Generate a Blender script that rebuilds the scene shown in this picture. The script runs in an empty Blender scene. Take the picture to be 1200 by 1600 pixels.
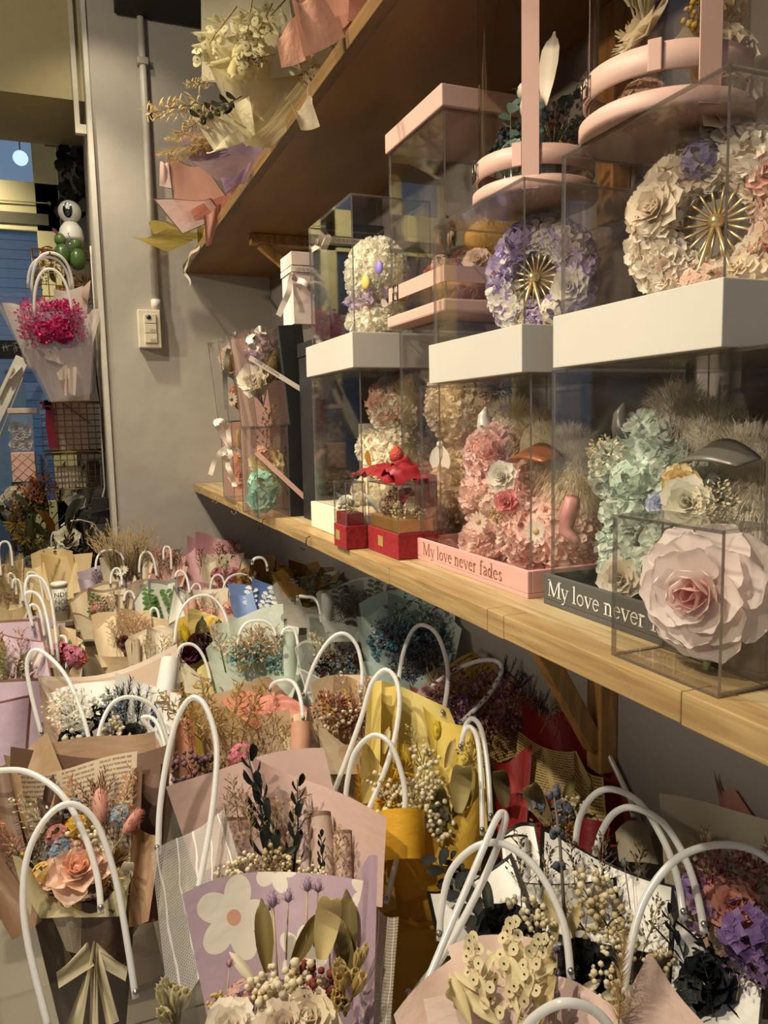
import bpy, math, random
from mathutils import Vector, Matrix
V = Vector; PI = math.pi
R = random.Random(7)
scene = bpy.context.scene
C = scene.collection
# ------------------------------------------------------------------ camera
F_PX = 1200.0; CAM = V((0, 0, 1.12))
PITCH, YAW, ROLL = math.radians(-6.6), math.radians(22.1), math.radians(1.25)
FW = V((math.sin(YAW)*math.cos(PITCH), math.cos(YAW)*math.cos(PITCH), math.sin(PITCH)))
r0 = V((math.cos(YAW), -math.sin(YAW), 0)); u0 = r0.cross(FW)
RT = r0*math.cos(ROLL) - u0*math.sin(ROLL); UP = u0*math.cos(ROLL) + r0*math.sin(ROLL)
cd = bpy.data.cameras.new('camera'); cam = bpy.data.objects.new('camera', cd); C.objects.link(cam)
cd.sensor_fit = 'VERTICAL'; cd.sensor_height = 24; cd.lens = 24*F_PX/1600; cd.clip_start = .02
cam.matrix_world = Matrix(((RT.x, UP.x, -FW.x, CAM.x), (RT.y, UP.y, -FW.y, CAM.y), (RT.z, UP.z, -FW.z, CAM.z), (0, 0, 0, 1)))
scene.camera = cam
# ------------------------------------------------------------------ world, lights, exposure
def lin(h, a=1.0):
    h = h.lstrip('#'); o = []
    for i in (0, 2, 4):
        c = int(h[i:i+2], 16)/255; o.append(c/12.92 if c <= .04045 else ((c+.055)/1.055)**2.4)
    return (*o, a)
w = bpy.data.worlds.new('dusk'); scene.world = w; w.use_nodes = True
w.node_tree.nodes['Background'].inputs[0].default_value = (.60, .66, .78, 1)
w.node_tree.nodes['Background'].inputs[1].default_value = .62
WARM = (1, .89, .70)
def spot(loc, tgt, power, size=95, rad=.03, blend=.6, col=WARM):
    l = bpy.data.lights.new('track_or_added_spot', 'SPOT'); l.energy = power; l.color = col
    l.spot_size = math.radians(size); l.spot_blend = blend; l.shadow_soft_size = rad
    o = bpy.data.objects.new('track_or_added_spot', l); C.objects.link(o); o.location = loc
    o.rotation_euler = (V(tgt)-V(loc)).to_track_quat('-Z', 'Y').to_euler()
    return o
for y_, x_, p_ in ((.50, -.88, 165), (1.25, -.52, 128), (1.95, -.46, 128)): spot((x_, y_, 2.60), (.16, y_+.12, .5), p_, 88, .035, .7)          # over the bags
for y_ in (.05, .60, 1.15, 1.70, 2.25): spot((-1.70, y_-.12, 2.02), (.50, y_+.28, 1.34), 112, 33, .05, .85)   # unseen low spots added across the aisle to light into the cases
spot((-.30, 2.55, 2.60), (.15, 2.75, .9), 75, 85)
spot((-.45, 3.75, 2.62), (-.9, 4.45, 1.5), 70, 130)  # unseen lamp, added to brighten the window frame
spot((-.6, 1.5, 2.5), (.0, 2.97, 2.42), 30, 60)  # added spot out of view, lifts the face of the lintel
spot((.12, 2.62, 2.60), (.22, 2.9, 1.3), 8, 110)
vs = scene.view_settings
vs.view_transform = 'Standard'; vs.look = 'None'; vs.gamma = 1; vs.use_curve_mapping = False; vs.exposure = 0.0
scene.cycles.transparent_max_bounces = 40; scene.cycles.max_bounces = 7
scene.cycles.diffuse_bounces = 3; scene.cycles.glossy_bounces = 3; scene.cycles.transmission_bounces = 4
scene.cycles.caustics_reflective = False; scene.cycles.caustics_refractive = False
# ------------------------------------------------------------------ reading places off the photograph
def ray(px, py): return RT*((px-600)/F_PX) - UP*((py-800)/F_PX) + FW
def onX(px, py, X): d = ray(px, py); return CAM + d*((X-CAM.x)/d.x)
def onY(px, py, Y): d = ray(px, py); return CAM + d*((Y-CAM.y)/d.y)
def onZ(px, py, Z): d = ray(px, py); return CAM + d*((Z-CAM.z)/d.z)
def inside(p):
    """paper, film and stems bend against the walls instead of passing through them"""
    if p.x > .732: p.x = .732
    if p.x > .10 and p.y > 2.912: p.y = 2.912
    return p
# ------------------------------------------------------------------ materials
MC = {}
def nodes(name):
    m = bpy.data.materials.new(name); m.use_nodes = True; t = m.node_tree; t.nodes.clear()
    out = t.nodes.new('ShaderNodeOutputMaterial'); return m, t, out
def N_(t, typ, **kw):
    n = t.nodes.new(typ)
    for k, v in kw.items():
        if isinstance(k, str) and hasattr(n, k): setattr(n, k, v)
    return n
def math_(t, op, a, b=None):
    n = t.nodes.new('ShaderNodeMath'); n.operation = op
    for i, x in enumerate((a, b)):
        if x is None: continue
        if isinstance(x, (int, float)): n.inputs[i].default_value = x
        else: t.links.new(x, n.inputs[i])
    return n.outputs[0]
def mixc(t, fac, a, b):
    n = t.nodes.new('ShaderNodeMix'); n.data_type = 'RGBA'
    t.links.new(fac, n.inputs[0])
    for i, x in ((6, a), (7, b)):
        if isinstance(x, tuple): n.inputs[i].default_value = x
        else: t.links.new(x, n.inputs[i])
    return n.outputs[2]
def M(col, rough=.55, metal=0.0, vary=.10, trans=0.0, bump=0.0, scale=30, spec=.4):
    k = ('M', col, rough, metal, vary, trans, bump, scale, spec)
    if k in MC: return MC[k]
    m, t, out = nodes('surface_'+col.strip('#')); L = t.links.new
    p = t.nodes.new('ShaderNodeBsdfPrincipled')
    p.inputs['Roughness'].default_value = rough; p.inputs['Metallic'].default_value = metal
    p.inputs['Specular IOR Level'].default_value = spec
    tc = t.nodes.new('ShaderNodeTexCoord'); nz = t.nodes.new('ShaderNodeTexNoise'); nz.inputs['Scale'].default_value = scale
    L(tc.outputs['Object'], nz.inputs['Vector'])
    c = lin(col); d = tuple(x*(1-2*vary) for x in c[:3])+(1,); e = tuple(min(1, x*(1+vary)) for x in c[:3])+(1,)
    cc = mixc(t, nz.outputs[0], d, e); L(cc, p.inputs['Base Color'])
    if bump:
        b = t.nodes.new('ShaderNodeBump'); b.inputs['Strength'].default_value = bump; b.inputs['Distance'].default_value = .01
        L(nz.outputs[0], b.inputs['Height']); L(b.outputs[0], p.inputs['Normal'])
    if trans:
        tr = t.nodes.new('ShaderNodeBsdfTranslucent'); L(cc, tr.inputs[0])
        mx = t.nodes.new('ShaderNodeMixShader'); mx.inputs[0].default_value = trans
        L(p.outputs[0], mx.inputs[1]); L(tr.outputs[0], mx.inputs[2]); L(mx.outputs[0], out.inputs[0])
    else: L(p.outputs[0], out.inputs[0])
    MC[k] = m; return m
def PET(col): return M(col, .6, 0, .07, .42, 0, 60, .2)          # petals
def clear(col='#ffffff', refl=.05, haze=0.0, edge=.6, rough=.03, hcol='#ffffff'):
    k = ('clear', col, refl, haze, edge, rough, hcol)
    if k in MC: return MC[k]
    m, t, out = nodes('clear_plastic'); L = t.links.new
    tp = t.nodes.new('ShaderNodeBsdfTransparent'); tp.inputs[0].default_value = lin(col)
    gl = t.nodes.new('ShaderNodeBsdfGlossy'); gl.inputs['Roughness'].default_value = rough
    lw = t.nodes.new('ShaderNodeLayerWeight'); lw.inputs[0].default_value = .5
    f = math_(t, 'POWER', lw.outputs['Facing'], 4.0); f = math_(t, 'MULTIPLY', f, edge); f = math_(t, 'ADD', f, refl)
    base = tp.outputs[0]
    if haze:
        df = t.nodes.new('ShaderNodeBsdfDiffuse'); df.inputs[0].default_value = lin(hcol)
        tl = t.nodes.new('ShaderNodeBsdfTranslucent'); tl.inputs[0].default_value = lin(hcol)
        a = t.nodes.new('ShaderNodeMixShader'); a.inputs[0].default_value = .5; L(df.outputs[0], a.inputs[1]); L(tl.outputs[0], a.inputs[2])
        mh = t.nodes.new('ShaderNodeMixShader'); mh.inputs[0].default_value = haze; L(base, mh.inputs[1]); L(a.outputs[0], mh.inputs[2]); base = mh.outputs[0]
    mx = t.nodes.new('ShaderNodeMixShader'); L(f, mx.inputs[0]); L(base, mx.inputs[1]); L(gl.outputs[0], mx.inputs[2])
    L(mx.outputs[0], out.inputs[0]); MC[k] = m; return m
ACR = lambda: clear('#fdfcfb', .055, 0, .5, .02)
ACE = lambda: clear('#a9a29a', .16, .22, .5, .15, '#d8d2c8')        # cut edges of acrylic sheet
FILM = lambda: clear('#f1f0ee', .04, .11, .5, .22, '#e8e6e0')       # frosted carrier bag film
def paper(col, border=None, bw=.03, pat=None, c2='#ffffff', trans=.28, prm=None, clearness=0.0, rough=.55):
    k = ('P', col, border, bw, pat, c2, trans, str(prm), clearness, rough)
    if k in MC: return MC[k]
    m, t, out = nodes('paper_'+col.strip('#')); L = t.links.new
    uv = t.nodes.new('ShaderNodeUVMap'); sp = t.nodes.new('ShaderNodeSeparateXYZ'); L(uv.outputs[0], sp.inputs[0])
    u, v = sp.outputs[0], sp.outputs[1]
    nz = t.nodes.new('ShaderNodeTexNoise'); nz.inputs['Scale'].default_value = 5; L(uv.outputs[0], nz.inputs['Vector'])
    c = lin(col); d = tuple(x*.90 for x in c[:3])+(1,)
    cc = mixc(t, nz.outputs[0], c, d)
    if pat == 'dots':
        vo = t.nodes.new('ShaderNodeTexVoronoi'); vo.inputs['Scale'].default_value = prm or 4.5; vo.inputs['Randomness'].default_value = .75; L(uv.outputs[0], vo.inputs['Vector'])
        cc = mixc(t, math_(t, 'LESS_THAN', vo.outputs['Distance'], .26), cc, lin(c2))
    elif pat == 'news':
        rows, cols = prm or (34, 4)
        ln = math_(t, 'LESS_THAN', math_(t, 'FRACT', math_(t, 'MULTIPLY', v, rows)), .45)
        col_ = math_(t, 'LESS_THAN', math_(t, 'FRACT', math_(t, 'MULTIPLY', u, cols)), .86)
        mp = t.nodes.new('ShaderNodeMapping'); mp.inputs['Scale'].default_value = (cols*26, rows*.9, 1); L(uv.outputs[0], mp.inputs[0])
        n2 = t.nodes.new('ShaderNodeTexNoise'); n2.inputs['Scale'].default_value = 1; L(mp.outputs[0], n2.inputs['Vector'])
        wd = math_(t, 'GREATER_THAN', n2.outputs[0], .44)
        cc = mixc(t, math_(t, 'MULTIPLY', math_(t, 'MULTIPLY', ln, col_), wd), cc, lin(c2))
    elif pat == 'flower':
        for (cx, cy, r, asp) in prm:
            du = math_(t, 'SUBTRACT', u, cx); dv = math_(t, 'MULTIPLY', math_(t, 'SUBTRACT', v, cy), asp)
            rr = math_(t, 'SQRT', math_(t, 'ADD', math_(t, 'MULTIPLY', du, du), math_(t, 'MULTIPLY', dv, dv)))
            th = math_(t, 'ARCTAN2', dv, du)
            lim = math_(t, 'ADD', math_(t, 'MULTIPLY', math_(t, 'ABSOLUTE', math_(t, 'COSINE', math_(t, 'MULTIPLY', th, 2.5))), r*.45), r*.62)
            cc = mixc(t, math_(t, 'LESS_THAN', rr, lim), cc, lin(c2)); cc = mixc(t, math_(t, 'LESS_THAN', rr, r*.2), cc, lin('#d9a48c'))
    if border:
        e = math_(t, 'MINIMUM', math_(t, 'MINIMUM', u, math_(t, 'SUBTRACT', 1.0, u)), math_(t, 'MINIMUM', v, math_(t, 'SUBTRACT', 1.0, v)))
        cc = mixc(t, math_(t, 'LESS_THAN', e, bw), cc, lin(border))
    p = t.nodes.new('ShaderNodeBsdfPrincipled'); p.inputs['Roughness'].default_value = rough; p.inputs['Specular IOR Level'].default_value = .3; L(cc, p.inputs['Base Color'])
    nb = t.nodes.new('ShaderNodeTexNoise'); nb.inputs['Scale'].default_value = 3.5; nb.inputs['Detail'].default_value = 3; L(uv.outputs[0], nb.inputs['Vector']); bp = t.nodes.new('ShaderNodeBump'); bp.inputs['Strength'].default_value = .12; bp.inputs['Distance'].default_value = .02; L(nb.outputs[0], bp.inputs['Height']); L(bp.outputs[0], p.inputs['Normal'])
    tr = t.nodes.new('ShaderNodeBsdfTranslucent'); L(cc, tr.inputs[0])
    mx = t.nodes.new('ShaderNodeMixShader'); mx.inputs[0].default_value = trans; L(p.outputs[0], mx.inputs[1]); L(tr.outputs[0], mx.inputs[2]); res = mx.outputs[0]
    if clearness or pat == 'net':
        tp = t.nodes.new('ShaderNodeBsdfTransparent'); ms = t.nodes.new('ShaderNodeMixShader')
        if pat == 'net':
            g = []
            for s in (u, v): g.append(math_(t, 'LESS_THAN', math_(t, 'FRACT', math_(t, 'MULTIPLY', s, prm or 60)), .42))
            th = math_(t, 'MAXIMUM', g[0], g[1])
            wv = t.nodes.new('ShaderNodeTexWave'); wv.inputs['Scale'].default_value = 1.6; wv.inputs['Distortion'].default_value = 5; L(uv.outputs[0], wv.inputs['Vector'])
            wl = math_(t, 'GREATER_THAN', wv.outputs[0], .975)
            f = math_(t, 'MAXIMUM', math_(t, 'MULTIPLY', th, .55), wl)
            f = math_(t, 'MAXIMUM', f, .18); L(f, ms.inputs[0])
        else: ms.inputs[0].default_value = 1-clearness
        L(tp.outputs[0], ms.inputs[1]); L(res, ms.inputs[2]); res = ms.outputs[0]
    L(res, out.inputs[0]); MC[k] = m; return m
def wood(c1, c2, scale=1.0, stretch=(14, 1, 14)):
    k = ('wood', c1, c2, scale, stretch)
    if k in MC: return MC[k]
    m, t, out = nodes('wood'); L = t.links.new
    tc = t.nodes.new('ShaderNodeTexCoord'); mp = t.nodes.new('ShaderNodeMapping'); mp.inputs['Scale'].default_value = tuple(s*scale for s in stretch)
    L(tc.outputs['Object'], mp.inputs[0])
    nz = t.nodes.new('ShaderNodeTexNoise'); nz.inputs['Scale'].default_value = 6; nz.inputs['Detail'].default_value = 6; nz.inputs['Distortion'].default_value = .6; L(mp.outputs[0], nz.inputs['Vector'])
    rp = t.nodes.new('ShaderNodeValToRGB'); rp.color_ramp.elements[0].position = .35; rp.color_ramp.elements[1].position = .68
    rp.color_ramp.elements[0].color = lin(c1); rp.color_ramp.elements[1].color = lin(c2); L(nz.outputs[0], rp.inputs[0])
    p = t.nodes.new('ShaderNodeBsdfPrincipled'); p.inputs['Roughness'].default_value = .5; L(rp.outputs[0], p.inputs['Base Color'])
    b = t.nodes.new('ShaderNodeBump'); b.inputs['Strength'].default_value = .15; b.inputs['Distance'].default_value = .004; L(nz.outputs[0], b.inputs['Height']); L(b.outputs[0], p.inputs['Normal'])
    L(p.outputs[0], out.inputs[0]); MC[k] = m; return m
# ------------------------------------------------------------------ mesh building
ICO = None
def ico():
    global ICO
    if ICO is None:
        p = (1+5**.5)/2; vs_ = [(-1, p, 0), (1, p, 0), (-1, -p, 0), (1, -p, 0), (0, -1, p), (0, 1, p), (0, -1, -p), (0, 1, -p), (p, 0, -1), (p, 0, 1), (-p, 0, -1), (-p, 0, 1)]
        fs = [(0, 11, 5), (0, 5, 1), (0, 1, 7), (0, 7, 10), (0, 10, 11), (1, 5, 9), (5, 11, 4), (11, 10, 2), (10, 7, 6), (7, 1, 8), (3, 9, 4), (3, 4, 2), (3, 2, 6), (3, 6, 8), (3, 8, 9), (4, 9, 5), (2, 4, 11), (6, 2, 10), (8, 6, 7), (9, 8, 1)]
        ICO = ([V(v).normalized() for v in vs_], fs)
    return ICO
def frame_of(d):
    d = V(d).normalized(); a = V((0, 0, 1)) if abs(d.z) < .9 else V((1, 0, 0))
    s = d.cross(a).normalized(); return s, d.cross(s).normalized(), d
class MB:
    def __init__(s): s.v = []; s.f = []; s.m = []; s.uv = []; s.has = False
    def add(s, vs_, fs, m=0, uvs=None):
        o = len(s.v); s.v.extend(tuple(x) for x in vs_)
        for i, f in enumerate(fs):
            s.f.append(tuple(o+j for j in f)); s.m.append(m)
            if uvs: s.uv.extend(uvs[j] for j in f); s.has = True
            else: s.uv.extend((0, 0) for j in f)
        return s
    def box(s, a, b, m=0):
        x0, y0, z0 = a; x1, y1, z1 = b
        return s.add([(x0, y0, z0), (x1, y0, z0), (x1, y1, z0), (x0, y1, z0), (x0, y0, z1), (x1, y0, z1), (x1, y1, z1), (x0, y1, z1)],
                     [(3, 2, 1, 0), (4, 5, 6, 7), (0, 1, 5, 4), (1, 2, 6, 5), (2, 3, 7, 6), (3, 0, 4, 7)], m)
    def bar(s, p, q, w_, h, m=0, up=(0, 0, 1)):
        p, q = V(p), V(q); d = (q-p).normalized(); sd = d.cross(V(up)).normalized()*w_/2; u = sd.cross(d).normalized()*h/2
        return s.add([p-sd-u, p+sd-u, p+sd+u, p-sd+u, q-sd-u, q+sd-u, q+sd+u, q-sd+u], [(0, 1, 2, 3), (7, 6, 5, 4), (0, 4, 5, 1), (1, 5, 6, 2), (2, 6, 7, 3), (3, 7, 4, 0)], m)
    def tube(s, pts, r, n=6, m=0, cap=True):
        pts = [V(p) for p in pts]; k = len(pts); rs = r if isinstance(r, (list, tuple)) else [r]*k
        vs_ = []; fs = []; a0 = None
        for i, p in enumerate(pts):
            d = (pts[min(i+1, k-1)]-pts[max(i-1, 0)]).normalized()
            if a0 is None: a0 = frame_of(d)[0]
            a = (a0-d*a0.dot(d)); a = a.normalized() if a.length > 1e-6 else frame_of(d)[0]; a0 = a; b = d.cross(a)
            for j in range(n):
                t = 2*PI*j/n; vs_.append(p+(a*math.cos(t)+b*math.sin(t))*rs[i])
        for i in range(k-1):
            for j in range(n): fs.append((i*n+j, i*n+(j+1) % n, (i+1)*n+(j+1) % n, (i+1)*n+j))
        if cap: fs.append(tuple(range(n-1, -1, -1))); fs.append(tuple((k-1)*n+j for j in range(n)))
        return s.add(vs_, fs, m)
    def ball(s, c, r, m=0, ax=None):
        vs_, fs = ico(); c = V(c); r = r if isinstance(r, (tuple, list)) else (r, r, r)
        if ax is None: return s.add([c+V((p.x*r[0], p.y*r[1], p.z*r[2])) for p in vs_], fs, m)
        a, b, d = frame_of(ax); return s.add([c+a*p.x*r[0]+b*p.y*r[1]+d*p.z*r[2] for p in vs_], fs, m)
    def sphere(s, c, r, m=0, ax=(0, 0, 1), nu=14, nv=8):
        a, b, d = frame_of(ax); c = V(c); r = r if isinstance(r, (tuple, list)) else (r, r, r)
        def fn(u, v):
            t = 2*PI*u; ph = PI*v; return c+a*r[0]*math.cos(t)*math.sin(ph)+b*r[1]*math.sin(t)*math.sin(ph)+d*r[2]*math.cos(ph)
        return s.grid(fn, nu, nv, m)
    def grid(s, fn, nu, nv, m=0):
        vs_ = [fn(i/nu, j/nv) for j in range(nv+1) for i in range(nu+1)]; uv = [(i/nu, 1-j/nv) for j in range(nv+1) for i in range(nu+1)]
        fs = [(j*(nu+1)+i, j*(nu+1)+i+1, (j+1)*(nu+1)+i+1, (j+1)*(nu+1)+i) for j in range(nv) for i in range(nu)]
        return s.add(vs_, fs, m, uv)
    def lathe(s, c, prof, n=24, m=0, ax=(0, 0, 1)):
        a, b, d = frame_of(ax); c = V(c)
        def fn(u, v):
            x = v*(len(prof)-1); i = min(int(x), len(prof)-2); f = x-i
            r = prof[i][0]*(1-f)+prof[i+1][0]*f; h = prof[i][1]*(1-f)+prof[i+1][1]*f; t = 2*PI*u
            return c+a*r*math.cos(t)+b*r*math.sin(t)+d*h
        return s.grid(fn, n, len(prof)-1, m)
    def petal(s, o, d, n, L, W, cup=.25, curl=0.0, m=0, nu=2, nv=4, tip=.5):
        o, d, n = V(o), V(d).normalized(), V(n); n = (n-d*n.dot(d)); n = n.normalized() if n.length > 1e-5 else frame_of(d)[0]; sd = d.cross(n)
        vs_ = []; fs = []; k_ = .62 if tip > .55 else .5
        for j in range(nv+1):
            t = math.sin(PI/2*j/nv) if nv > 2 else j/nv
            pr = max(.05, 1-((t-k_)/(1-k_))**2.6)**.42 if t > k_ else .30+.70*math.sin(PI/2*t/k_)
            for i in range(nu+1):
                a = 2*i/nu-1; vs_.append(o+d*(L*t*(1-.10*a*a*t))+sd*(W*.5*a*pr)+n*(cup*W*a*a*pr+curl*L*t*t))
        for j in range(nv):
            for i in range(nu): fs.append((j*(nu+1)+i, j*(nu+1)+i+1, (j+1)*(nu+1)+i+1, (j+1)*(nu+1)+i))
        return s.add(vs_, fs, m)
    def mesh(s, name, mats, smooth=True):
        me = bpy.data.meshes.new(name); me.from_pydata(s.v, [], s.f)
        for x in (mats if isinstance(mats, (list, tuple)) else [mats]): me.materials.append(x)
        me.polygons.foreach_set('material_index', s.m)
        if s.has:
            l = me.uv_layers.new(name='UVMap'); l.data.foreach_set('uv', [c for p in s.uv for c in p])
        if smooth: me.polygons.foreach_set('use_smooth', [True]*len(s.f))
        me.update(); return me
    def build(s, name, mats, parent=None, smooth=True, bevel=0):
        return place(name, s.mesh(name, mats, smooth), parent, bevel=bevel)
def place(name, me, parent=None, mw=None, bevel=0):
    o = bpy.data.objects.new(name, me); C.objects.link(o)
    if parent is not None: o.parent = parent; o.matrix_parent_inverse = INV[parent.name]
    if mw is not None: o.matrix_basis = mw; INV[o.name] = mw.inverted()
    else: INV[o.name] = Matrix.Identity(4)
    if bevel:
        b = o.modifiers.new('bevel', 'BEVEL'); b.width = bevel; b.segments = 2; b.limit_method = 'ANGLE'
    return o
INV = {}
def tag(o, label=None, cat=None, group=None, kind=None):
    if label: o['label'] = label
    if cat: o['category'] = cat
    if group: o['group'] = group
    if kind: o['kind'] = kind
    return o
def thing(name, label, cat, loc=(0, 0, 0), group=None):
    o = bpy.data.objects.new(name, None); C.objects.link(o); o.location = loc; o.empty_display_size = .02
    INV[o.name] = Matrix.Translation(-V(loc)); return tag(o, label, cat, group)
def struct(o): o['kind'] = 'structure'; return o
def bz(a, b, c, d, n=8): return [a*(1-t)**3+b*3*t*(1-t)**2+c*3*t*t*(1-t)+d*t**3 for t in [i/n for i in range(n+1)]]
# ------------------------------------------------------------------ flower library (unit sized, axis +Z)
def rdir(r, lo=-1, hi=1):
    z = r.uniform(lo, hi); t = r.uniform(0, 2*PI); q = math.sqrt(max(0, 1-z*z)); return V((q*math.cos(t), q*math.sin(t), z))
def g_rose(r, b):            # spiral of cupped petals
    n = 20
    for i in range(n):
        t = i/(n-1); a = i*2.4+r.uniform(-.2, .2); o = V((math.cos(a), math.sin(a), 0)); rad = .02+.24*t
        d = (o*(.12+.95*t**1.5)+V((0, 0, 1.1-1.0*t))).normalized()
        b.petal(o*rad*.7+V((0, 0, -.12+.05*(1-t))), d, -o+V((0, 0, .6*t)), .30+.08*t, .22+.36*t, .28, -.10-.18*t, 0 if t > .35 else 1, 4, 4, .75)
    b.ball((0, 0, .03), .10, 1)
def g_peony(r, b):
    for i in range(26):
        t = i/25; a = i*2.4; o = V((math.cos(a), math.sin(a), 0)); d = (o*(.1+t)+V((0, 0, 1-.85*t))).normalized()
        b.petal(o*.12*t, d, -o+V((0, 0, .5)), .32+.2*t+r.uniform(-.03, .03), .3+.2*t, .2, r.uniform(-.15, .15), 0, 2, 3, .8)
def g_hydr(r, b):            # dome of four-petalled florets
    for i in range(34):
        d = rdir(r, -.1, 1); p = d*.40; s, u, n = frame_of(d); a0 = r.uniform(0, 2)
        for k in range(4):
            a = a0+k*PI/2; q = s*math.cos(a)+u*math.sin(a); b.petal(p, q+n*.25, n, .14, .13, .1, -.1, 0 if r.random() < .7 else 1, 2, 2, .8)
def g_statice(r, b):
    for i in range(150):
        d = rdir(r, -.1, 1); p = d*r.uniform(.3, .5); s, u, n = frame_of(d); q = s*r.uniform(-1, 1)+u*r.uniform(-1, 1)+n
        b.petal(p, q, d, .10, .07, .2, 0, 0 if r.random() < .6 else 1, 2, 2, .8)
    for i in range(9): b.tube([V((0, 0, -.3)), rdir(r, .1, 1)*.3], .012, 3, 2)
def g_berries(r, b):
    for i in range(34):
        d = rdir(r, -.15, 1); p = d*r.uniform(.26, .48); b.ball(p, r.uniform(.05, .085), 0 if r.random() < .8 else 1)
        if i % 3 == 0: b.tube([V((0, 0, -.35)), p], .012, 3, 2)
def g_sprig(r, b):           # branching stem, tiny buds
    b.tube([(0, 0, 0), (.01, 0, .5), (0, 0, 1)], [.012, .009, .004], 3, 2)
    for i in range(15):
        z = .25+.75*i/15; a = i*2.4; o = V((math.cos(a), math.sin(a)*.7, .9)).normalized(); L = .30*(1.15-z)+.06; p = V((0, 0, z)); q = p+o*L
        b.tube([p, q], .005, 3, 2)
        for k in range(4):
            c = p+o*L*(k+1)/4+V((r.uniform(-.03, .03), r.uniform(-.03, .03), r.uniform(-.01, .03))); b.petal(c, o+V((r.uniform(-.6, .6), r.uniform(-.6, .6), .2)), (0, 0, 1), .075, .05, .2, 0, 0 if r.random() < .7 else 1, 2, 2, .8)
def g_oat(r, b):
    b.tube([(0, 0, 0), (.0, 0, .6), (.06, 0, 1)], [.01, .008, .004], 3, 2)
    for i in range(60):
        z = .25+.75*i/60; a = i*2.4; o = V((math.cos(a), math.sin(a), .0)); p = V((.06*z*z, 0, z)); q = p+o*r.uniform(.05, .14)*(1.25-z)+V((0, 0, .04))
        b.tube([p, q], .004, 3, 2); b.petal(q, o*.5+V((0, 0, r.uniform(-.5, .9))), o, .12, .045, .3, 0, 0 if r.random() < .7 else 1, 2, 2, .8)
def g_ruscus(r, b):
    b.tube([(0, 0, 0), (.02, 0, .5), (-.02, 0, 1)], [.014, .011, .004], 4, 2)
    for i in range(13):
        z = .12+.85*i/12; a = i*PI*.8+r.uniform(-.3, .3); o = V((math.cos(a), math.sin(a)*.6, 1.5)).normalized(); b.petal((0, 0, z-.05), o, V((math.cos(a), math.sin(a), -.2)), .21*(1.2-.5*z), .085, .2, -.1, 0 if i % 3 else 1, 2, 4, .7)
def g_leafy(r, b):           # sparse round leaves
    b.tube([(0, 0, 0), (.03, 0, .5), (-.03, 0, 1)], [.014, .011, .004], 4, 2)
    for i in range(11):
        z = .15+.85*i/10; sd = 1 if i % 2 else -1; b.petal((0, 0, z), V((sd*.9, r.uniform(-.5, .5), .6)), (0, -1, .3), .24, .14, .15, -.1, 0, 2, 4, .7)
def g_bunny(r, b):           # soft grass tail
    b.tube([(0, 0, 0), (0, 0, .45)], .012, 4, 2); b.sphere((0, 0, .70), (.125, .125, .29), 0, nu=8, nv=6)
    for i in range(150):
        d = rdir(r); p = V((d.x*.12, d.y*.12, .70+d.z*.28)); q = p+V((d.x*.08, d.y*.08, .07)); s = frame_of(q-p)[0]*.009; b.add([p-s, p+s, q], [(0, 1, 2)], 0 if r.random() < .6 else 1)
def g_thistle(r, b):
    b.tube([(0, 0, 0), (.01, 0, .82)], .012, 4, 2); b.sphere((.01, 0, .87), (.06, .06, .085), 0, nu=8, nv=6)
    for i in range(110):
        d = rdir(r, -.4, 1); p = V((.01+d.x*.06, d.y*.06, .87+d.z*.085)); b.petal(p, d, (0, 0, 1), .05, .024, .2, 0, 0 if r.random() < .6 else 1, 1, 1, .8)
    for i in range(9):
        a = i*.7; o = V((math.cos(a), math.sin(a), .45)); b.petal((.01, 0, .78), o, (0, 0, 1), .17, .02, .1, .1, 2, 1, 2, .8)
def g_lunaria(r, b):
    b.tube([(0, 0, 0), (.0, 0, .5), (.04, 0, 1)], [.012, .01, .005], 4, 2)
    for i in range(17):
        z = .28+.7*i/16; a = i*2.4; p = V((math.cos(a)*.13*(1.4-z), math.sin(a)*.09, z)); n = V((r.uniform(-.6, .6), -1, r.uniform(-.4, .4))).normalized(); s, u, n = frame_of(n)
        b.tube([(0, 0, z-.05), p-V((0, 0, .05))], .004, 3, 2); pts = [p]+[p+(s*math.cos(k*PI/5)*.052+u*math.sin(k*PI/5)*.062)+n*.012 for k in range(10)]
        b.add(pts, [(0, k+1, (k+1) % 10+1) for k in range(10)], 0); b.ball(p+n*.008, .012, 1)
    for i in range(7):
        a = i*2.4; b.petal((0, 0, .15+.08*i), V((math.cos(a), .3*math.sin(a), 1.0)), (0, -1, 0), .34, .075, .3, -.15, 0, 2, 5, .6)
def g_needle(r, b):
    for k in range(5):
        o = V((r.uniform(-.35, .35), r.uniform(-.2, .2), 1)).normalized(); L = r.uniform(.65, 1); b.tube([(0, 0, 0), o*L], .009, 3, 2)
        for i in range(46):
            t = .25+.75*i/46; a = i*2.4; s, u, d = frame_of(o); q = (s*math.cos(a)+u*math.sin(a))+d*1.0; p = o*L*t; b.petal(p, q, d, .13, .018, 0, .05, 0 if r.random() < .7 else 1, 1, 2, .8)
def g_leaf(r, b): b.petal((0, 0, 0), (0, -.15, 1), (0, -1, 0), 1, .27, .5, -.3, 0, 4, 8, .5)
def g_curl(r, b):            # long dried leaf, curled over at the tip
    def fn(u, v):
        t = v*1.0; wd = .16*math.sin(PI*min(1, .08+.9*t))**.7; a = 3.4*max(0, t-.35)
        y = -.28*(1-math.cos(a)); z = min(t, .35)+.28*math.sin(a); return V(((u-.5)*2*wd, y-.15*(2*u-1)**2*.4, z))
    b.grid(fn, 3, 12, 0)
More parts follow.
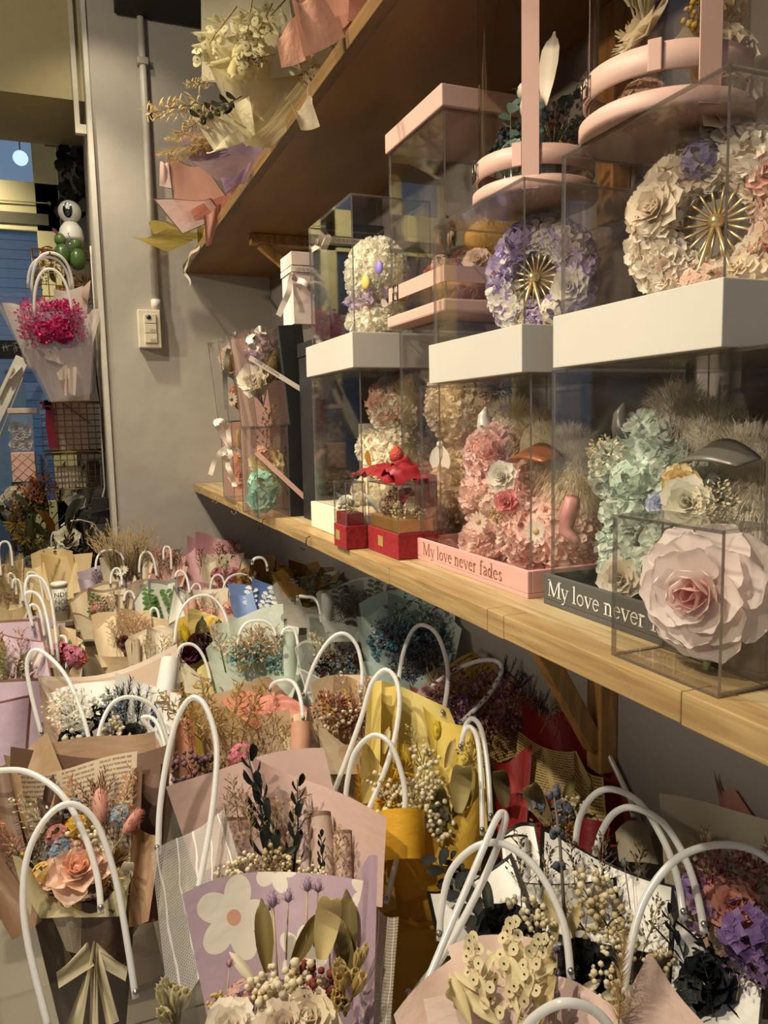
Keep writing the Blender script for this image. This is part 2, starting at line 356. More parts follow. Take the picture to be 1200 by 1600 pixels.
def g_plume(r, b):
    b.tube([(0, 0, 0), (0, 0, 1)], .008, 3, 2)
    for i in range(330):
        z = r.uniform(.15, 1); a = r.uniform(0, 2*PI); L = .17*(1.15-z)+.04; p = V((0, 0, z)); q = p+V((math.cos(a)*L, math.sin(a)*L, L*r.uniform(.3, 1.1))); s = frame_of(q-p)[0]*.006; b.add([p-s, p+s, q], [(0, 1, 2)], 0 if r.random() < .6 else 1)
def g_grass(r, b):
    for k in range(26):
        x = r.uniform(-.28, .28); y = r.uniform(-.2, .2); L = r.uniform(.7, 1); p = V((0, 0, 0)); q = V((x*.5, y*.5, L*.55)); e = V((x*1.15, y*1.15, L)); b.tube([p, q, e], [.005, .005, .002], 3, 0)
        for i in range(6): c = q.lerp(e, i/6); b.petal(c, (e-q)+V((r.uniform(-.2, .2), 0, 0)), (0, -1, 0), .09, .012, 0, 0, 1, 1, 2, .8)
def g_lily(r, b):            # pale pointed buds
    for k in range(7):
        o = V((r.uniform(-.45, .45), r.uniform(-.3, .3), 1)).normalized(); p = V((o.x*.35, o.y*.35, r.uniform(.1, .35))); b.tube([(0, 0, -.2), p], .015, 4, 2)
        for i in range(5):
            a = i*2*PI/5; q = V((math.cos(a), math.sin(a), 0)); b.petal(p, o+q*.22, -q, .5, .17, .3, .10, 0 if i % 2 else 1, 2, 4, .6)
def g_daisy(r, b):
    for i in range(13):
        a = i*2*PI/13; o = V((math.cos(a), math.sin(a), .25)); b.petal(o*.08, o, (0, 0, 1), .42, .15, .1, -.05, 0, 2, 3, .7)
    b.sphere((0, 0, .08), (.13, .13, .08), 1, nu=8, nv=5)
def g_tuft(r, b):            # spiky dry head
    for i in range(70): d = rdir(r, -.2, 1); b.petal(d*.1, d, (0, 0, 1), r.uniform(.3, .45), .06, .2, .05, 0 if r.random() < .6 else 1, 1, 2, .8)
def g_eucal(r, b):
    b.tube([(0, 0, 0), (.03, 0, .5), (-.02, 0, 1)], [.012, .01, .004], 4, 2)
    for i in range(12):
        z = .15+.85*i/11; a = i*PI/2+r.uniform(-.4, .4); b.petal((0, 0, z), V((math.cos(a), math.sin(a), .35)), (0, -.4, 1), .17, .17, .1, 0, 0 if i % 2 else 1, 2, 3, .9)
def g_twig(r, b):            # upright knobbly pods on a stem
    b.tube([(0, 0, 0), (.015, 0, .6), (0, 0, 1)], [.014, .012, .008], 5, 2)
    for z in (.42, .66, .95):
        for i in range(9): d = rdir(r, -.5, 1); b.ball(V((0, 0, z))+d*.035, .028, 0 if i % 2 else 1)
LIB = {}
def lib(kind, cols, var=0):
    cols = tuple(cols) if isinstance(cols, (tuple, list)) else (cols,)
    if len(cols) == 1: c = cols[0]; cols = (c, c)
    if len(cols) == 2: cols += ('#8d7d52',)
    k = (kind, cols, var)
    if k not in LIB:
        b = MB(); globals()['g_'+kind](random.Random(hash((kind, var)) % 1000 if False else len(kind)*31+var*17+ord(kind[0])), b)
        LIB[k] = b.mesh(kind, [PET(cols[0]), PET(cols[1]), M(cols[2], .7)])
    return LIB[k]
HEADS = {'rose', 'peony', 'hydr', 'statice', 'berries', 'daisy', 'tuft', 'lily'}
PARTNAME = dict(rose='rose', peony='peony', hydr='hydrangea_head', statice='statice_head', berries='berry_cluster', sprig='bud_sprig', oat='oat_stem', ruscus='ruscus_stem', leafy='leaf_sprig', bunny='bunny_tail_grass', thistle='thistle', lunaria='honesty_sprig', needle='needle_sprig', leaf='dried_leaf', curl='curled_leaf', plume='grass_plume', grass='dry_grass', lily='pale_bud_cluster', daisy='daisy', tuft='dry_seed_head', eucal='eucalyptus_sprig', twig='pod_twig')
# ------------------------------------------------------------------ bouquets and their carrier bags
class Bq:
    """one bouquet: a leaning flower face; sheets of paper and flowers sit at their own depths before and behind it"""
    def __init__(s, name, label, anchor, tilt=38, N=None, group='wrapped dried-flower bouquets'):
        s.Q = V(anchor)
        if N is None: s.Q = CAM+(s.Q-CAM)*min(1, 2.74/max(.01, s.Q.y) if s.Q.x > .02 else 1, .615/max(.01, s.Q.x))
        if N is None:
            h = V((CAM.x-s.Q.x, CAM.y-s.Q.y, 0)).normalized(); t = math.radians(tilt); s.H = h; s.N = h*math.cos(t)+V((0, 0, 1))*math.sin(t)
        else: s.N = V(N).normalized(); s.H = V((s.N.x, s.N.y, 0)).normalized()
        s.U = (V((0, 0, 1))-s.N*s.N.z).normalized(); s.Rt = s.U.cross(s.N).normalized()
        s.base = V((s.Q.x-s.H.x*.03, s.Q.y-s.H.y*.03, 0.012))
        s.o = thing(name, label, 'bouquet', s.base if N is None else s.Q, group); s.k = 0
    def pix(s, px, py, off=0.0):
        d = ray(px, py); q = s.Q+s.N*off; return CAM+d*((q-CAM).dot(s.N)/d.dot(s.N))
    def sc(s, px, py): return (s.pix(px, py)-CAM).dot(FW)/F_PX
    def sheet(s, cs, off=0.0, mat=None, bulge=.02, wave=.005, curl=0.0, n=10, name='wrapping_paper', top=0.0, ph=None):
        of = off if isinstance(off, (tuple, list)) else [off]*4
        P = [s.pix(c[0], c[1], o) for c, o in zip(cs, of)]; ph = R.uniform(0, 6) if ph is None else ph; wd = (P[1]-P[0]).length; c1, c2 = R.uniform(-.02, .10)*wd, R.uniform(-.02, .10)*wd; f_ = R.uniform(5, 9); wave = max(wave, .022*wd)
        def fn(u, v):
            a = P[0].lerp(P[1], u); b = P[3].lerp(P[2], u); p = a.lerp(b, v); t = 1-v
            p = p+s.N*(bulge*((2*u-1)**2)*(.4+.6*t)+wave*math.sin(f_*u+ph)*t+curl*t**3+(c1*max(0, 1-u*2.2)**2+c2*max(0, u*2.2-1.2)**2)*t*t)+s.U*(wave*1.4*math.sin(4*u+ph)*t+top*(1-(2*u-1)**2)*t)
            return inside(p)
        b = MB(); b.grid(fn, n, n); return b.build(name, mat, s.o)
    def roll(s, a, b_, w0, w1, mat, off=.0, arc=300, start=0.0, name='rolled_paper', spiral=.25):
        p, q = s.pix(a[0], a[1], off), s.pix(b_[0], b_[1], off); k = s.sc(*a); d = (p-q).normalized(); e1 = (s.Rt-d*s.Rt.dot(d)).normalized(); e2 = d.cross(e1)
        def fn(u, v):
            t = math.radians(start+arc*u); rr = (w0*(1-v)+w1*v)*k*.5*(1-spiral*u); return inside(p.lerp(q, v)+e1*math.cos(t)*rr+e2*math.sin(t)*rr)
        m = MB(); m.grid(fn, 16, 5); return m.build(name, mat, s.o)
    def fl(s, kind, px, py, size, cols, off=.0, ang=0.0, lean=0.0, sq=1.0):
        p = inside(s.pix(px, py, off)+V((.022, .022, 0)))-V((.022, .022, 0)); k = size*(p-CAM).dot(FW)/F_PX*(1.22 if kind in HEADS and kind not in ('rose', 'peony') else 1.08); s.k += 1
        if kind in HEADS: z = (s.N*.9+s.U*(.35-lean)+s.Rt*math.sin(math.radians(ang))).normalized(); x = s.Rt
        else: a = math.radians(ang); z = (s.U*math.cos(a)+s.Rt*math.sin(a)+s.N*lean).normalized(); x = s.Rt
        x = (x-z*x.dot(z)).normalized(); y = z.cross(x)
        if kind not in HEADS: pass
        else:
            t = s.k*1.3; x, y = x*math.cos(t)+y*math.sin(t), y*math.cos(t)-x*math.sin(t)
        m = Matrix(((x.x*k*sq, y.x*k*sq, z.x*k, p.x), (x.y*k*sq, y.y*k*sq, z.y*k, p.y), (x.z*k*sq, y.z*k*sq, z.z*k, p.z), (0, 0, 0, 1)))
        return place(PARTNAME[kind], lib(kind, cols, s.k % 2), s.o, m)
    def fls(s, rows):
        for r_ in rows: s.fl(*r_)
    def scatter(s, kind, n, box, size, cols, off=(.0, .03), ang=25, seed=1):
        r = random.Random(seed); x0, y0, x1, y1 = box
        for i in range(n): s.fl(kind, r.uniform(x0, x1), r.uniform(y0, y1), size*r.uniform(.8, 1.2), cols[i % len(cols)] if isinstance(cols, list) else cols, r.uniform(*off), r.uniform(-ang, ang))
    def cone(s, px, py, w_, mat, depth=.6, zlow=.02, off=-.005):
        """gathered paper below the face, tied, standing in its bag"""
        top = s.pix(px, py, off); k = w_*s.sc(px, py)*.5; bx, by = s.base.x, s.base.y; side = V((-s.H.y, s.H.x, 0)); zt = max(.08, top.z)
        ws = (.50, .34, .5, 1.0); zs = (zlow, zlow+(zt-zlow)*.28, zlow+(zt-zlow)*.42, zt)
        def fn(u, v):
            x = v*3; i = min(int(x), 2); f = x-i; wd = (ws[i]*(1-f)+ws[i+1]*f)*k; z = zs[i]*(1-f)+zs[i+1]*f; t = 2*PI*u; g = (z-zlow)/max(.01, zt-zlow)
            c = V((bx, by, z)).lerp(V((top.x-s.H.x*k*depth*.5, top.y-s.H.y*k*depth*.5, z)), g); cr = 1+.05*math.sin(9*t)
            return inside(c+side*math.cos(t)*wd*cr+s.H*math.sin(t)*wd*depth*cr)
        b = MB(); b.grid(fn, 28, 9); b.build('paper_cone', mat, s.o)
        c = MB(); zz = zlow+(zt-zlow)*.28; cc = V((bx, by, zz)).lerp(V((top.x, top.y, zz)), .2); c.lathe(cc-V((0, 0, .012)), [(k*.40, 0), (k*.41, .012), (k*.40, .024)], 16); c.build('ribbon_tie', M('#d8cdb0', .5), s.o)
TUBE = lambda: clear('#ffffff', .05, .84, .3, .18, '#fbfaf6')
def loop3(a, pk, b, n=10, up=V((0, 0, 1)), rt=None):
    """smooth arch through three points, its legs leaving upwards"""
    m = (a+b)*.5; u = (pk-m); u = (u-up*u.dot(up))*.35+up*max(.02, u.dot(up)); u.normalize()
    rt = rt or (b-a); t = (rt-u*rt.dot(u)); t = t.normalized() if t.length > 1e-5 else frame_of(u)[0]
    if (b-a).dot(t) < 0: t = -t
    la, lb = (pk-a).length, (b-pk).length; ta = t*max(.20*la, abs((pk-a).dot(t))*.60); tb = t*max(.20*lb, abs((b-pk).dot(t))*.60)
    return bz(a, a+u*la*.58, pk-ta, pk, n)+bz(pk, pk+tb, b+u*lb*.58, b, n)[1:]
def catmull(p, n=5):
    o = []
    for i in range(len(p)-1):
        a, b, c, d = p[max(i-1, 0)], p[i], p[i+1], p[min(i+2, len(p)-1)]
        for k in range(n): t = k/n; o.append(.5*(2*b+(c-a)*t+(2*a-5*b+4*c-d)*t*t+(3*b-a-3*c+d)*t**3))
    return o+[p[-1]]
def bag(B, desc, loops, w_=.24, d_=.14, rim=.44, side=0.0, back=.0, film=None, cat='carrier bag', r_=.0040):
    s = thing('carrier_bag', desc, cat, (B.base.x-B.H.x*back, B.base.y-B.H.y*back, 0.0), 'clear plastic carrier bags with tube handles')
    c = s.location.copy()+V((B.Rt.x, B.Rt.y, 0))*side; sd = V((-B.H.y, B.H.x, 0)); h = B.H; b = MB()
    P = lambda x, y, z: inside(c+sd*x+h*y+V((0, 0, z)))
    lo = [P(a*w_*.36, e*d_*.40, .004) for a, e in ((-1, 1), (1, 1), (1, -1), (-1, -1))]; hi = [P(a*w_*.5, e*d_*.5, rim) for a, e in ((-1, 1), (1, 1), (1, -1), (-1, -1))]
    b.add(lo+hi, [(0, 1, 5, 4), (1, 2, 6, 5), (2, 3, 7, 6), (3, 0, 4, 7), (3, 2, 1, 0)]); b.build('bag_body', film or FILM(), s, False)
    for lp in loops:
        if isinstance(lp, dict):
            ps = lp['p']; oo = lp.get('o', (.03, .05, .03)); n_ = len(ps)-1; pts = []
            for i, q in enumerate(ps): f = i/n_*2; o_ = oo[0]*(1-f)+oo[1]*f if f < 1 else oo[1]*(2-f)+oo[2]*(f-1); pts.append(B.pix(q[0], q[1], o_))
            path = catmull(pts)
        else:
            of = lp[3] if len(lp) > 3 else (.03, .03, .03); pts = [B.pix(q[0], q[1], o) for q, o in zip(lp[:3], of)]; path = loop3(*pts, up=B.U, rt=B.Rt)
        path = [inside(q+V((.006, .006, 0)))-V((.006, .006, 0)) for q in path]; b = MB(); b.tube(path, r_ if isinstance(lp, dict) or len(lp) < 5 else lp[4], 8); hd = b.build('handle', TUBE(), s)
        for e in (pts[0], pts[-1]):
            k = MB(); k.lathe(e+B.N*.004+V((0, 0, .008)), [(.0001, .004), (.0035, .003), (.0035, -.004), (.0001, -.004)], 8, 0, B.N); k.build('rivet', M('#b8b4aa', .3, .9), hd)
    return s
def auto(name, desc, box, z, papers, flowers, seed, border=None, bw=.03, loops=(), pat=None, c2='#ffffff', tilt=34, clearness=0, bagged=True, rim=.42, fz=(.15, .85), holder=None):
    """a bouquet further back: four sheets and a handful of stems"""
    r = random.Random(seed); x0, y0, x1, y1 = box; cx = (x0+x1)/2; w_ = x1-x0; h = y1-y0
    B = Bq(name, desc, onZ(cx, y0+h*.6, z), tilt)
    j = lambda a: r.uniform(-a, a)
    m = [paper(c, border, bw, pat, c2, .3, None, clearness) for c in papers]
    while len(m) < 4: m.append(m[len(m) % len(papers)])
    k = B.sc(cx, y0+h*.5); D = w_*k
    B.cone(cx, y1-h*.12, w_*.85, m[0])
    X = lambda f: x0+w_*f; Y = lambda f: y0+h*f
    B.sheet([(X(.0+j(.1)), Y(.10+j(.12))), (X(.78+j(.1)), Y(-.02+j(.1))), (X(.85), Y(.95)), (X(.12), Y(.95))], -.26*D, m[0], .14*D, .035*D, 0, 10, top=.10*D)
    B.sheet([(X(.30+j(.1)), Y(.02+j(.1))), (X(1.02+j(.06)), Y(.14+j(.14))), (X(.94), Y(.95)), (X(.25), Y(.95))], -.20*D, m[1], .14*D, .035*D, 0, 10, top=.08*D)
    B.sheet([(X(-.06), Y(.34+j(.1))), (X(.26), Y(.14+j(.08))), (X(.42), Y(.98)), (X(.08), Y(1.05))], [.02*D, -.16*D, -.04*D, .08*D], m[2], .06*D, .03*D, 0, 8, top=.04*D)
    B.sheet([(X(.76), Y(.18+j(.08))), (X(1.06), Y(.40+j(.1))), (X(.92), Y(1.05)), (X(.58), Y(.98))], [-.16*D, .02*D, .08*D, -.04*D], m[2], .06*D, .03*D, 0, 8, top=.04*D)
    B.sheet([(X(-.03), Y(.66+j(.08))), (X(.62+j(.06)), Y(.92+j(.05))), (X(.68), Y(1.25)), (X(.18), Y(1.25))], [.12*D, .16*D, .08*D, .06*D], m[3], -.08*D, .03*D, .03*D, 8)
    B.sheet([(X(.42+j(.06)), Y(.90+j(.05))), (X(1.03), Y(.64+j(.08))), (X(.84), Y(1.25)), (X(.36), Y(1.25))], [.14*D, .10*D, .06*D, .08*D], m[0] if len(papers) < 3 else m[1], -.08*D, .03*D, .03*D, 8)
    if r.random() < .6: sd_ = r.choice((.12, .86)); B.roll((X(sd_), Y(.22)), (X(sd_+j(.05)), Y(.85)), w_*.22, w_*.2, m[2], .0, 300, r.uniform(0, 300))
    for i, (kind, n, size, cols) in enumerate(flowers):
        for q in range(n+1 if n > 1 else n):
            fx = x0+w_*(.18+.62*((q+.5)/(n+.5)+r.uniform(-.12, .12))); fy = y0+h*r.uniform(*(.40, .62) if kind in HEADS else (.62, .74)); B.fl(kind, fx, fy, size*h*r.uniform(.95, 1.35), cols, r.uniform(-.04, .03)*D*3, r.uniform(-22, 22))
    if bagged: bag(B, holder or ('clear carrier bag holding the '+desc), loops, w_=max(.10, D*1.0), d_=max(.07, D*.55), rim=rim)
    return B
# ------------------------------------------------------------------ the room
XW, YE = .74, 2.92       # right wall, end wall
PL = lambda c, b=.25: M(c, .8, 0, .05, 0, b, 9, .2)
b = MB(); b.box((-2.5, -1.6, -.06), (XW+.1, 6.2, -.006)); floor = struct(b.build('floor', M('#5d574c', .7), None, False))
tile_m = M('#8f8674', .45, 0, .12, 0, .1, 6); tb = MB(); tb.box((-.297, -.297, -.006), (.297, .297, 0)); tme = tb.mesh('tile', tile_m, False)
for i in range(-4, 2):
    for j in range(-2, 8): place('floor_tile', tme, floor, Matrix.Translation((i*.6+.23, j*.6+.52, 0)))
b = MB(); b.box((XW, -1.6, 0), (XW+.12, YE, 2.78)); struct(b.build('wall_right', PL('#857d77'), None, False))
b = MB(); b.box((.125, YE, 0), (XW+.12, 3.5, 2.78)); we = struct(b.build('wall_end', PL('#b4ab9d', .35), None, False, .006))
b = MB(); b.box((-2.5, -1.6, 2.78), (XW+.12, 4.6, 2.88)); struct(b.build('ceiling', PL('#b9b0a0'), None, False))
b = MB(); b.box((-2.62, -1.6, 0), (-2.5, 4.6, 2.78)); struct(b.build('wall_left', PL('#a59b8c'), None, False))
b = MB(); b.box((-2.5, 2.97, 2.245), (.125, 3.45, 2.78)); struct(b.build('trim_1', M('#ab9c72', .7, 0, .04), None, False))          # lintel over the opening
b = MB(); b.box((.088, 2.945, 2.13), (.104, 2.969, 2.78)); b.box((.104, 2.945, 2.13), (.124, 2.969, 2.16)); struct(b.build('trim_2', M('#c6bda8', .5), None, False))
b = MB(); b.box((.128, YE-.010, 0), (.142, YE-.0005, 2.78)); struct(b.build('trim_3', M('#d2c9b8', .6), None, False))
# window wall behind the opening
YB = 4.45; cream = M('#e0d49a', .4, 0, .03)
wx = lambda px, py: onY(px, py, YB)
WN = thing('window_1', 'cream painted wooden window frame with small glass panes seen through opening', 'window', (-.4, YB, 0)); struct(WN)
xr = wx(92, 300).x; xm = wx(50, 250).x; z1 = wx(50, 287).z; z2 = wx(50, 363).z; z3 = .75
for (a, c) in (((xm, 0), (xr, 2.78)), ((-1.35, 0), (-1.2, 2.78)), ((-1.95, 0), (-1.75, 2.78)), ((-.62, 0), (-.52, 2.78)), ((-2.5, z2), (xr, z1)), ((-2.5, 2.62), (xr, 2.78)), ((-.95, 0), (-.85, 2.78)), ((-2.5, 0), (xr, z3))):
    b = MB(); b.box((a[0], YB-.03, a[1]), (c[0], YB+.03, c[1])); b.build('frame_member', cream, WN, False, .004)
b = MB(); b.box((-1.6, YB-.042, z2+.03), (wx(76, 345).x, YB-.031, z2+.085)); b.build('louvre', M('#5f5a40', .6), WN, False)
b = MB(); b.bar(wx(0, 318)-V((.3, .05, 0)), wx(77, 322)-V((0, .05, 0)), .006, .006); b.build('curtain_rail', M('#c9bb80', .4), WN)
b = MB(); b.ball(wx(77, 322)-V((0, .05, 0)), .011); b.build('rail_end', M('#8d8050', .4), WN)
for (zz0, zz1) in ((z1, 2.62), (z3, z2)):
    b = MB(); b.box((-2.5, YB-.003, zz0), (xm, YB+.003, zz1)); b.build('pane', clear('#cfe0ee', .08, .05), WN, False)
b = MB(); b.box((xr, YB, 0), (.8, YB+.08, 2.78)); struct(b.build('wall_back', PL('#6f665a'), None, False))
# street side: rolled shutter with slats
SH = thing('roller_shutter', 'blue-grey rolling shutter across the street seen through the window', 'shutter', (-1.2, 5.6, 0))
slm = M('#9dbde0', .5); b = MB(); b.box((-2.4, 5.6, .0), (.7, 5.612, .055)); sme = b.mesh('slat', slm, False)
for i in range(44): place('slat', sme, SH, Matrix.Translation((0, 0, .06*i)))
b = MB(); b.box((-2.4, 5.63, 0), (.7, 5.66, 2.7)); b.build('shutter_back', M('#6d94c2', .6), SH, False)
LP = thing('lamp_reflection_globe', 'round white globe imitating a lamp reflection in the upper window pane', 'lamp', onY(32, 247, 4.53)); b = MB(); c = onY(32, 247, 4.53); b.sphere(c, .037, 0, nu=16, nv=10)  # glowing globe on a cord stands in for a lamp mirrored in the glass
gm, gt, go = nodes('reflected_lamp_glow'); ge = gt.nodes.new('ShaderNodeEmission'); ge.inputs[0].default_value = (1, .95, .85, 1); ge.inputs[1].default_value = 2.2; gt.links.new(ge.outputs[0], go.inputs[0]); b.build('globe', gm, LP)
b = MB(); b.tube([c+V((0, 0, .037)), V((c.x, c.y, 2.779))], .004, 5); b.build('cord', M('#3a352c'), LP)
b = MB(); b.box((-2.5, 4.5, -.05), (.8, 7, -.007)); struct(b.build('ground_street', M('#5a5a5c', .8), None, False))
# conduit, switch, dark ceiling box
CP = thing('conduit_pipe', 'thin painted conduit pipe running down the grey wall to the switch', 'pipe', (.318, YE-.02, 1.56))
b = MB(); b.tube([(.318, YE-.016, 1.535), (.318, YE-.016, 2.78)], .0125, 12); b.build('pipe', M('#cdc4b4', .4), CP)
b = MB(); b.tube([(.318, YE-.016, 1.535), (.318, YE-.016, 1.575)], .0165, 12); b.build('socket', M('#cdc4b4', .4), CP)
zc = onY(210, 98, YE).z; b = MB(); b.box((.299, YE-.031, zc-.012), (.337, YE-.001, zc+.012)); b.build('pipe_clip', M('#b3a898', .4), CP, True, .003)
SW = thing('light_switch', 'cream three-button light switch with blue dot on grey wall', 'switch', (.305, YE, 1.42)); xl, xr_ = onY(214, 500, YE).x, onY(249, 500, YE).x; zt, zb = onY(230, 486, YE).z, onY(230, 545, YE).z
b = MB(); b.box((xl, YE-.036, zb), (xr_, YE-.0005, zt)); b.build('switch_box', M('#e2d6ba', .35), SW, False, .003)
ww = xr_-xl; hh = zt-zb
for k in range(3):
    za = zb+hh*(.13+.255*k); b = MB(); b.box((xl+ww*.27, YE-.042, za), (xl+ww*.80, YE-.034, za+hh*.24)); bt = b.build('button', M('#d9ccb0', .35), SW, False, .0015)
    if k < 2: c = MB(); c.box((xl+ww*.50, YE-.0428, za+hh*.04), (xl+ww*.74, YE-.0418, za+hh*.11)); c.build('button_mark', M('#b9ab8c', .4), bt, False)
b = MB(); b.lathe((xl+ww*.47, YE-.0425, zt-hh*.20), [(.0001, -.002), (.0075, -.0015), (.008, .001)], 16, 0, (0, 1, 0)); b.build('indicator_dot', M('#232a52', .3), SW)
b = MB(); p, q = onY(180, 18, 2.86), onY(314, 33, 2.86); b.box((p.x, 2.5, q.z), (q.x+.02, 2.91, 2.779)); o = b.build('ceiling_speaker', M('#24221c', .6), None, False, .004); tag(o, 'dark box mounted at ceiling above the conduit pipe', 'speaker')
# heads for the track spots and for the added, unseen spots
TR = thing('lighting_track', 'black ceiling lighting track with spot heads, some added for fill, out of sight above', 'track light', (-.62, 1.2, 2.77)); struct(TR)
for x in (-.46, -1.70):
    b = MB(); b.box((x-.02, -.2, 2.755), (x+.02, 2.8, 2.779)); b.build('rail', M('#2a2724', .5), TR, False)
for l in [o for o in C.objects if o.type == 'LIGHT']:
    d = V((0, 0, -1)); d.rotate(l.rotation_euler); p = V(l.location)-d*.012; b = MB(); b.lathe(p, [(.046, .05), (.044, -.01), (.04, -.09), (.0001, -.10)], 20, 0, d); b.tube([p-d*.09, (p.x, p.y, 2.76)], .008, 6); b.build('spot_head', M('#2a2724', .5), TR)
# ------------------------------------------------------------------ shelves
SZ, ST = .912, .886; UZ0, UZ1 = 1.675, 1.70
oak = wood('#988058', '#bba780', 1, (16, .9, 16)); oak_e = wood('#8f7148', '#ad9262', 1, (10, 1.2, 20)); ply = wood('#715029', '#8c6638', .6, (3, 1, 3)); pine = wood('#8d6433', '#b98a4e', 1, (10, 10, 1.2))
LS = thing('lower_shelf', 'long pale wooden shelf carrying the acrylic flower boxes', 'shelf', (.58, 1.3, ST))
b = MB(); b.box((.452, -.7, ST), (XW-.001, 2.915, SZ)); b.build('board', oak, LS, False)
ys = [-.7, .15, .44, .70, .735, 1.02, 1.45, 1.68, 2.1, 2.5, 2.915]
for k in range(len(ys)-1):
    b = MB(); b.box((.42, ys[k]+.0004, ST-.001*(k % 2)), (.4515, ys[k+1]-.0004, SZ-.0002)); b.build('edge_strip', oak_e, LS, False, .0012)
def bracket(y, z, nm, lab, arm=(.50, .735), drop=.16, th=.034, full=True):
    t = thing(nm, lab, 'bracket', (.72, y, z-drop))
    b = MB(); b.box((XW-.032, y-th/2, z-drop), (XW-.001, y+th/2, z-.0005)); b.build('post', pine, t, False, .002)
    if not full: return
    b = MB(); b.box((arm[0], y-th/2, z-.030), (XW-.0325, y+th/2, z-.0005)); b.build('arm', pine, t, False, .002)
    b = MB(); b.bar((arm[0]+.03, y, z-.028), (XW-.03, y, z-drop+.04), .024, .028); b.build('brace', pine, t, False, .002)
bracket(onX(938, 1090, XW-.02).y, ST, 'shelf_bracket', 'wooden bracket under the lower shelf behind the red bouquet', (.545, .735), .30)
bracket(onX(522, 890, XW-.02).y, ST, 'shelf_bracket', 'shadowed wooden bracket under the lower shelf above the brown bouquets', (.58, .735), .15)
US = thing('upper_shelf', 'wide plywood shelf overhead seen from below with bouquets on top', 'shelf', (.58, 1.3, UZ0))
b = MB(); b.box((.44, -.7, UZ0), (XW-.001, 2.915, UZ1)); b.build('board', ply, US, False)
b = MB(); b.box((.42, -.7, UZ0-.001), (.4395, 2.915, UZ1+.001)); b.build('edge_strip', wood('#5c4322', '#77592f', 1, (10, 1.2, 20)), US, False, .001)
bracket(2.28, UZ0, 'shelf_bracket', 'wooden bracket under the upper shelf near the end wall', (.525, .735), .19)
bracket(onX(955, 310, XW-.02).y, UZ0, 'shelf_bracket', 'wooden bracket on the right wall seen through the clear cover', (.50, .735), UZ0-onX(955, 350, XW-.02).z, .034, False)
for i, (px, py) in enumerate(((294, 752), (314, 766), (341, 780), (371, 796), (413, 818), (482, 848))):
    p = onX(px, py, .414); m = MB(); r_ = .0075
    m.tube([p+V((.004, 0, .012)), p+V((-.003, 0, .010)), p+V((-.005, 0, .0)), p+V((-.003, 0, -.009)), p+V((-.010, -.004, -.013)), p+V((-.017, -.008, -.009)), p+V((-.018, -.009, -.003))], .0011, 5)
    o = m.build('cup_hook', M('#4a443c' if i > 3 else '#b8a888', .3, .8), None); tag(o, ['pale hook at the far corner of the lower shelf', 'pale hook second from the far end of the lower shelf', 'pale hook third from the far end of the lower shelf', 'pale hook below the ribboned box on the lower shelf', 'dark hook under the black-backed box on the shelf edge', 'dark hook nearest the red boxes on the shelf edge'][i], 'hook', 'screw hooks on the shelf edge')
# ------------------------------------------------------------------ serif lettering
def arcp(cx, cy, rx, ry, a0, a1, n=14): return [(cx+rx*math.cos(math.radians(a0+(a1-a0)*i/n)), cy+ry*math.sin(math.radians(a0+(a1-a0)*i/n))) for i in range(n+1)]
GL = {'M': (.92, [([(.09, 0), (.11, .68)], .035), ([(.11, .68), (.43, .02)], .10), ([(.43, .02), (.75, .68)], .04), ([(.78, .68), (.78, 0)], .10), ([(0, .01), (.2, .01)], .03), ([(.65, .01), (.92, .01)], .03), ([(0, .67), (.15, .67)], .03), ([(.73, .67), (.92, .67)], .03)]),
 'y': (.5, [([(.07, .45), (.27, .02)], .08), ([(.45, .45), (.2, -.19)], .035), ([(.22, -.17), (.07, -.19)], .05), ([(0, .44), (.2, .44)], .028), ([(.35, .44), (.52, .44)], .028)]),
 'l': (.28, [([(.13, .70), (.13, 0)], .08), ([(.02, .01), (.25, .01)], .028), ([(.03, .68), (.13, .69)], .028)]), 'o': (.5, [(arcp(.25, .225, .185, .205, 0, 360, 18), .06)]),
 'v': (.5, [([(.07, .45), (.26, .01)], .08), ([(.26, .01), (.43, .45)], .035), ([(0, .44), (.19, .44)], .028), ([(.34, .44), (.51, .44)], .028)]),
 'e': (.45, [(arcp(.23, .225, .17, .205, 8, 318, 16), .06), ([(.07, .265), (.39, .265)], .03)]),
 'n': (.52, [([(.11, .45), (.11, 0)], .08), ([(.11, .35), (.2, .43), (.3, .43), (.38, .35), (.385, 0)], .07), ([(0, .01), (.21, .01)], .028), ([(.28, .01), (.49, .01)], .028), ([(0, .43), (.1, .44)], .028)]),
 'r': (.36, [([(.11, .45), (.11, 0)], .08), ([(.11, .33), (.2, .42), (.31, .41)], .065), ([(0, .01), (.22, .01)], .028), ([(0, .43), (.1, .44)], .028)]),
 'f': (.32, [([(.33, .66), (.24, .69), (.15, .63), (.14, 0)], .075), ([(.01, .44), (.29, .44)], .03), ([(.02, .01), (.26, .01)], .028)]),
 'a': (.45, [([(.08, .37), (.14, .43), (.26, .43), (.33, .36), (.33, .07), (.43, .03)], .065), ([(.33, .27), (.14, .2), (.08, .11), (.13, .03), (.23, .03), (.33, .12)], .05)]),
 'd': (.5, [(arcp(.2, .22, .145, .20, 0, 360, 16), .06), ([(.37, .70), (.37, 0)], .08), ([(.27, .68), (.37, .69)], .028), ([(.37, .01), (.47, .01)], .028)]),
 's': (.38, [([(.31, .35), (.22, .43), (.11, .39), (.11, .30), (.28, .18), (.29, .07), (.18, .01), (.06, .09)], .065)]), ' ': (.27, [])}
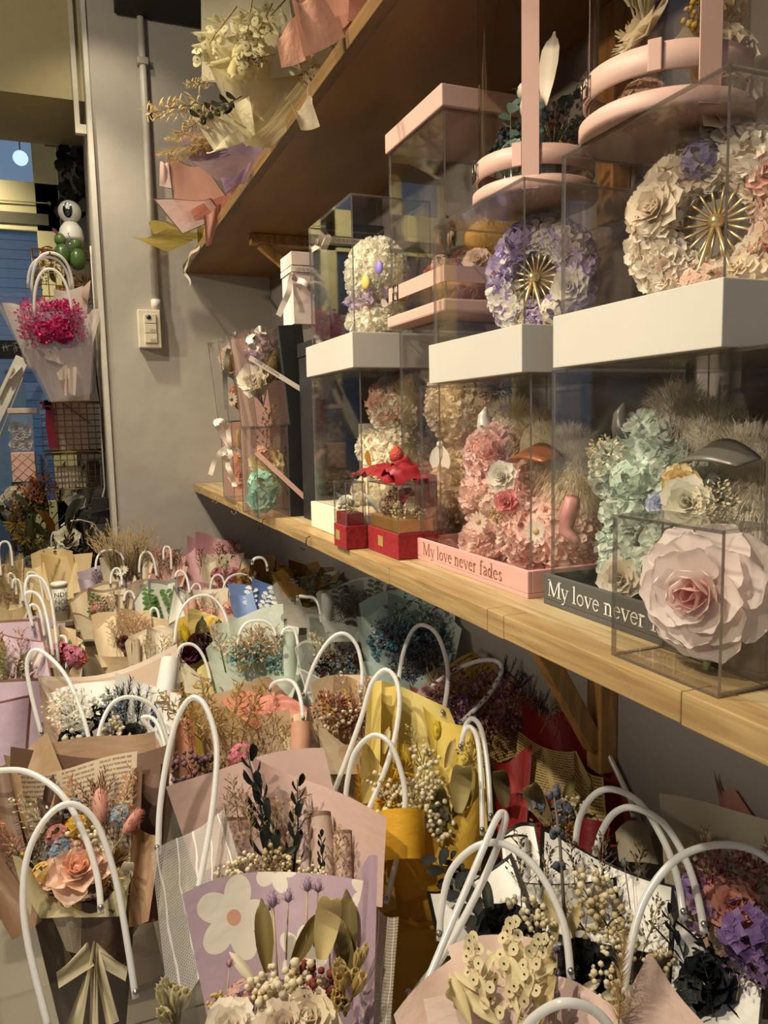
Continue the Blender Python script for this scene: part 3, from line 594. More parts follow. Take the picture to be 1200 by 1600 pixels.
def serif(txt, o, ex, ey, nrm, h, mat, parent, name='lettering', track=1.0):
    b = MB(); x = 0; o, ex, ey, nrm = V(o), V(ex), V(ey), V(nrm)
    for ch in txt:
        adv, st = GL[ch]
        for pts, w_ in st:
            for a, c in zip(pts, pts[1:]):
                a2, c2 = V((a[0]+x, a[1])), V((c[0]+x, c[1])); d = c2-a2
                if d.length < 1e-6: continue
                d.normalize(); s = V((-d.y, d.x))*w_/2; e = d*w_*.18
                q = [a2-e-s, c2+e-s, c2+e+s, a2-e+s]; b.add([o+ex*(p.x*h)+ey*(p.y*h)+nrm*.0006 for p in q], [(0, 1, 2, 3)])
        x += adv*track
    return b.build(name, mat, parent, False)
def sans(txt, o, ex, ey, h, mat, parent, name='lettering'):
    cu = bpy.data.curves.new('t', 'FONT'); cu.body = txt; cu.size = h; to = bpy.data.objects.new('t', cu); C.objects.link(to)
    me = bpy.data.meshes.new_from_object(to.evaluated_get(bpy.context.evaluated_depsgraph_get())); bpy.data.objects.remove(to)
    o, ex, ey = V(o), V(ex), V(ey); nn = ex.cross(ey)
    for v in me.vertices: c = v.co.copy(); v.co = o+ex*c.x+ey*c.y+nn*.0006
    me.materials.clear(); me.materials.append(mat); me.name = name; return place(name, me, parent)
# ------------------------------------------------------------------ acrylic cases
def pane(par, a, c, nm='pane'):
    b = MB(); b.box(a, c); dims = [c[i]-a[i] for i in range(3)]; th = dims.index(min(dims)); big = {0: (3, 5), 1: (2, 4), 2: (0, 1)}[th]
    b.m = [0 if i in big else 1 for i in range(6)]; return b.build(nm, [ACR(), ACE()], par, False)
def case(par, x0, x1, y0, y1, z0, z1, t=.003, bottom=False, top=True):
    pane(par, (x0, y0, z0), (x0+t, y1, z1)); pane(par, (x1-t, y0, z0), (x1, y1, z1)); pane(par, (x0+t, y0, z0), (x1-t, y0+t, z1)); pane(par, (x0+t, y1-t, z0), (x1-t, y1, z1))
    if top: pane(par, (x0+t, y0+t, z1-t), (x1-t, y1-t, z1), 'top_pane')
    if bottom: pane(par, (x0+t, y0+t, z0), (x1-t, y1-t, z0+t), 'bottom_pane')
def tray(par, x0, x1, y0, y1, z0, z1, mat, rim=.006, deep=True, nm='base_tray'):
    b = MB(); b.box((x0, y0, z0), (x1, y1, z0+(.006 if deep else z1-z0)))
    if deep: b.box((x0, y0, z0+.006), (x0+rim, y1, z1)); b.box((x1-rim, y0, z0+.006), (x1, y1, z1)); b.box((x0+rim, y0, z0+.006), (x1-rim, y0+rim, z1)); b.box((x0+rim, y1-rim, z0+.006), (x1-rim, y1, z1))
    return b.build(nm, mat, par, False, .001)
def coat(b, ells, n, L, W, ms=(0,), seed=1, lift=.35, nv=3, spread=1.0):
    r = random.Random(seed); areas = [e[1][0]*e[1][1]+e[1][1]*e[1][2]+e[1][0]*e[1][2] for e in ells]; tot = sum(areas)
    for (c, rad), a in zip(ells, areas):
        c = V(c)
        for i in range(int(n*a/tot)):
            d = rdir(r); p = c+V((d.x*rad[0], d.y*rad[1], d.z*rad[2])); nn = V((d.x/rad[0], d.y/rad[1], d.z/rad[2])).normalized()
            if any(sum(((p[k]-e[0][k])/e[1][k])**2 for k in range(3)) < .85 for e in ells if e[0] is not c and e is not (c, rad) and V(e[0]) != c): continue
            s, u, _ = frame_of(nn); a_ = r.uniform(0, 2*PI); t = s*math.cos(a_)+u*math.sin(a_); k = r.uniform(.75, 1.2)
            b.petal(p-nn*L*.15, t*spread+nn*(lift+r.uniform(0, .7)), nn, L*k, W*k*.85, .28, r.uniform(-.15, .35), r.choice(ms), 2, nv, .85)
def core(b, ells, m):
    for c, rad in ells: b.sphere(c, (rad[0]*.96, rad[1]*.96, rad[2]*.96), m, nu=14, nv=9)
def fur(b, ells, n, L, w_, seed=1, droop=.8, m=0, out=.6):
    r = random.Random(seed)
    for i in range(n):
        c, rad = ells[i % len(ells)]; d = rdir(r, -.7, 1); p = V(c)+V((d.x*rad[0], d.y*rad[1], d.z*rad[2])); q = L*r.uniform(.6, 1.2); o = d*out+V((r.uniform(-.3, .3), r.uniform(-.3, .3), -droop*r.uniform(.2, 1)))
        p1 = p+(d*.6+V((r.uniform(-.2, .2), r.uniform(-.2, .2), .1)))*q*.5; p2 = p1+o*q*.6; s = frame_of(p2-p)[0]*w_; b.add([p-s, p+s, p1+s*.8, p1-s*.8, p2], [(0, 1, 2, 3), (3, 2, 4)], m)
WHITE = M('#b8b2a6', .3, 0, .02)
# --- case with the pink figure
t = thing('acrylic_flower_case', 'clear case on pink tray lettered My love never fades', 'display case', (.6, .91, SZ), 'acrylic display cases')
px0, px1, py0, py1 = .484, .728, .752, 1.068; PT = M('#d09e93', .45, 0, .02)
tray(t, px0, px1, py0, py1, SZ, SZ+.033, PT); case(t, px0+.008, px1-.008, py0+.008, py1-.008, SZ+.0065, 1.1735)
serif('My love never fades', (px0, 1.038, SZ+.0105), (0, -1, 0), (0, 0, 1), (-1, 0, 0), .0195*1.36, M('#9a6a58', .4), t, track=1.04)
def figure(nm, lab, cols, fcol, ear, visor, els, furs, earp, vis, leg, z0, extra, clampx, np=3600, pl=.0125):
    def E(px_, py_, X, rp, sq=1.0):
        c = onX(px_, py_, X); k = (c-CAM).dot(FW)/F_PX*rp; c.z = max(c.z, z0+k*sq*.8); return (tuple(c), (min(k, .075), min(k, .075), k*sq))
    body = [E(*e) for e in els]; fe = [E(*e) for e in furs]; c0 = V(body[0][0]); t = thing(nm, lab, 'flower figure', (c0.x, c0.y, z0))
    b = MB(); core(b, body, 2); coat(b, body, np, pl, pl*.95, (0, 0, 1), 5, .55); tag(b.build('petal_body', [PET(cols[0]), PET(cols[1]), M(cols[2], .8)], t), kind='stuff')
    b = MB()
    for c, rad in fe: b.sphere(c, tuple(x*.86 for x in rad), 0, nu=16, nv=10)
    fur(b, fe, 8000, .034, .00045, 3, .9, 0, .7); tag(b.build('fur_mane', M(fcol, .9, 0, .1, .45), t, False), kind='stuff')
    q = onX(earp[0], earp[1], earp[2]); b = MB(); b.tube([q+V((.004, 0, -.022)), q+V((.001, .002, -.008)), q+V((.0, .003, .006)), q+V((.003, 0, .018))], [.013, .012, .008, .002], 10); b.build('horn_ear', M(ear, .3, .1), t)
    x0, x1, yv, X = vis; A, B_ = onX(x0, yv+6, X), onX(x1, yv, X)
    def vf(u, v): p = A.lerp(B_, u); a = math.sin(PI*u); return p+V((.030*(1-v)-.008*a*v, 0, .008*a-.006*v+.012*(1-v)*a))
    b = MB(); b.grid(vf, 12, 5); o = b.build('cap_visor', M(visor, .3, .2), t); sm = o.modifiers.new('thick', 'SOLIDIFY'); sm.thickness = .0025
    if leg: ps = [onX(x, y, leg[1]) for x, y in leg[0]]; b = MB(); b.tube(ps, [.009, .010, .009, .004][:len(ps)], 8); b.build('hoof_leg', M(leg[2], .4), t)
    for k, (kind, px_, py_, X, sz, cl) in enumerate(extra): put(t, kind, onX(px_, py_, X), sz, cl, (-.8, -.55, .2), k % 2, k)
    return t
def put(par, kind, p, size, cols, z=(-.6, -.6, .5), var=0, spin=0.0):
    zz = V(z).normalized(); xx = frame_of(zz)[0]; yy = zz.cross(xx); xx, yy = xx*math.cos(spin)+yy*math.sin(spin), yy*math.cos(spin)-xx*math.sin(spin)
    k = size; p = V(p); return place(PARTNAME[kind], lib(kind, cols, var), par, Matrix(((xx.x*k, yy.x*k, zz.x*k, p.x), (xx.y*k, yy.y*k, zz.y*k, p.y), (xx.z*k, yy.z*k, zz.z*k, p.z), (0, 0, 0, 1))))
figure('petal_figure', 'pink petal figure with cream fur mane and brown visor in the case', ('#f8d8cd', '#fae3d9', '#ecbcae'), '#f6e9cc', '#f1ede2', '#96593a',
       [(775, 712, .600, 44), (762, 775, .585, 38), (765, 845, .565, 40, .8), (830, 835, .565, 46), (815, 770, .60, 40), (885, 830, .60, 58), (925, 835, .63, 48), (860, 760, .62, 50)], [(800, 672, .640, 42), (850, 695, .640, 44), (890, 720, .620, 46), (905, 760, .605, 36)],
       (757, 655, .585), (782, 848, 716, .545), ([(895, 778), (888, 805), (884, 830), (903, 848)], .535, '#c98a86'), SZ+.0075,
       (('peony', 785, 745, .532, .040, '#f4efe2'), ('rose', 790, 783, .526, .034, ('#eba0a0', '#e08a90')), ('hydr', 765, 790, .532, .036, ('#f0d9c4', '#f6ead8')), ('berries', 778, 805, .526, .024, '#dfc78e'), ('daisy', 748, 815, .53, .032, ('#f2e2d2', '#e8c8a8')), ('daisy', 838, 830, .512, .032, ('#f4e6d6', '#e8c8a8')), ('hydr', 760, 700, .555, .04, ('#f0b6a8', '#eda898'))), None)
# --- case with the mint figure
t = thing('acrylic_flower_case', 'large clear case on dark grey tray with white serif lettering', 'display case', (.6, .58, SZ), 'acrylic display cases')
gx0, gx1, gy0, gy1 = .4895, .728, .430, .728; GT = M('#54524e', .5, 0, .04)
tray(t, gx0, gx1, gy0, gy1, SZ, SZ+.035, GT); case(t, gx0+.006, gx1-.006, gy0+.006, gy1-.006, SZ+.0065, 1.1735)
serif('My love never fades', (gx0, onX(857, 940, gx0).y, SZ+.0115), (0, -1, 0), (0, 0, 1), (-1, 0, 0), .0195*1.36, M('#f1ede0', .4), t, track=1.0)
figure('petal_figure', 'mint green petal figure with pale fur mane and silver visor', ('#e4f0e4', '#f4f6ec', '#cfdecf'), '#efe7d4', '#6a6660', '#7c776f',
       [(975, 735, .590, 44), (1010, 690, .610, 38), (1030, 735, .60, 46), (985, 800, .590, 36), (972, 850, .580, 30), (985, 895, .575, 40, .8), (1090, 790, .60, 56), (1070, 870, .60, 60), (1140, 830, .62, 60)], [(1060, 662, .650, 50), (1110, 690, .650, 52), (1170, 730, .64, 56), (1190, 790, .62, 44)],
       (972, 655, .585), (1042, 1150, 720, .550), None, SZ+.0075,
       (('rose', 1062, 752, .538, .036, ('#ead3a0', '#e2c080')), ('rose', 1032, 786, .54, .030, ('#cdd3e6', '#b9c2e0')), ('peony', 1075, 785, .53, .045, '#ece8d6'), ('statice', 948, 712, .55, .045, ('#efe3bf', '#e2d4a8')), ('peony', 970, 905, .535, .045, '#efe6d2'), ('statice', 1118, 785, .528, .04, ('#e9d9b0', '#f0e6c8')), ('hydr', 985, 750, .545, .05, ('#cfe2cf', '#e0ead8'))), None)
# --- rose in the small case
t = thing('acrylic_flower_case', 'small clear upright case holding one large blush rose', 'display case', (.455, .476, SZ), 'acrylic display cases')
zr = onX(955, 803, .432).z; case(t, .432, .4885, .416, .537, SZ, zr, .003, True)
t = thing('blush_rose', 'large pale pink preserved rose standing in the small clear case', 'rose', (.462, .47, SZ+.004)); rc = onX(1092, 925, .458); ax = V((-.93, -.34, .06)).normalized(); s1, s2, _ = frame_of(ax)
r = random.Random(4)
for i in range(34):
    u = i/33; a = i*2.4+r.uniform(-.15, .15); o = s1*math.cos(a)+s2*math.sin(a); rad = .003+.020*u; d = (o*(.10+1.0*u**.9)+ax*(.95-1.02*u)).normalized(); L = .020+.020*u
    b = MB(); b.petal(rc+o*rad+ax*(.008-.020*u), d, ax*(1 if u > .3 else .4)-o*(.9-.75*u), L+r.uniform(-.002, .003), .021+.030*u, .16, -.12*u+r.uniform(-.05, .05)+(.12 if u < .4 else 0), 0, 6, 6, .85); b.build('petal', PET('#faece6' if u > .3 else ('#f7ded6' if u > .14 else '#f2c4bc')), t)
b = MB(); b.sphere(rc-ax*.004, (.017, .017, .010), 0, ax); b.build('rose_heart', PET('#f0c0b8'), t)
b = MB(); b.tube([rc-ax*.012, (rc.x+.012, rc.y, SZ+.02), (rc.x+.01, rc.y, SZ+.0035)], .003, 6); b.build('stem', M('#8a9a6a'), t)
# --- white-based upper cases with wheel wreaths
def wreath(nm, lab, c, rad, tubeR, nrm, cols, roses, n, seed, hub, legs=True, pl=.02):
    t = thing(nm, lab, 'wreath', c-V((0, 0, rad+tubeR))); nrm = V(nrm).normalized(); e1, e2 = V((-nrm.y, nrm.x, 0)).normalized(), None; e1 = -e1; e2 = nrm.cross(e1); e2 = e2 if e2.z > 0 else -e2
    b = MB(); r = random.Random(seed)
    b.tube([c+(e1*math.cos(a)+e2*math.sin(a))*rad for a in [2*PI*i/24 for i in range(25)]], tubeR*.72, 8, 3)
    for i in range(n):
        a = r.uniform(0, 2*PI); f = r.uniform(0, 2*PI); o = e1*math.cos(a)+e2*math.sin(a); q = o*math.cos(f)+nrm*math.sin(f); p = c+o*rad+q*tubeR*.75; sd = e1*-math.sin(a)+e2*math.cos(a); g = r.uniform(0, 2*PI)
        seg = int(a/(2*PI)*len(cols)) if r.random() < .75 else r.randrange(len(cols)); w2 = q.cross(sd)
        b.petal(p, q*.6+sd*math.cos(g)*.9+w2*math.sin(g)*.9, q, pl*r.uniform(.7, 1.2), pl*r.uniform(.7, 1.1), .22, r.uniform(-.1, .25), seg % 3, 2, 3, .85)
    tag(b.build('petal_ring', [PET(x) for x in cols[:3]]+[M(cols[0], .8)], t), kind='stuff')
    for k, (a, kind, sz, cl) in enumerate(roses):
        a = math.radians(a); p = c+(e1*math.cos(a)+e2*math.sin(a))*rad+nrm*tubeR*.7; kk = sz; zz = (nrm+(e1*math.cos(a)+e2*math.sin(a))*.3).normalized(); xx = (e1-zz*e1.dot(zz)).normalized(); yy = zz.cross(xx)
        place(PARTNAME[kind], lib(kind, cl, k % 2), t, Matrix(((xx.x*kk, yy.x*kk, zz.x*kk, p.x), (xx.y*kk, yy.y*kk, zz.y*kk, p.y), (xx.z*kk, yy.z*kk, zz.z*kk, p.z), (0, 0, 0, 1))))
    gold = M('#dcc692', .3, .75); hc = c+hub*nrm
    for k in range(18):
        a = 2*PI*k/18; o = e1*math.cos(a)+e2*math.sin(a); b = MB(); b.tube([hc+o*.006, hc+o*(rad-tubeR*.5)], .0016, 5); b.build('spoke', gold, t)
    b = MB(); b.tube([hc-nrm*.008, hc-nrm*.004, hc+nrm*.010, hc+nrm*.014], [.003, .007, .007, .002], 14); b.build('hub', gold, t)
    for sgn in (-1, 1):
        b = MB(); b.tube([hc+nrm*.008, hc+nrm*.012+e1*sgn*rad*.42-e2*(rad+tubeR*.7)], .0024, 6); b.build('stand_leg', gold, t)
    return t
w2x = .480; y2a, y2b = onX(670, 570, w2x).y, onX(815, 548, w2x).y
t = thing('acrylic_flower_case', 'clear case on white base with the lilac wreath inside', 'display case', (.6, .83, 1.174), 'acrylic display cases')
tray(t, w2x, .720, y2b, y2a, 1.174, 1.228, WHITE, .006, False); case(t, w2x+.006, .714, y2b+.006, y2a-.006, 1.2285, 1.389)
cw = onX(845, 436, .590); wreath('wheel_wreath', 'lilac and white petal wreath around a gold spoked wheel', cw, .055, .025, (-.90, -.43, 0), ('#c4b2d8', '#f5f0e6', '#d4c4e2', '#f2ece0', '#ada0cc'), ((150, 'rose', .040, '#f3eee2'), (300, 'rose', .042, '#f3eee2'), (10, 'berries', .026, '#d89aa0'), (70, 'hydr', .05, ('#c3b0d8', '#b5a2cf')), (200, 'peony', .045, '#f0eadc'), (260, 'sprig', .07, ('#f2ecdd', '#e6dcc6')), (235, 'hydr', .045, ('#f2ecdd', '#e6dcc6'))), 1500, 3, .012, True, .0125)
y3a, y3b = onX(862, 540, .4815).y-.002, onX(1128, 500, .4815).y; w3x = .4815; y3a = min(y3a, y2b-.001)
t = thing('acrylic_flower_case', 'large clear case on white base with the cream wreath inside', 'display case', (.6, .58, 1.174), 'acrylic display cases')
tray(t, w3x, .722, y3b, y3a, 1.174, 1.228, WHITE, .006, False); case(t, w3x+.006, .716, y3b+.006, y3a-.006, 1.2285, 1.389)
cw = onX(1124, 352, .585); wreath('wheel_wreath', 'cream and blush petal wreath around a larger gold spoked wheel', cw, .058, .028, (-.82, -.57, 0), ('#f6e8d0', '#f8efdf', '#f2d8c4', '#f4ead8', '#ecd6b8'), ((140, 'rose', .042, ('#f0b8a8', '#eba898')), (215, 'rose', .038, ('#f1c3b4', '#e89a92')), (75, 'hydr', .042, ('#9c94b8', '#b6aac6')), (330, 'rose', .05, '#f2e8d6'), (180, 'rose', .035, '#f0e2ca'), (20, 'peony', .05, '#f1e4cf'), (280, 'hydr', .05, ('#f0cfba', '#f3dccb'))), 1700, 9, .012, True, .014)
# --- cream case with the cream bear, white case above with the white bear
t = thing('acrylic_flower_case', 'tall clear case on cream base behind the red gift boxes', 'display case', (.58, 1.36, SZ), 'acrylic display cases')
tray(t, .452, .705, 1.225, 1.512, SZ, SZ+.052, M('#e8dcc0', .5, 0, .02), .006, False); case(t, .460, .697, 1.232, 1.505, SZ+.0525, 1.2125)
def bear(nm, lab, c, s, cols, n, L, extra=(), seats=None, seed=2):
    t = thing(nm, lab, 'flower bear', c); cx, cy, cz = c
    E = lambda x, y, z, a, b_, d: ((cx+x*s, cy+y*s, cz+z*s), (a*s, b_*s, d*s))
    els = seats or [E(0, 0, .30, .26, .26, .30), E(0, 0, .74, .22, .22, .22), E(-.16, -.16, .10, .13, .13, .10), E(-.2, .14, .10, .13, .13, .10), E(-.12, -.2, .42, .10, .10, .13), E(-.16, .2, .42, .10, .10, .13)]
    b = MB(); core(b, els, 2); coat(b, els, n, L, L*.85, (0, 0, 1), seed, .5); tag(b.build('petal_body', [PET(cols[0]), PET(cols[1]), M(cols[2], .8)], t), kind='stuff')
    return t
bear('petal_bear', 'tall cream petal bear with blush head in the cream-based case', (.585, 1.345, SZ+.0535), .25, ('#faf1da', '#fbf5e4', '#e6d6b4'), 3600, .0125)
b = MB(); coat(b, [((.585, 1.345, SZ+.0535+.76*.25), (.058, .058, .05))], 420, .0135, .0115, (0,), 8, .5); tag(b.build('blush_flower_cap', PET('#eec2a8'), None), 'blush petal cap on the head of the tall cream bear', 'flower cap')
t = thing('acrylic_flower_case', 'clear case on white base with the white bear inside', 'display case', (.58, 1.36, 1.2135), 'acrylic display cases')
tray(t, .446, .700, 1.222, 1.492, 1.2135, 1.272, WHITE, .006, False); case(t, .454, .600, 1.235, 1.475, 1.2725, 1.497)
bt = bear('petal_bear', 'small white petal bear with lilac collar and violet eye', (.534, 1.315, 1.273), .185, ('#faf5e4', '#fcf8ec', '#e6dcc0'), 2000, .010, seats=[((.530, 1.315, 1.302), (.052, .055, .030)), ((.530, 1.315, 1.385), (.052, .056, .060))], seed=6)
for (px_, py_, c_, sz) in ((592, 418, '#7d6ab0', .010), (571, 441, '#e8c860', .011), (563, 436, '#7d6ab0', .007)):
    p = onX(px_, py_, .492); b = MB(); b.sphere(p, (sz*.8, sz*1.1, .003), 0, (-.8, -.6, 0)); b.build('eye' if c_ == '#7d6ab0' else 'nose', M(c_, .4), bt)
b = MB(); coat(b, [((.530, 1.315, 1.334), (.050, .053, .012))], 120, .018, .016, (0, 1), 4, .5); tag(b.build('petal_collar', [PET('#c6b2d0'), PET('#e2d4cc')], bt), kind='stuff')
# --- back-row case with the beige bear, belted box on it
t = thing('acrylic_flower_case', 'narrow clear case in the back row with the beige bear', 'display case', (.63, 1.146, SZ), 'acrylic display cases')
case(t, .530, .728, 1.073, 1.219, SZ, 1.2735, .003, True)
bear('petal_bear', 'beige petal bear with white bow behind the red boxes', (.625, 1.146, SZ+.004), .24, ('#f4e4c6', '#f6ead2', '#d8c096'), 2400, .0125, seats=[((.622, 1.146, SZ+.085), (.066, .056, .080)), ((.622, 1.146, SZ+.235), (.07, .060, .062))], seed=12)
b = MB(); bc = V((.548, 1.105, SZ+.172))
for sgn in (-1, 1): b.petal(bc, V((.2*sgn, -.35*sgn, -1)), (-1, -.5, 0), .042, .022, .1, 0, 0, 2, 4, .5)
b.ball(bc, .007, 0); tag(b.build('white_bow', M('#f1ece0', .4), None), 'white ribbon bow at the neck of the beige bear', 'bow')
pk = M('#bd9a8b', .5, 0, .03); pkd = M('#b08c7d', .5, 0, .03); steel = M('#6f675c', .25, .9)
def buckle(par, c, nrm, side, s=.010):
    c, n, sd = V(c), V(nrm).normalized(), V(side).normalized(); u = n.cross(sd); b = MB()
    q = [c+n*.002+sd*a*s*.7+u*e*s for a, e in ((-1, -1), (1, -1), (1, 1), (-1, 1), (-1, -1))]
    for a, e in zip(q, q[1:]): b.tube([a, e], .0013, 6)
    b.tube([c+n*.0025-sd*s*.7, c+n*.0025+sd*s*.6], .001, 5); return b.build('buckle', steel, par)
t = thing('belted_flower_box', 'tall clear box with pink lid and pink buckled belt', 'flower box', (.59, 1.09, 1.274), 'pink belted flower boxes')
bx0, bx1, by0, by1 = .502, .700, .990, 1.185; zt0 = onX(683, 175, bx0).z; zt1 = min(zt0+.03, 1.668)
b = MB(); b.box((bx0-.006, by0-.006, 1.274), (bx1+.004, by1+.006, 1.292)); b.build('base', pk, t, False, .003)
b = MB(); b.box((bx0-.004, by0-.004, zt0), (bx1+.004, by1+.004, zt1)); b.build('lid', pk, t, False, .002)
case(t, bx0, bx1, by0, by1, 1.2925, zt0-.0005)
zb_ = onX(640, 450, bx0).z
b = MB(); b.box((bx0-.003, by0-.003, zb_-.011), (bx1+.003, by0-.0005, zb_+.011)); b.box((bx0-.003, by0-.0005, zb_-.011), (bx0-.0005, by1+.003, zb_+.011)); bl = b.build('belt', pk, t, False)
buckle(bl, (bx0-.003, by1-.028, zb_), (-1, 0, 0), (0, 1, 0), .012)
tu = thing('gold_tulle_arrangement', 'gold tulle with white orchids and dark leaves in the belted box', 'flower arrangement', (.60, 1.088, 1.293)); b = MB()
fe = [((.605, 1.085, 1.325), (.075, .075, .028)), ((.64, 1.075, 1.40), (.045, .06, .035))]; core(b, fe, 0); fur(b, fe, 3000, .022, .0006, 6, .3, 0, .8); tag(b.build('gold_tulle', M('#c79a4e', .7, 0, .25, .3), tu), kind='stuff')
for (px_, py_, kind, sz, cl, zz) in ((700, 395, 'lily', .05, ('#efe4d2', '#e4cfc0'), (-.5, -.5, .7)), (745, 410, 'peony', .04, '#eedccb', (-.6, -.6, .4)), (708, 385, 'leaf', .05, '#35422c', (-.2, -.1, 1)), (655, 400, 'leaf', .035, '#4c5a38', (-1, -.2, .2)), (668, 405, 'leaf', .04, '#3f5034', (-.8, 0, .5)), (672, 425, 'rose', .028, ('#e0a080', '#d89070'), (-.8, -.5, .3)), (720, 405, 'berries', .03, '#a8524a', (-.6, -.6, .5)), (690, 415, 'hydr', .04, ('#e6c8bc', '#d8a8a0'), (-.6, -.6, .5))):
    put(tu, kind, onX(px_, py_, .57), sz, cl, zz)
# --- two pink-belted cylinders on the upper cases
def cyl(lab, c, rad, h, bz_, zt_, lift, strap, fl, seed, inner, iname, ilab):
    t = thing('belted_flower_cylinder', lab, 'flower box', c, 'pink belted flower boxes'); cz = c[2]
    b = MB(); b.lathe(c, [(.0001, 0), (rad+.006, 0), (rad+.008, .003), (rad+.008, .014), (rad+.004, .017), (.0001, .017)], 40); b.build('base', pk, t)
    b = MB(); b.lathe(c, [(rad, .0175), (rad, h)], 40); b.build('clear_tube', clear('#efe9e2', .06, 0, .75, .03), t)
    b = MB(); b.lathe((c[0], c[1], cz+bz_), [(rad+.001, -.012), (rad+.004, -.011), (rad+.004, .011), (rad+.001, .012)], 40); bl = b.build('belt', pk, t)
    d = V((-.95, .3, 0)).normalized(); buckle(bl, V((c[0], c[1], cz+bz_))+d*(rad+.005), d, (-d.y, d.x, 0), .011)
    d = V((-.75, -.66, 0)).normalized(); b = MB(); q = V((c[0], c[1], cz+bz_))+d*(rad+.005); sd = V((-d.y, d.x, 0)); b.bar(q-sd*.006, q+sd*.006, .005, .027); b.build('belt_keeper', pkd, bl, False, .001)
    d = V(strap).normalized(); sd = V((-d.y, d.x, 0)); b = MB()
    for (z0, z1) in ((.0, h+.0),): b.bar(V(c)+d*(rad+.0055)+V((0, 0, z0)), V(c)+d*(rad+.0055)+V((0, 0, z1)), .020, .002, 0, d)
    b.build('carry_strap', pkd, t, False)
    a = thing(iname, ilab, 'flower arrangement', (c[0], c[1], cz+.0175))
    for k, (kind, x, y, z, sz, cl, zz) in enumerate(fl): put(a, kind, (c[0]+x, c[1]+y, cz+.0175+max(.0, z-lift)), sz*1.2, cl, zz, k % 2, k)
    return t, a
c1 = V((.565, .862, 1.3895)); h1 = UZ0-1.3895-.004
t, a = cyl('clear pink-belted cylinder with blue-green eucalyptus and white bird', c1, .070, h1, .040, 0, 0, (-.60, -.80, 0),
    [('eucal', -.022, .01, 0, .085, ('#7fa3a0', '#9dbcb6'), (-.08, .0, 1)), ('eucal', -.02, -.025, 0, .075, ('#8fb0aa', '#6e9490'), (-.05, -.1, 1)), ('eucal', .02, .0, 0, .11, ('#4a5a5c', '#5f7476'), (.2, -.2, 1)), ('berries', -.02, .02, .06, .05, ('#39424a', '#566068'), (-.6, -.3, .8)), ('statice', .015, -.03, .06, .06, ('#39444a', '#4a565a'), (-.2, -.8, .6)), ('berries', .02, -.035, .035, .035, '#d8c070', (-.3, -.8, .4)), ('hydr', -.03, -.01, .03, .05, ('#8fb0aa', '#b5c8bc'), (-.8, -.3, .4)), ('leafy', .0, .01, .02, .09, '#46544a', (.1, .1, 1))], 3, 0, 'eucalyptus_arrangement', 'blue-green eucalyptus with dark berries inside the belted cylinder')
bd = thing('bird_figurine', 'small white bird with long upright wing in the eucalyptus', 'figurine', c1+V((-.02, -.01, .10))); p = c1+V((-.012, -.012, .112))
b = MB(); b.sphere(p, (.016, .014, .020), 0, (0, .3, 1)); b.sphere(p+V((-.006, .004, .020)), .011, 0); b.build('body', M('#ddd6c8', .5), bd); b = MB(); b.petal(p+V((.012, -.01, 0)), (.1, -.1, 1), (-1, -.5, 0), .085, .026, .15, 0, 0, 3, 5, .6); b.build('wing', M('#e6dfd2', .5), bd)
b = MB(); b.petal(p+V((-.014, .006, .022)), (-1, .4, -.1), (0, 0, 1), .010, .006); b.build('beak', M('#6a5a48'), bd)
c2_ = V((.553, .618, 1.3895))
t, a = cyl('clear pink-belted cylinder with pale roses near the photo corner', c2_, .073, h1, .044, 0, .028, (-.25, -.97, 0),
    [('peony', -.022, .0, .100, .05, '#ebe0c8', (-.7, .2, .6)), ('lily', -.03, -.0, .10, .07, ('#e9e2cc', '#d8cfa8'), (-.5, -.3, 1)), ('rose', -.01, -.01, .15, .055, ('#cf8a84', '#c07470'), (-.5, -.5, .7)), ('tuft', -.018, .02, .10, .045, ('#dcd6bc', '#cdbf98'), (-.8, .2, .6)), ('hydr', -.035, -.01, .012, .05, ('#e6cbb4', '#dcb8a4'), (-.9, -.2, .3)), ('peony', .02, -.04, .07, .06, '#e2d6bc', (-.2, -.9, .5)), ('berries', .0, -.045, .10, .04, '#d2b868', (-.3, -.9, .5)), ('peony', .02, -.045, .02, .06, '#e4cdb8', (-.1, -1, .2)), ('hydr', .035, -.02, .12, .06, ('#e0cda8', '#ccb690'), (0, -.8, .6)), ('rose', .04, -.045, .05, .05, '#e6d2bc', (.2, -1, .3))], 5, 0, 'pale_rose_arrangement', 'cream and dusky pink roses inside the nearer belted cylinder')
# --- red gift boxes
def redbox(lab, x0, x1, y0, y1, h, gold):
    t = thing('red_gift_box', lab, 'gift box', ((x0+x1)/2, (y0+y1)/2, SZ), 'red velvet gift boxes'); red = M('#8f1d22', .7, 0, .15, 0, .2, 120); g = M('#c8a05a', .35, .7)
    b = MB(); b.box((x0, y0, SZ), (x1, y1, SZ+.040)); b.build('base', red, t, False, .0015)
    b = MB(); b.box((x0+.004, y0+.004, SZ+.0405), (x1-.004, y1-.004, SZ+.060)); b.build('inner_box', g if gold else M('#7a1a20', .6), t, False, .001)
    case(t, x0+.001, x1-.001, y0+.001, y1-.001, SZ+.041, SZ+h, .002)
    ym = (y0+y1)/2+(.006 if gold else .008); b = MB(); b.box((x0-.0008, ym-.010, SZ+.013), (x0-.0001, ym+.010, SZ+.029)); b.build('gold_label', M('#d0b06a', .4, .5), t, False)
    if gold: sans('PRESERVED FLOWER', (x0-.0004, y0+.045, SZ+.005), (0, -1, 0), (0, 0, 1), .0045, M('#d0b06a', .4), t, 'gold_lettering') if False else None
    return t
redbox('smaller red velvet gift box with clear top beside the cream case', .414, .4525, 1.190, 1.252, .112, False)
redbox('red velvet gift box with gold inner band under the red satin bow', .4515, .5175, 1.058, 1.186, .114, True)
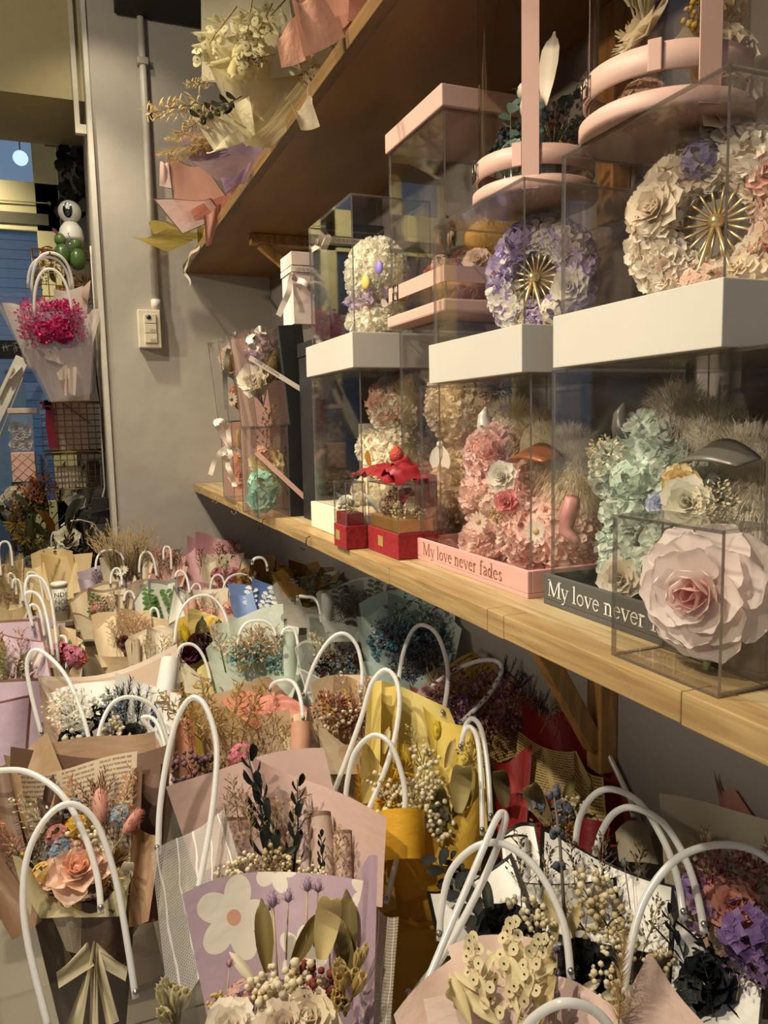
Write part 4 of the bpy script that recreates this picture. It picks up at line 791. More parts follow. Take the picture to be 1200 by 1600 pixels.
def contents(nm, lab, c, rows):
    t = thing(nm, lab, 'flower arrangement', c)
    for k, (kind, dx, dy, dz, sz, cl, zz) in enumerate(rows): put(t, kind, (c[0]+dx, c[1]+dy, c[2]+dz), sz, cl, zz, k % 2, k*.9)
contents('mini_flower_arrangement', 'white and grey mini flowers in the smaller red box', (.433, 1.221, SZ+.0605), [('peony', -.004, .012, .014, .030, '#e9e6da', (-.6, -.2, .8)), ('tuft', .0, -.016, .008, .030, ('#7a6a4a', '#a08a60'), (-.5, -.6, .6)), ('leaf', 0, .015, .006, .030, '#9db4c4', (-.4, .4, .8)), ('leaf', .005, -.002, .006, .03, '#c9d0d2', (.1, -.2, 1)), ('berries', -.006, .018, .006, .02, '#cdb890', (-.8, .3, .5))])
contents('mini_flower_arrangement', 'red and cream berry posy in the gold-banded red box', (.484, 1.12, SZ+.0605), [('berries', -.012, -.030, .012, .036, ('#e8dcb8', '#c9a878'), (-.6, -.7, .5)), ('hydr', -.010, .0, .014, .038, ('#a08068', '#8a5a50'), (-.8, -.2, .6)), ('hydr', -.008, .030, .014, .038, ('#b8a488', '#8a6a5c'), (-.8, .3, .5)), ('berries', .01, -.045, .008, .03, ('#d8c8a0', '#b89060'), (.1, -.9, .4)), ('statice', .0, .01, .026, .04, ('#8a3a38', '#6a2a2c'), (-.4, -.2, 1)), ('rose', .005, -.01, .036, .03, ('#a02028', '#8a1820'), (-.3, -.5, .8)), ('leaf', -.02, .05, .0, .04, '#c9ccb8', (-.5, .3, 1))])
BW = thing('red_satin_bow', 'crumpled red satin bow draped over the red gift boxes', 'bow', (.486, 1.12, SZ+.115)); sat = M('#86121a', .42, 0, .12, .08, 0, 20, .5)
from mathutils import noise as NZ
def drape(fn, nm='bow_loop', nu=26, nv=16, amp=.006):
    def g(u, v): p = V(fn(u, v)); q = NZ.noise(p*70)*amp+abs(NZ.noise(p*38+V((3, 1, 2))))*amp*1.6; return p+V((q*.35, q*.2, q))
    b = MB(); b.grid(g, nu, nv); b.build(nm, sat, BW)
zb0 = SZ+.1150
drape(lambda u, v: V((.446+.062*v, 1.095+.165*u, zb0+.022*math.sin(PI*min(1, u*1.05))**.7*(.35+.65*math.sin(PI*v))+.001)))
drape(lambda u, v: V((.452+.055*v, 1.062+.08*u, zb0+.030*math.sin(PI*u)**.7*(.5+.5*math.sin(PI*v))+.001)))
drape(lambda u, v: V((.500+.024*v, 1.050+.05*v-.004*u, zb0+.024-.050*u+.010*math.sin(PI*u))), 'bow_tail')
drape(lambda u, v: V((.5195+.002*math.sin(8*v), 1.06+.09*v, SZ+.002+.125*u)), 'bow_tail', amp=.002)
drape(lambda u, v: V((.462+.04*v, 1.085+.030*u, zb0+.016+.022*math.sin(PI*u)*(.6+.4*math.sin(PI*v)))), 'bow_knot')
b = MB(); p = V((.482, 1.128, zb0+.045)); b.lathe(p, [(.0001, -.016), (.010, -.012), (.012, -.004), (.009, .006), (.0001, .013)], 14); o = b.build('strawberry', M('#b8432e', .5, 0, .2, 0, .6, 400), None); tag(o, 'small red strawberry resting on top of the satin bow', 'strawberry')
LF = MB(); LF.petal((.462, 1.19, zb0+.02), (-.1, .3, 1), (-1, -.4, 0), .032, .014, .2, 0, 0, 2, 4); o = LF.build('ochre_leaf', PET('#a8742c'), None); tag(o, 'small ochre leaf sticking up behind the satin bow', 'leaf')
# --- stacked book-shaped flower boxes at the far end
cream_r = M('#e7d6c4', .5, 0, .03); blk = M('#1f1d1b', .5, 0, .1)
def ribbon(par, pts, w_, mat, up=(0, -1, 0), txt=None, nm='ribbon'):
    pts = [V(p) for p in pts]; b = MB(); n = len(pts)-1; u = V(up)
    def fn(a, v): x = a*n; i = min(int(x), n-1); p = pts[i].lerp(pts[i+1], x-i); d = (pts[i+1]-pts[i]).normalized(); s = d.cross(u).normalized(); return p+s*(v-.5)*w_
    b.grid(fn, max(8, n*2), 1); return b.build(nm, mat, par)
def bookbox(lab, x0, x1, xb, y0, y1, z0, z1, tilt, back, frame_col, fl, ilab, rib, ribc=cream_r, txt=None):
    t = thing('book_flower_box', lab, 'flower box', (x0, y0, z0), 'book-shaped flower boxes with ribbons')
    a = thing('boxed_flowers', ilab, 'flower arrangement', (x0, y0, z0)); 
    pv = V((x1, 0, z0)); Rm = Matrix.Translation(pv) @ Matrix.Rotation(math.radians(tilt), 4, 'Y') @ Matrix.Translation(-pv)
    case(t, x0, xb, y0, y1, z0, z1, .0025, True)
    b = MB(); b.box((xb, y0-.002, z0), (x1, y1+.002, z1+.003)); b.build('case_back', back, t, False, .001)
    b = MB(); b.box((xb-.012, y1-.010, z0+.003), (xb-.0005, y1-.004, z1-.004)); b.box((x0+.004, y1-.008, z0+.003), (xb-.013, y1-.004, z1-.004)); b.build('lining', frame_col, t, False)
    for k, (kind, fx, fz, sz, cl, zz) in enumerate(fl): put(a, kind, (x0+(xb-x0)*fx, y0+(y1-y0)*.35, z0+(z1-z0)*fz), sz*1.45, cl, zz, k % 2, k)
    for (p, q) in rib:
        P = lambda f: V((x0+(x1-x0)*f[0], y0-.004, z0+(z1-z0)*f[1])); rb = ribbon(t, [P(p), P(q)], .011, ribc)
        d = (P(q)-P(p)).normalized()
        if txt: sans(txt, P(p)+d*.012-V((0, 0, .002)), d, V((0, -1, 0)).cross(d), .0082, M('#8a6a5a', .5), rb)
    for o in (t, a):
        o.matrix_world = Rm @ Matrix.Translation(o.location)
    return t
FLW = [('peony', .45, .30, .055, '#efc0aa', (-.4, -.9, .2)), ('bunny', .45, .40, .08, ('#d8bc88', '#c9a870'), (-.1, -.2, 1)), ('rose', .60, .62, .045, ('#e8b098', '#df9c88'), (-.3, -.9, .3)), ('leaf', .75, .40, .05, '#4c5a4e', (.2, -.3, -1)), ('daisy', .5, .5, .03, ('#e2a83c', '#b87a20'), (-.3, -1, .2)), ('eucal', .6, .35, .07, ('#54665a', '#6c7c6c'), (.1, -.2, 1))]
FLW2 = [('hydr', .45, .36, .065, ('#9fcdb4', '#b5d8c0'), (-.5, -.9, .2)), ('peony', .55, .55, .055, '#ead9a8', (-.3, -.9, .3)), ('sprig', .45, .55, .09, ('#a8685c', '#8a4a48'), (.1, -.1, 1)), ('hydr', .5, .68, .045, ('#d8a888', '#c99078'), (-.3, -.9, .2)), ('peony', .35, .22, .05, '#a8d0bc', (-.5, -.9, -.2))]
FLW3 = [('rose', .65, .30, .05, ('#c88a58', '#a86a40'), (-.3, -.9, .2)), ('bunny', .5, .35, .08, ('#b89858', '#a08048'), (-.15, -.2, 1)), ('peony', .6, .72, .06, '#e8d2c0', (-.3, -.9, .3)), ('hydr', .75, .55, .05, ('#8a8478', '#a09a8c'), (-.2, -1, .2)), ('daisy', .3, .28, .03, ('#efe6d2', '#c8b080'), (-.5, -.9, 0)), ('peony', .8, .2, .04, '#d8a898', (0, -1, 0))]
FLW4 = [('hydr', .55, .78, .055, ('#9a8496', '#c8a09a'), (-.2, -.9, .3)), ('needle', .45, .42, .09, ('#4a463e', '#5a5448'), (.1, -.1, 1)), ('lily', .4, .3, .06, ('#ece2c8', '#d6c49c'), (-.4, -.6, .8)), ('rose', .75, .62, .045, ('#d6a88c', '#c8947a'), (0, -1, .2)), ('bunny', .45, .22, .09, ('#a88c50', '#92783e'), (.3, -.2, 1)), ('peony', .3, .50, .05, '#e9dcc8', (-.5, -.8, .2))]
pinkl = M('#e8b8a4', .5, 0, .03)
ya = onZ(366, 784, SZ).y; yb_ = onZ(404, 811, SZ).y; xA = onZ(366, 784, SZ).x; xB = onZ(404, 811, SZ).x
bookbox('clear ribboned box of peach flowers at the far end of the shelf', xA, xA+.12, xA+.088, ya, ya+.16, SZ, SZ+.224, 0, cream_r, pinkl, FLW, 'peach and ochre flowers in the far ribboned box', [((0, .68), (1.0, .30))], cream_r, 'LOVE IS ETERNAL')
bookbox('clear black-backed box of mint flowers standing on the shelf', xB, xB+.128, xB+.074, yb_, yb_+.17, SZ, SZ+.207, 0, blk, pinkl, FLW2, 'mint and cream flowers in the black-backed box on the shelf', [((0, .72), (1.02, .10))], M('#e6b8a4', .5))
bookbox('leaning clear box with a grey ribbon stacked at the far end', xA-.006, xA+.11, xA+.082, ya, ya+.16, SZ+.2285, SZ+.46, -5, cream_r, M('#b8b0a8', .5), FLW3, 'dusty brown and cream flowers in the leaning far box', [((0, .60), (1.0, .28))], M('#6e675c', .5), 'LOVE IS ETERNAL')
bookbox('leaning clear black-backed box stacked on the mint flower box', xB+.004, xB+.135, xB+.080, yb_, yb_+.17, SZ+.2115, SZ+.43, -5, blk, pinkl, FLW4, 'mauve and cream flowers in the leaning black-backed box', [((.02, .72), (1.25, .18))], cream_r, 'LOVE IS ETERNAL')
# ribbon bows and hanging tails on those boxes
def bowrib(lab, pts_list, mat, X=None, Y=None, w_=.012):
    ps = [[onY(p[0], p[1], Y) for p in pl] for pl in pts_list]; t = thing('ribbon_bow', lab, 'ribbon', ps[0][0], 'ribbons tied on the flower boxes')
    for pl in ps:
        sm = []
        for i in range(len(pl)-1): sm += [pl[i].lerp(pl[i+1], k/4) for k in range(4)]
        sm.append(pl[-1]); ribbon(t, [p+V((0, .006*math.sin(i*.9), 0)) for i, p in enumerate(sm)], w_, mat, (0, -1, 0), nm='ribbon_loop')
bowrib('pale pink ribbon bow trailing from the far box on the shelf', [[(358, 697), (340, 668), (336, 658), (346, 657), (357, 672), (358, 697)], [(358, 697), (344, 706), (336, 720), (328, 742)], [(358, 697), (348, 710), (350, 716), (360, 712), (358, 697)], [(356, 712), (356, 730), (366, 752), (366, 760)]], cream_r, Y=ya-.012, w_=.013)
bowrib('grey ribbon tail hanging from the leaning far box', [[(360, 530), (366, 522), (374, 524), (374, 533), (362, 538)], [(358, 545), (354, 565), (352, 590), (354, 640)]], M('#7c7568', .5), Y=ya-.014, w_=.013)
bowrib('cream ribbon bow at the corner of the leaning black-backed box', [[(404, 545), (392, 540), (388, 530), (396, 526), (405, 535)], [(402, 520), (404, 514), (412, 514), (411, 522)]], cream_r, Y=yb_-.012, w_=.013)
# tall gift boxes on and behind the stacks
def gift(lab, px0_, px1_, pyt, pyb, Y, depth, col, zb, ribpy=None, txt=None):
    a, c = onY(px0_, (pyt+pyb)/2, Y).x, onY(px1_, (pyt+pyb)/2, Y).x; zt_ = onY((px0_+px1_)/2, pyt, Y).z
    t = thing('tall_gift_box', lab, 'gift box', ((a+c)/2, Y+depth/2, zb), 'tall ribboned gift boxes'); b = MB(); b.box((a, Y, zb), (c, Y+depth, zt_-.03)); b.build('body', M(col, .5, 0, .04), t, False, .001)
    b = MB(); b.box((a-.002, Y-.002, zt_-.0295), (c+.002, Y+depth+.002, zt_)); b.build('lid', M(col, .5, 0, .04), t, False, .001)
    if ribpy:
        z = onY(px0_, ribpy, Y).z; rb = MB(); rb.box((a-.003, Y-.003, z-.006), (c+.003, Y-.0021, z+.006)); rb.box((a-.003, Y-.0021, z-.006), (a-.0021, Y+depth, z+.006)); o = rb.build('ribbon', cream_r, t, False)
        sans(txt, (a+.006, Y-.0033, z-.0035), (1, 0, 0), (0, 0, 1), .0095, M('#7a5a4c', .5), o)
    return t, a, c
gz = SZ+.2115+.2215
gift('pale pink tall gift box with lettered ribbon on the black-backed box', 457, 497, 394, 480, yb_+.03, .09, '#e6cdbd', gz+.003, 420, 'LOVE IS ETERNAL')
gift('dark green gift box tied with lettered ribbon behind the white bear', 513, 600, 350, 530, 1.56, .10, '#2a2a26', 1.12, 375, 'LOVE IS ETERNAL')
gift('plain black tall box standing beneath the ribboned green gift box', 494, 560, 530, 800, 1.545, .115, '#232120', SZ, None)
bowrib('pale pink ribbon tails hanging down the tall pink gift box', [[(458, 428), (452, 450), (446, 470), (434, 494)], [(457, 432), (472, 440), (490, 455), (500, 466)]], cream_r, Y=yb_+.020, w_=.013)
bowrib('cream ribbon bow on the edge of the dark gift box', [[(497, 385), (503, 368), (508, 362), (512, 372), (506, 392)], [(497, 378), (486, 374)]], cream_r, Y=1.548, w_=.013)
# ------------------------------------------------------------------ bouquets on the floor, nearest first
K = lambda c, **kw: paper(c, **kw)
TAN = ('#c9b48a', '#b89c6a'); CRM = ('#efe4c6', '#e2d0a4'); STEM = '#8d7d52'
# brown bouquet with peach rose, bottom left
B = Bq('bouquet', 'brown paper bouquet with one peach rose and pink bunny tails', onZ(130, 1330, .56), 40)
br, br2, nw = K('#866850'), K('#6e5342'), K('#cdb99c', pat='news', c2='#8a7a66', prm=(26, 3))
B.cone(135, 1420, 150, K('#6b5745', trans=.2))
B.sheet([(20, 1185), (270, 1172), (232, 1420), (10, 1425)], -.075, br2, .03)
B.sheet([(6, 1182), (74, 1152), (112, 1240), (46, 1330)], (-.05, -.07, -.055, -.03), K('#a88a68'), .01)
B.sheet([(-70, 1215), (12, 1192), (62, 1425), (-40, 1445)], (-.01, -.05, .01, .03), br2, .02)
B.sheet([(-60, 1330), (-8, 1325), (66, 1440), (20, 1470)], (.02, .01, .03, .05), br, .015)
B.sheet([(35, 1218), (214, 1192), (205, 1400), (62, 1415)], -.055, nw, .03, top=.012)
B.sheet([(72, 1165), (240, 1150), (250, 1230), (90, 1215)], -.09, K('#a88a6c'), .02)
B.roll((234, 1202), (222, 1440), 62, 46, br2, -.02, 300, -60)
B.sheet([(208, 1305), (250, 1300), (232, 1440), (200, 1450)], (0, -.01, .02, .03), K('#9a7754'), .01)
tu = K('#e6d8a6', trans=.4, clearness=.35)
B.sheet([(22, 1362), (112, 1398), (118, 1432), (48, 1436)], (.02, .03, .035, .03), tu, .01, .012, name='tulle')
B.sheet([(112, 1392), (205, 1388), (196, 1432), (116, 1434)], (.03, .02, .03, .035), tu, .01, .014, name='tulle')
B.sheet([(40, 1412), (250, 1402), (182, 1500), (92, 1508)], (.02, .02, .0, .0), K('#6d5a48', trans=.35, clearness=.25), -.03)
B.sheet([(74, 1418), (131, 1420), (126, 1492), (104, 1486)], (.03, .03, .008, .008), K('#b9a88e', pat='news', c2='#8a7a66', prm=(20, 2)), .0)
B.sheet([(128, 1420), (196, 1412), (178, 1505), (126, 1498)], (.035, .03, .01, .01), K('#5c4a3c', trans=.2), -.01)
B.fls([('rose', 122, 1358, 92, ('#f6d2b8', '#f3bd9e'), .035), ('hydr', 121, 1293, 36, ('#e8bc3c', '#d9a428'), .012), ('bunny', 160, 1330, 92, ('#dba896', '#cf9886'), .012, 2), ('bunny', 172, 1335, 74, ('#d9a08e', '#cc9080'), .015, 42), ('needle', 158, 1290, 84, ('#7a3020', '#5e2016'), -.02, -6), ('needle', 150, 1285, 74, ('#8a3a24', '#6a281a'), -.025, 18), ('oat', 182, 1325, 110, ('#e6b890', '#dca87c'), -.01, 14), ('oat', 125, 1290, 74, ('#e6bc98', '#dcae88'), -.015, -10), ('oat', 45, 1350, 78, ('#d99c7c', '#c98a6a'), .01, -34), ('sprig', 90, 1310, 86, ('#efe6c8', '#ded0a4'), .0, -38), ('hydr', 92, 1332, 42, ('#94a0b0', '#7c8a9c'), .012), ('hydr', 188, 1277, 34, ('#8f9cac', '#aab2bc'), .005), ('hydr', 112, 1265, 34, ('#a8a498', '#8c94a0'), -.01), ('berries', 128, 1318, 60, CRM, .012), ('berries', 145, 1340, 52, CRM, .015), ('hydr', 90, 1308, 36, ('#c88a80', '#b87468'), .01), ('hydr', 120, 1330, 30, ('#d89a90', '#c98a84'), .02), ('thistle', 66, 1362, 44, ('#d9c050', '#c8ac3c', '#9a8a50'), .02, -40), ('hydr', 70, 1368, 40, ('#d8a860', '#c8b070'), .018), ('tuft', 170, 1375, 40, ('#d9c060', '#c0a048'), .022), ('tuft', 178, 1350, 50, ('#8a6a3c', '#6a4c2a'), .0), ('tuft', 100, 1398, 44, ('#8a4c28', '#6e3a20'), .015), ('statice', 150, 1385, 40, ('#8a4a50', '#6a3a40'), .015), ('leaf', 85, 1300, 60, '#5a4438', -.02, -20), ('leaf', 72, 1270, 56, '#4e3a32', -.03, 12), ('leaf', 98, 1296, 52, '#584238', -.015, 25), ('statice', 60, 1330, 40, ('#7a7466', '#5e5a50'), -.01), ('curl', 190, 1395, 60, '#d9d0b0', .02, 20)])
bowm = K('#cfc3a0', trans=.4, clearness=.3)
for cs, of in (([(138, 1492), (150, 1490), (128, 1610), (104, 1600)], (.03, .03, .06, .07)), ([(144, 1490), (156, 1490), (186, 1596), (166, 1604)], (.03, .03, .07, .06)), ([(134, 1492), (146, 1494), (92, 1545), (88, 1520)], (.03, .03, .05, .05)), ([(148, 1490), (156, 1492), (200, 1512), (196, 1534)], (.03, .03, .05, .05)), ([(142, 1494), (152, 1494), (154, 1612), (140, 1612)], (.035, .035, .06, .06))): B.sheet(cs, of, bowm, .012, .01, name='ribbon_tail')
bag(B, 'frosted carrier bag at the left front with the brown peach-rose bouquet', [dict(p=[(78, 1615), (45, 1480), (36, 1400), (45, 1330), (75, 1275), (112, 1256), (150, 1285), (180, 1370), (200, 1480), (212, 1560)], o=(.06, .08, .05)), dict(p=[(-40, 1215), (0, 1204), (45, 1207), (95, 1240), (130, 1300), (152, 1370), (158, 1428)], o=(.0, .05, .06))], .27, .17, .43, back=-.01)
# mauve bouquet with black ruscus
B = Bq('bouquet', 'dusty pink bouquet with four tall black ruscus stems', onZ(430, 1310, .58), 42)
mv, mv2 = K('#c2a398'), K('#c9ab9e', border='#8a715e', bw=.022)
B.cone(430, 1390, 250, mv)
B.sheet([(265, 1246), (505, 1180), (560, 1400), (318, 1400)], -.08, mv, .03, top=.03)
B.sheet([(390, 1190), (600, 1300), (596, 1420), (480, 1400)], (-.09, -.03, .01, -.05), mv, .03, top=.02)
B.sheet([(345, 1290), (478, 1232), (500, 1370), (372, 1400)], -.05, K('#cbb0a4', border='#8a715e', bw=.05), .012)
B.sheet([(430, 1245), (484, 1238), (500, 1380), (446, 1390)], -.04, K('#cdb2aa'), .01)
B.roll((500, 1272), (512, 1400), 46, 52, K('#d3b5a4', border='#8a715e', bw=.06), -.03, 250, 120)
B.roll((538, 1300), (540, 1400), 40, 40, K('#cfae9c', border='#8a715e', bw=.06), -.02, 230, 90)
B.sheet([(240, 1345), (352, 1262), (390, 1400), (268, 1600)], (.015, -.02, .0, .03), paper('#f4efe6', pat='net', c2='#ffffff', prm=52), .02, name='netting')
B.fls([('ruscus', 420, 1372, 188, ('#2b302a', '#20241f', '#1c1f1a'), -.01, -7), ('ruscus', 446, 1372, 152, ('#2b302a', '#1f231e', '#1c1f1a'), .0, -14), ('ruscus', 458, 1368, 138, ('#2b302a', '#20241f', '#1c1f1a'), .0, 7), ('ruscus', 503, 1385, 74, ('#2b302a', '#20241f', '#1c1f1a'), .01, 4), ('sprig', 400, 1345, 100, ('#c6a284', '#b08a6c'), .0, -10), ('sprig', 420, 1350, 88, ('#bfa07c', '#a88a66'), .0, 12), ('sprig', 440, 1350, 100, ('#c8a88c', '#b08c70'), -.01, 20), ('sprig', 515, 1385, 80, ('#bd9c78', '#a08260'), .01, 18), ('sprig', 346, 1320, 70, ('#b89a80', '#a08468'), -.02, 10), ('sprig', 375, 1300, 80, ('#b89a80', '#a08468'), -.04, -8), ('berries', 425, 1352, 50, ('#c9b88a', '#b49c6c'), .012), ('berries', 455, 1362, 44, CRM, .015), ('berries', 385, 1358, 46, CRM, .012), ('berries', 488, 1372, 40, CRM, .015), ('berries', 355, 1368, 40, CRM, .01), ('statice', 430, 1368, 50, ('#b09a74', '#98825c'), .01), ('statice', 400, 1375, 50, ('#a8946c', '#8c7850'), .008), ('leaf', 432, 1345, 36, '#4c5240', .01, 60)])
bag(B, 'clear carrier bag holding the dusty pink black-ruscus bouquet', [dict(p=[(247, 1335), (250, 1260), (262, 1180), (278, 1120), (300, 1090), (322, 1105), (338, 1160), (336, 1230), (325, 1310), (308, 1400)], o=(.0, .03, .03))], .27, .15, .42)
# lilac bouquet with printed white flower, bottom centre
B = Bq('bouquet', 'lilac bouquet with a big white printed flower and thistles', onZ(455, 1500, .60), 44)
li = K('#bda2b0', trans=.25)
B.cone(450, 1610, 260, li)
B.sheet([(290, 1414), (566, 1376), (575, 1640), (335, 1640)], -.07, paper('#c0a6b2', pat='flower', c2='#e9dfce', prm=[(.24, .74, .20, .8), (.50, 1.02, .12, .8), (.62, .5, .14, .8), (1.02, .92, .10, .8)]), .025, .006, top=.018)
B.sheet([(560, 1350), (590, 1345), (582, 1640), (548, 1640)], (-.06, .0, .03, -.02), K('#b298a8'), .01)
B.sheet([(566, 1380), (618, 1440), (606, 1640), (560, 1640)], (-.04, .0, .04, .0), paper('#ddd2c0', pat='net', prm=40), .02, name='netting')
th = ('#b49ab4', '#ccb2c4', '#b0a070')
B.fls([('thistle', 434, 1530, 120, th, .0, -3), ('thistle', 447, 1500, 96, th, -.02, 4), ('thistle', 478, 1490, 104, th, -.02, 4), ('thistle', 490, 1480, 92, th, -.025, 8), ('thistle', 516, 1540, 104, th, -.005, 2), ('thistle', 352, 1580, 70, ('#c493a4', '#d0a8b0', '#b0a080'), .0, 5), ('thistle', 425, 1480, 60, th, -.03, -5), ('curl', 502, 1500, 120, '#d2be84', .0, 14), ('leaf', 418, 1520, 100, '#7a6a3c', -.02, -4), ('leaf', 455, 1515, 90, '#6c5c30', -.02, 34), ('leaf', 398, 1535, 56, '#e2d8bc', .0, -40), ('leaf', 540, 1530, 120, '#6e6038', -.03, 6), ('leaf', 548, 1540, 100, '#7a6c42', -.02, -8), ('berries', 420, 1556, 84, CRM, .02), ('berries', 455, 1545, 84, CRM, .018), ('berries', 395, 1575, 66, CRM, .025), ('berries', 440, 1580, 80, CRM, .03), ('berries', 478, 1540, 56, ('#e2d3a4', '#cdb880'), .01), ('berries', 495, 1545, 80, ('#8a4438', '#743428', '#5a3424'), .015), ('statice', 490, 1575, 70, ('#8c4a3c', '#6a3028'), .02), ('lily', 540, 1575, 100, ('#ead6a0', '#e0c888'), .02), ('lily', 552, 1530, 74, ('#ecdcac', '#e4cf96'), .01), ('peony', 360, 1612, 80, '#efe4d2', .04), ('peony', 445, 1610, 86, '#eddcc8', .045), ('rose', 402, 1622, 80, ('#efe2cc', '#e8cfae'), .045), ('hydr', 380, 1560, 50, ('#d8b0a4', '#cfa094'), .02), ('berries', 345, 1572, 40, '#d9bc78', .02), ('peony', 480, 1600, 90, '#e6d6b8', .04), ('lily', 275, 1600, 100, ('#efe6c8', '#e2d6ac'), .06)])
bag(B, 'clear carrier bag holding the lilac white-flower bouquet', [], .28, .16, .42)
# yellow bouquet
B = Bq('bouquet', 'bright yellow bouquet with rolled paper and cream berries', onZ(650, 1250, .56), 36)
ye, ye2, ol = K('#d9c06a'), K('#dfa92e'), K('#a89452')
B.cone(655, 1420, 175, K('#c9972e'), .7)
B.sheet([(578, 1080), (700, 1110), (752, 1230), (560, 1290)], -.09, K('#dcc878'), .03, top=.02)
B.sheet([(660, 1105), (752, 1150), (762, 1300), (700, 1300)], (-.09, -.04, .0, -.05), K('#d2b756'), .02)
B.roll((600, 1068), (598, 1200), 46, 52, ye, -.055, 290, -30)
B.sheet([(700, 1290), (768, 1215), (752, 1360), (675, 1350)], (.03, .0, .01, .03), K('#c9a23c'), -.02)
B.sheet([(546, 1245), (600, 1250), (620, 1420), (560, 1440)], (-.02, .0, .02, .0), K('#c8a048'), .01)
B.roll((628, 1268), (632, 1345), 74, 66, ye2, .035, 280, 150, spiral=.1)
B.sheet([(592, 1300), (760, 1300), (735, 1420), (605, 1430)], (.04, .01, .0, .01), K('#cf9c2c', trans=.35), -.04, .0048)
B.sheet([(596, 1400), (700, 1380), (690, 1450), (600, 1460)], (.02, .015, .01, .01), K('#c2922c', trans=.35), -.02, .012)
B.sheet([(568, 1165), (598, 1195), (600, 1240), (562, 1215)], (-.01, -.02, -.01, .0), K('#b89c58'), .01)
B.fls([('berries', 662, 1225, 52, CRM, .01), ('berries', 675, 1262, 60, CRM, .015), ('berries', 645, 1240, 48, CRM, .012), ('berries', 600, 1230, 54, CRM, .012), ('berries', 592, 1290, 60, CRM, .02), ('berries', 585, 1335, 50, CRM, .025), ('berries', 660, 1190, 48, CRM, -.01), ('berries', 680, 1285, 56, CRM, .02), ('berries', 622, 1250, 44, CRM, .015), ('tuft', 612, 1222, 40, ('#e2b630', '#c89820'), .012), ('bunny', 645, 1225, 60, ('#d0b040', '#b89830'), .0, -12), ('bunny', 682, 1180, 50, ('#dcc040', '#c8a830'), -.015, 4), ('tuft', 630, 1205, 40, ('#cfa83c', '#b8902c'), .0), ('plume', 565, 1270, 70, ('#d9a840', '#c89830'), .0, -6), ('tuft', 605, 1255, 40, ('#e8b828', '#d0a020'), .015), ('leaf', 696, 1200, 46, '#b8a268', .0, 20), ('curl', 716, 1270, 96, '#a89866', .02, 8), ('curl', 700, 1290, 80, '#77704a', .015, -18), ('leaf', 712, 1300, 80, '#6c6440', .0, 12), ('leaf', 730, 1260, 70, '#8a7c4a', -.01, 6), ('curl', 690, 1310, 70, '#6f7050', .02, -10), ('sprig', 660, 1190, 54, ('#d8c890', '#c8b070'), -.02, -20), ('statice', 738, 1180, 40, ('#b89c48', '#98803c'), -.01), ('leaf', 600, 1178, 40, '#cdbb80', -.02, 10)])
bag(B, 'clear carrier bag holding the bright yellow bouquet', [dict(p=[(518, 1247), (540, 1190), (565, 1120), (580, 1070), (600, 1047), (618, 1060), (624, 1100), (615, 1160), (595, 1220), (569, 1280)], o=(-.02, .0, .04)), dict(p=[(539, 1263), (543, 1220), (555, 1175), (582, 1149), (608, 1160), (625, 1200), (633, 1250), (622, 1330), (603, 1412)], o=(.03, .06, .05))], .20, .14, .42)
# red bouquet with newsprint
B = Bq('bouquet', 'deep red bouquet with newspaper print sheet and blue thistles', onZ(870, 1260, .56), 36)
rd = K('#8c1f1d', trans=.15); rdd = K('#741716', trans=.12)
B.cone(875, 1350, 170, rdd)
B.sheet([(815, 1108), (880, 1112), (985, 1240), (830, 1330)], (-.12, -.12, -.10, -.12), rd, .01)
B.sheet([(872, 1130), (975, 1180), (985, 1320), (900, 1330)], (-.10, -.07, -.05, -.09), rdd, .01)
B.sheet([(774, 1190), (832, 1172), (820, 1340), (778, 1340)], (-.03, -.06, -.02, .0), rd, .015)
np_ = B.sheet([(810, 1152), (900, 1176), (955, 1285), (800, 1256)], (-.07, -.06, -.035, -.045), paper('#c8a968', pat='news', c2='#6a5430', prm=(24, 2)), .012)
np2 = B.sheet([(896, 1176), (942, 1222), (948, 1292), (900, 1286)], (-.055, -.04, -.02, -.03), paper('#c9ab6c', pat='news', c2='#6a5430', prm=(14, 2)), .01)
e = (B.pix(850, 1248, -.03)-B.pix(803, 1240, -.03)); sans('ravurePr', B.pix(804, 1246, -.030), e.normalized(), (e.normalized().cross(-B.N)).normalized()*1, .0185, M('#4a3420', .6), np_)
B.sheet([(775, 1300), (845, 1280), (850, 1340), (785, 1345)], (.01, .02, .02, .02), rd, -.02, .01)
B.roll((930, 1285), (925, 1340), 60, 50, rdd, .02, 290, 40)
B.sheet([(962, 1300), (1012, 1278), (1030, 1350), (968, 1345)], (.0, .0, .02, .02), K('#b9ab92'), -.015, name='paper_corner')
B.fls([('thistle', 872, 1330, 96, ('#8a94a4', '#6c7888', '#7a7050'), .01, -2), ('hydr', 842, 1258, 34, ('#9aa2b0', '#7a8494'), .01), ('hydr', 878, 1270, 36, ('#8c96a8', '#6a7486'), .015), ('peony', 862, 1260, 34, '#d8765c', .01), ('berries', 895, 1262, 40, CRM, .0), ('berries', 870, 1285, 36, CRM, .01), ('curl', 858, 1290, 90, '#8a7a52', .02, -30), ('leaf', 880, 1262, 50, '#8a8050', .0, 18), ('curl', 790, 1262, 76, '#5c4c30', .0, -12), ('oat', 845, 1145, 60, ('#8a6a40', '#74582f'), -.09, 25), ('needle', 842, 1120, 46, ('#4a1a18', '#38120f'), -.10, 6), ('tuft', 885, 1300, 50, ('#c9a060', '#a8844c'), .01), ('statice', 860, 1310, 60, ('#8a5a48', '#6a4030'), .01), ('leaf', 905, 1312, 40, '#d8ccb0', .02, 40)])
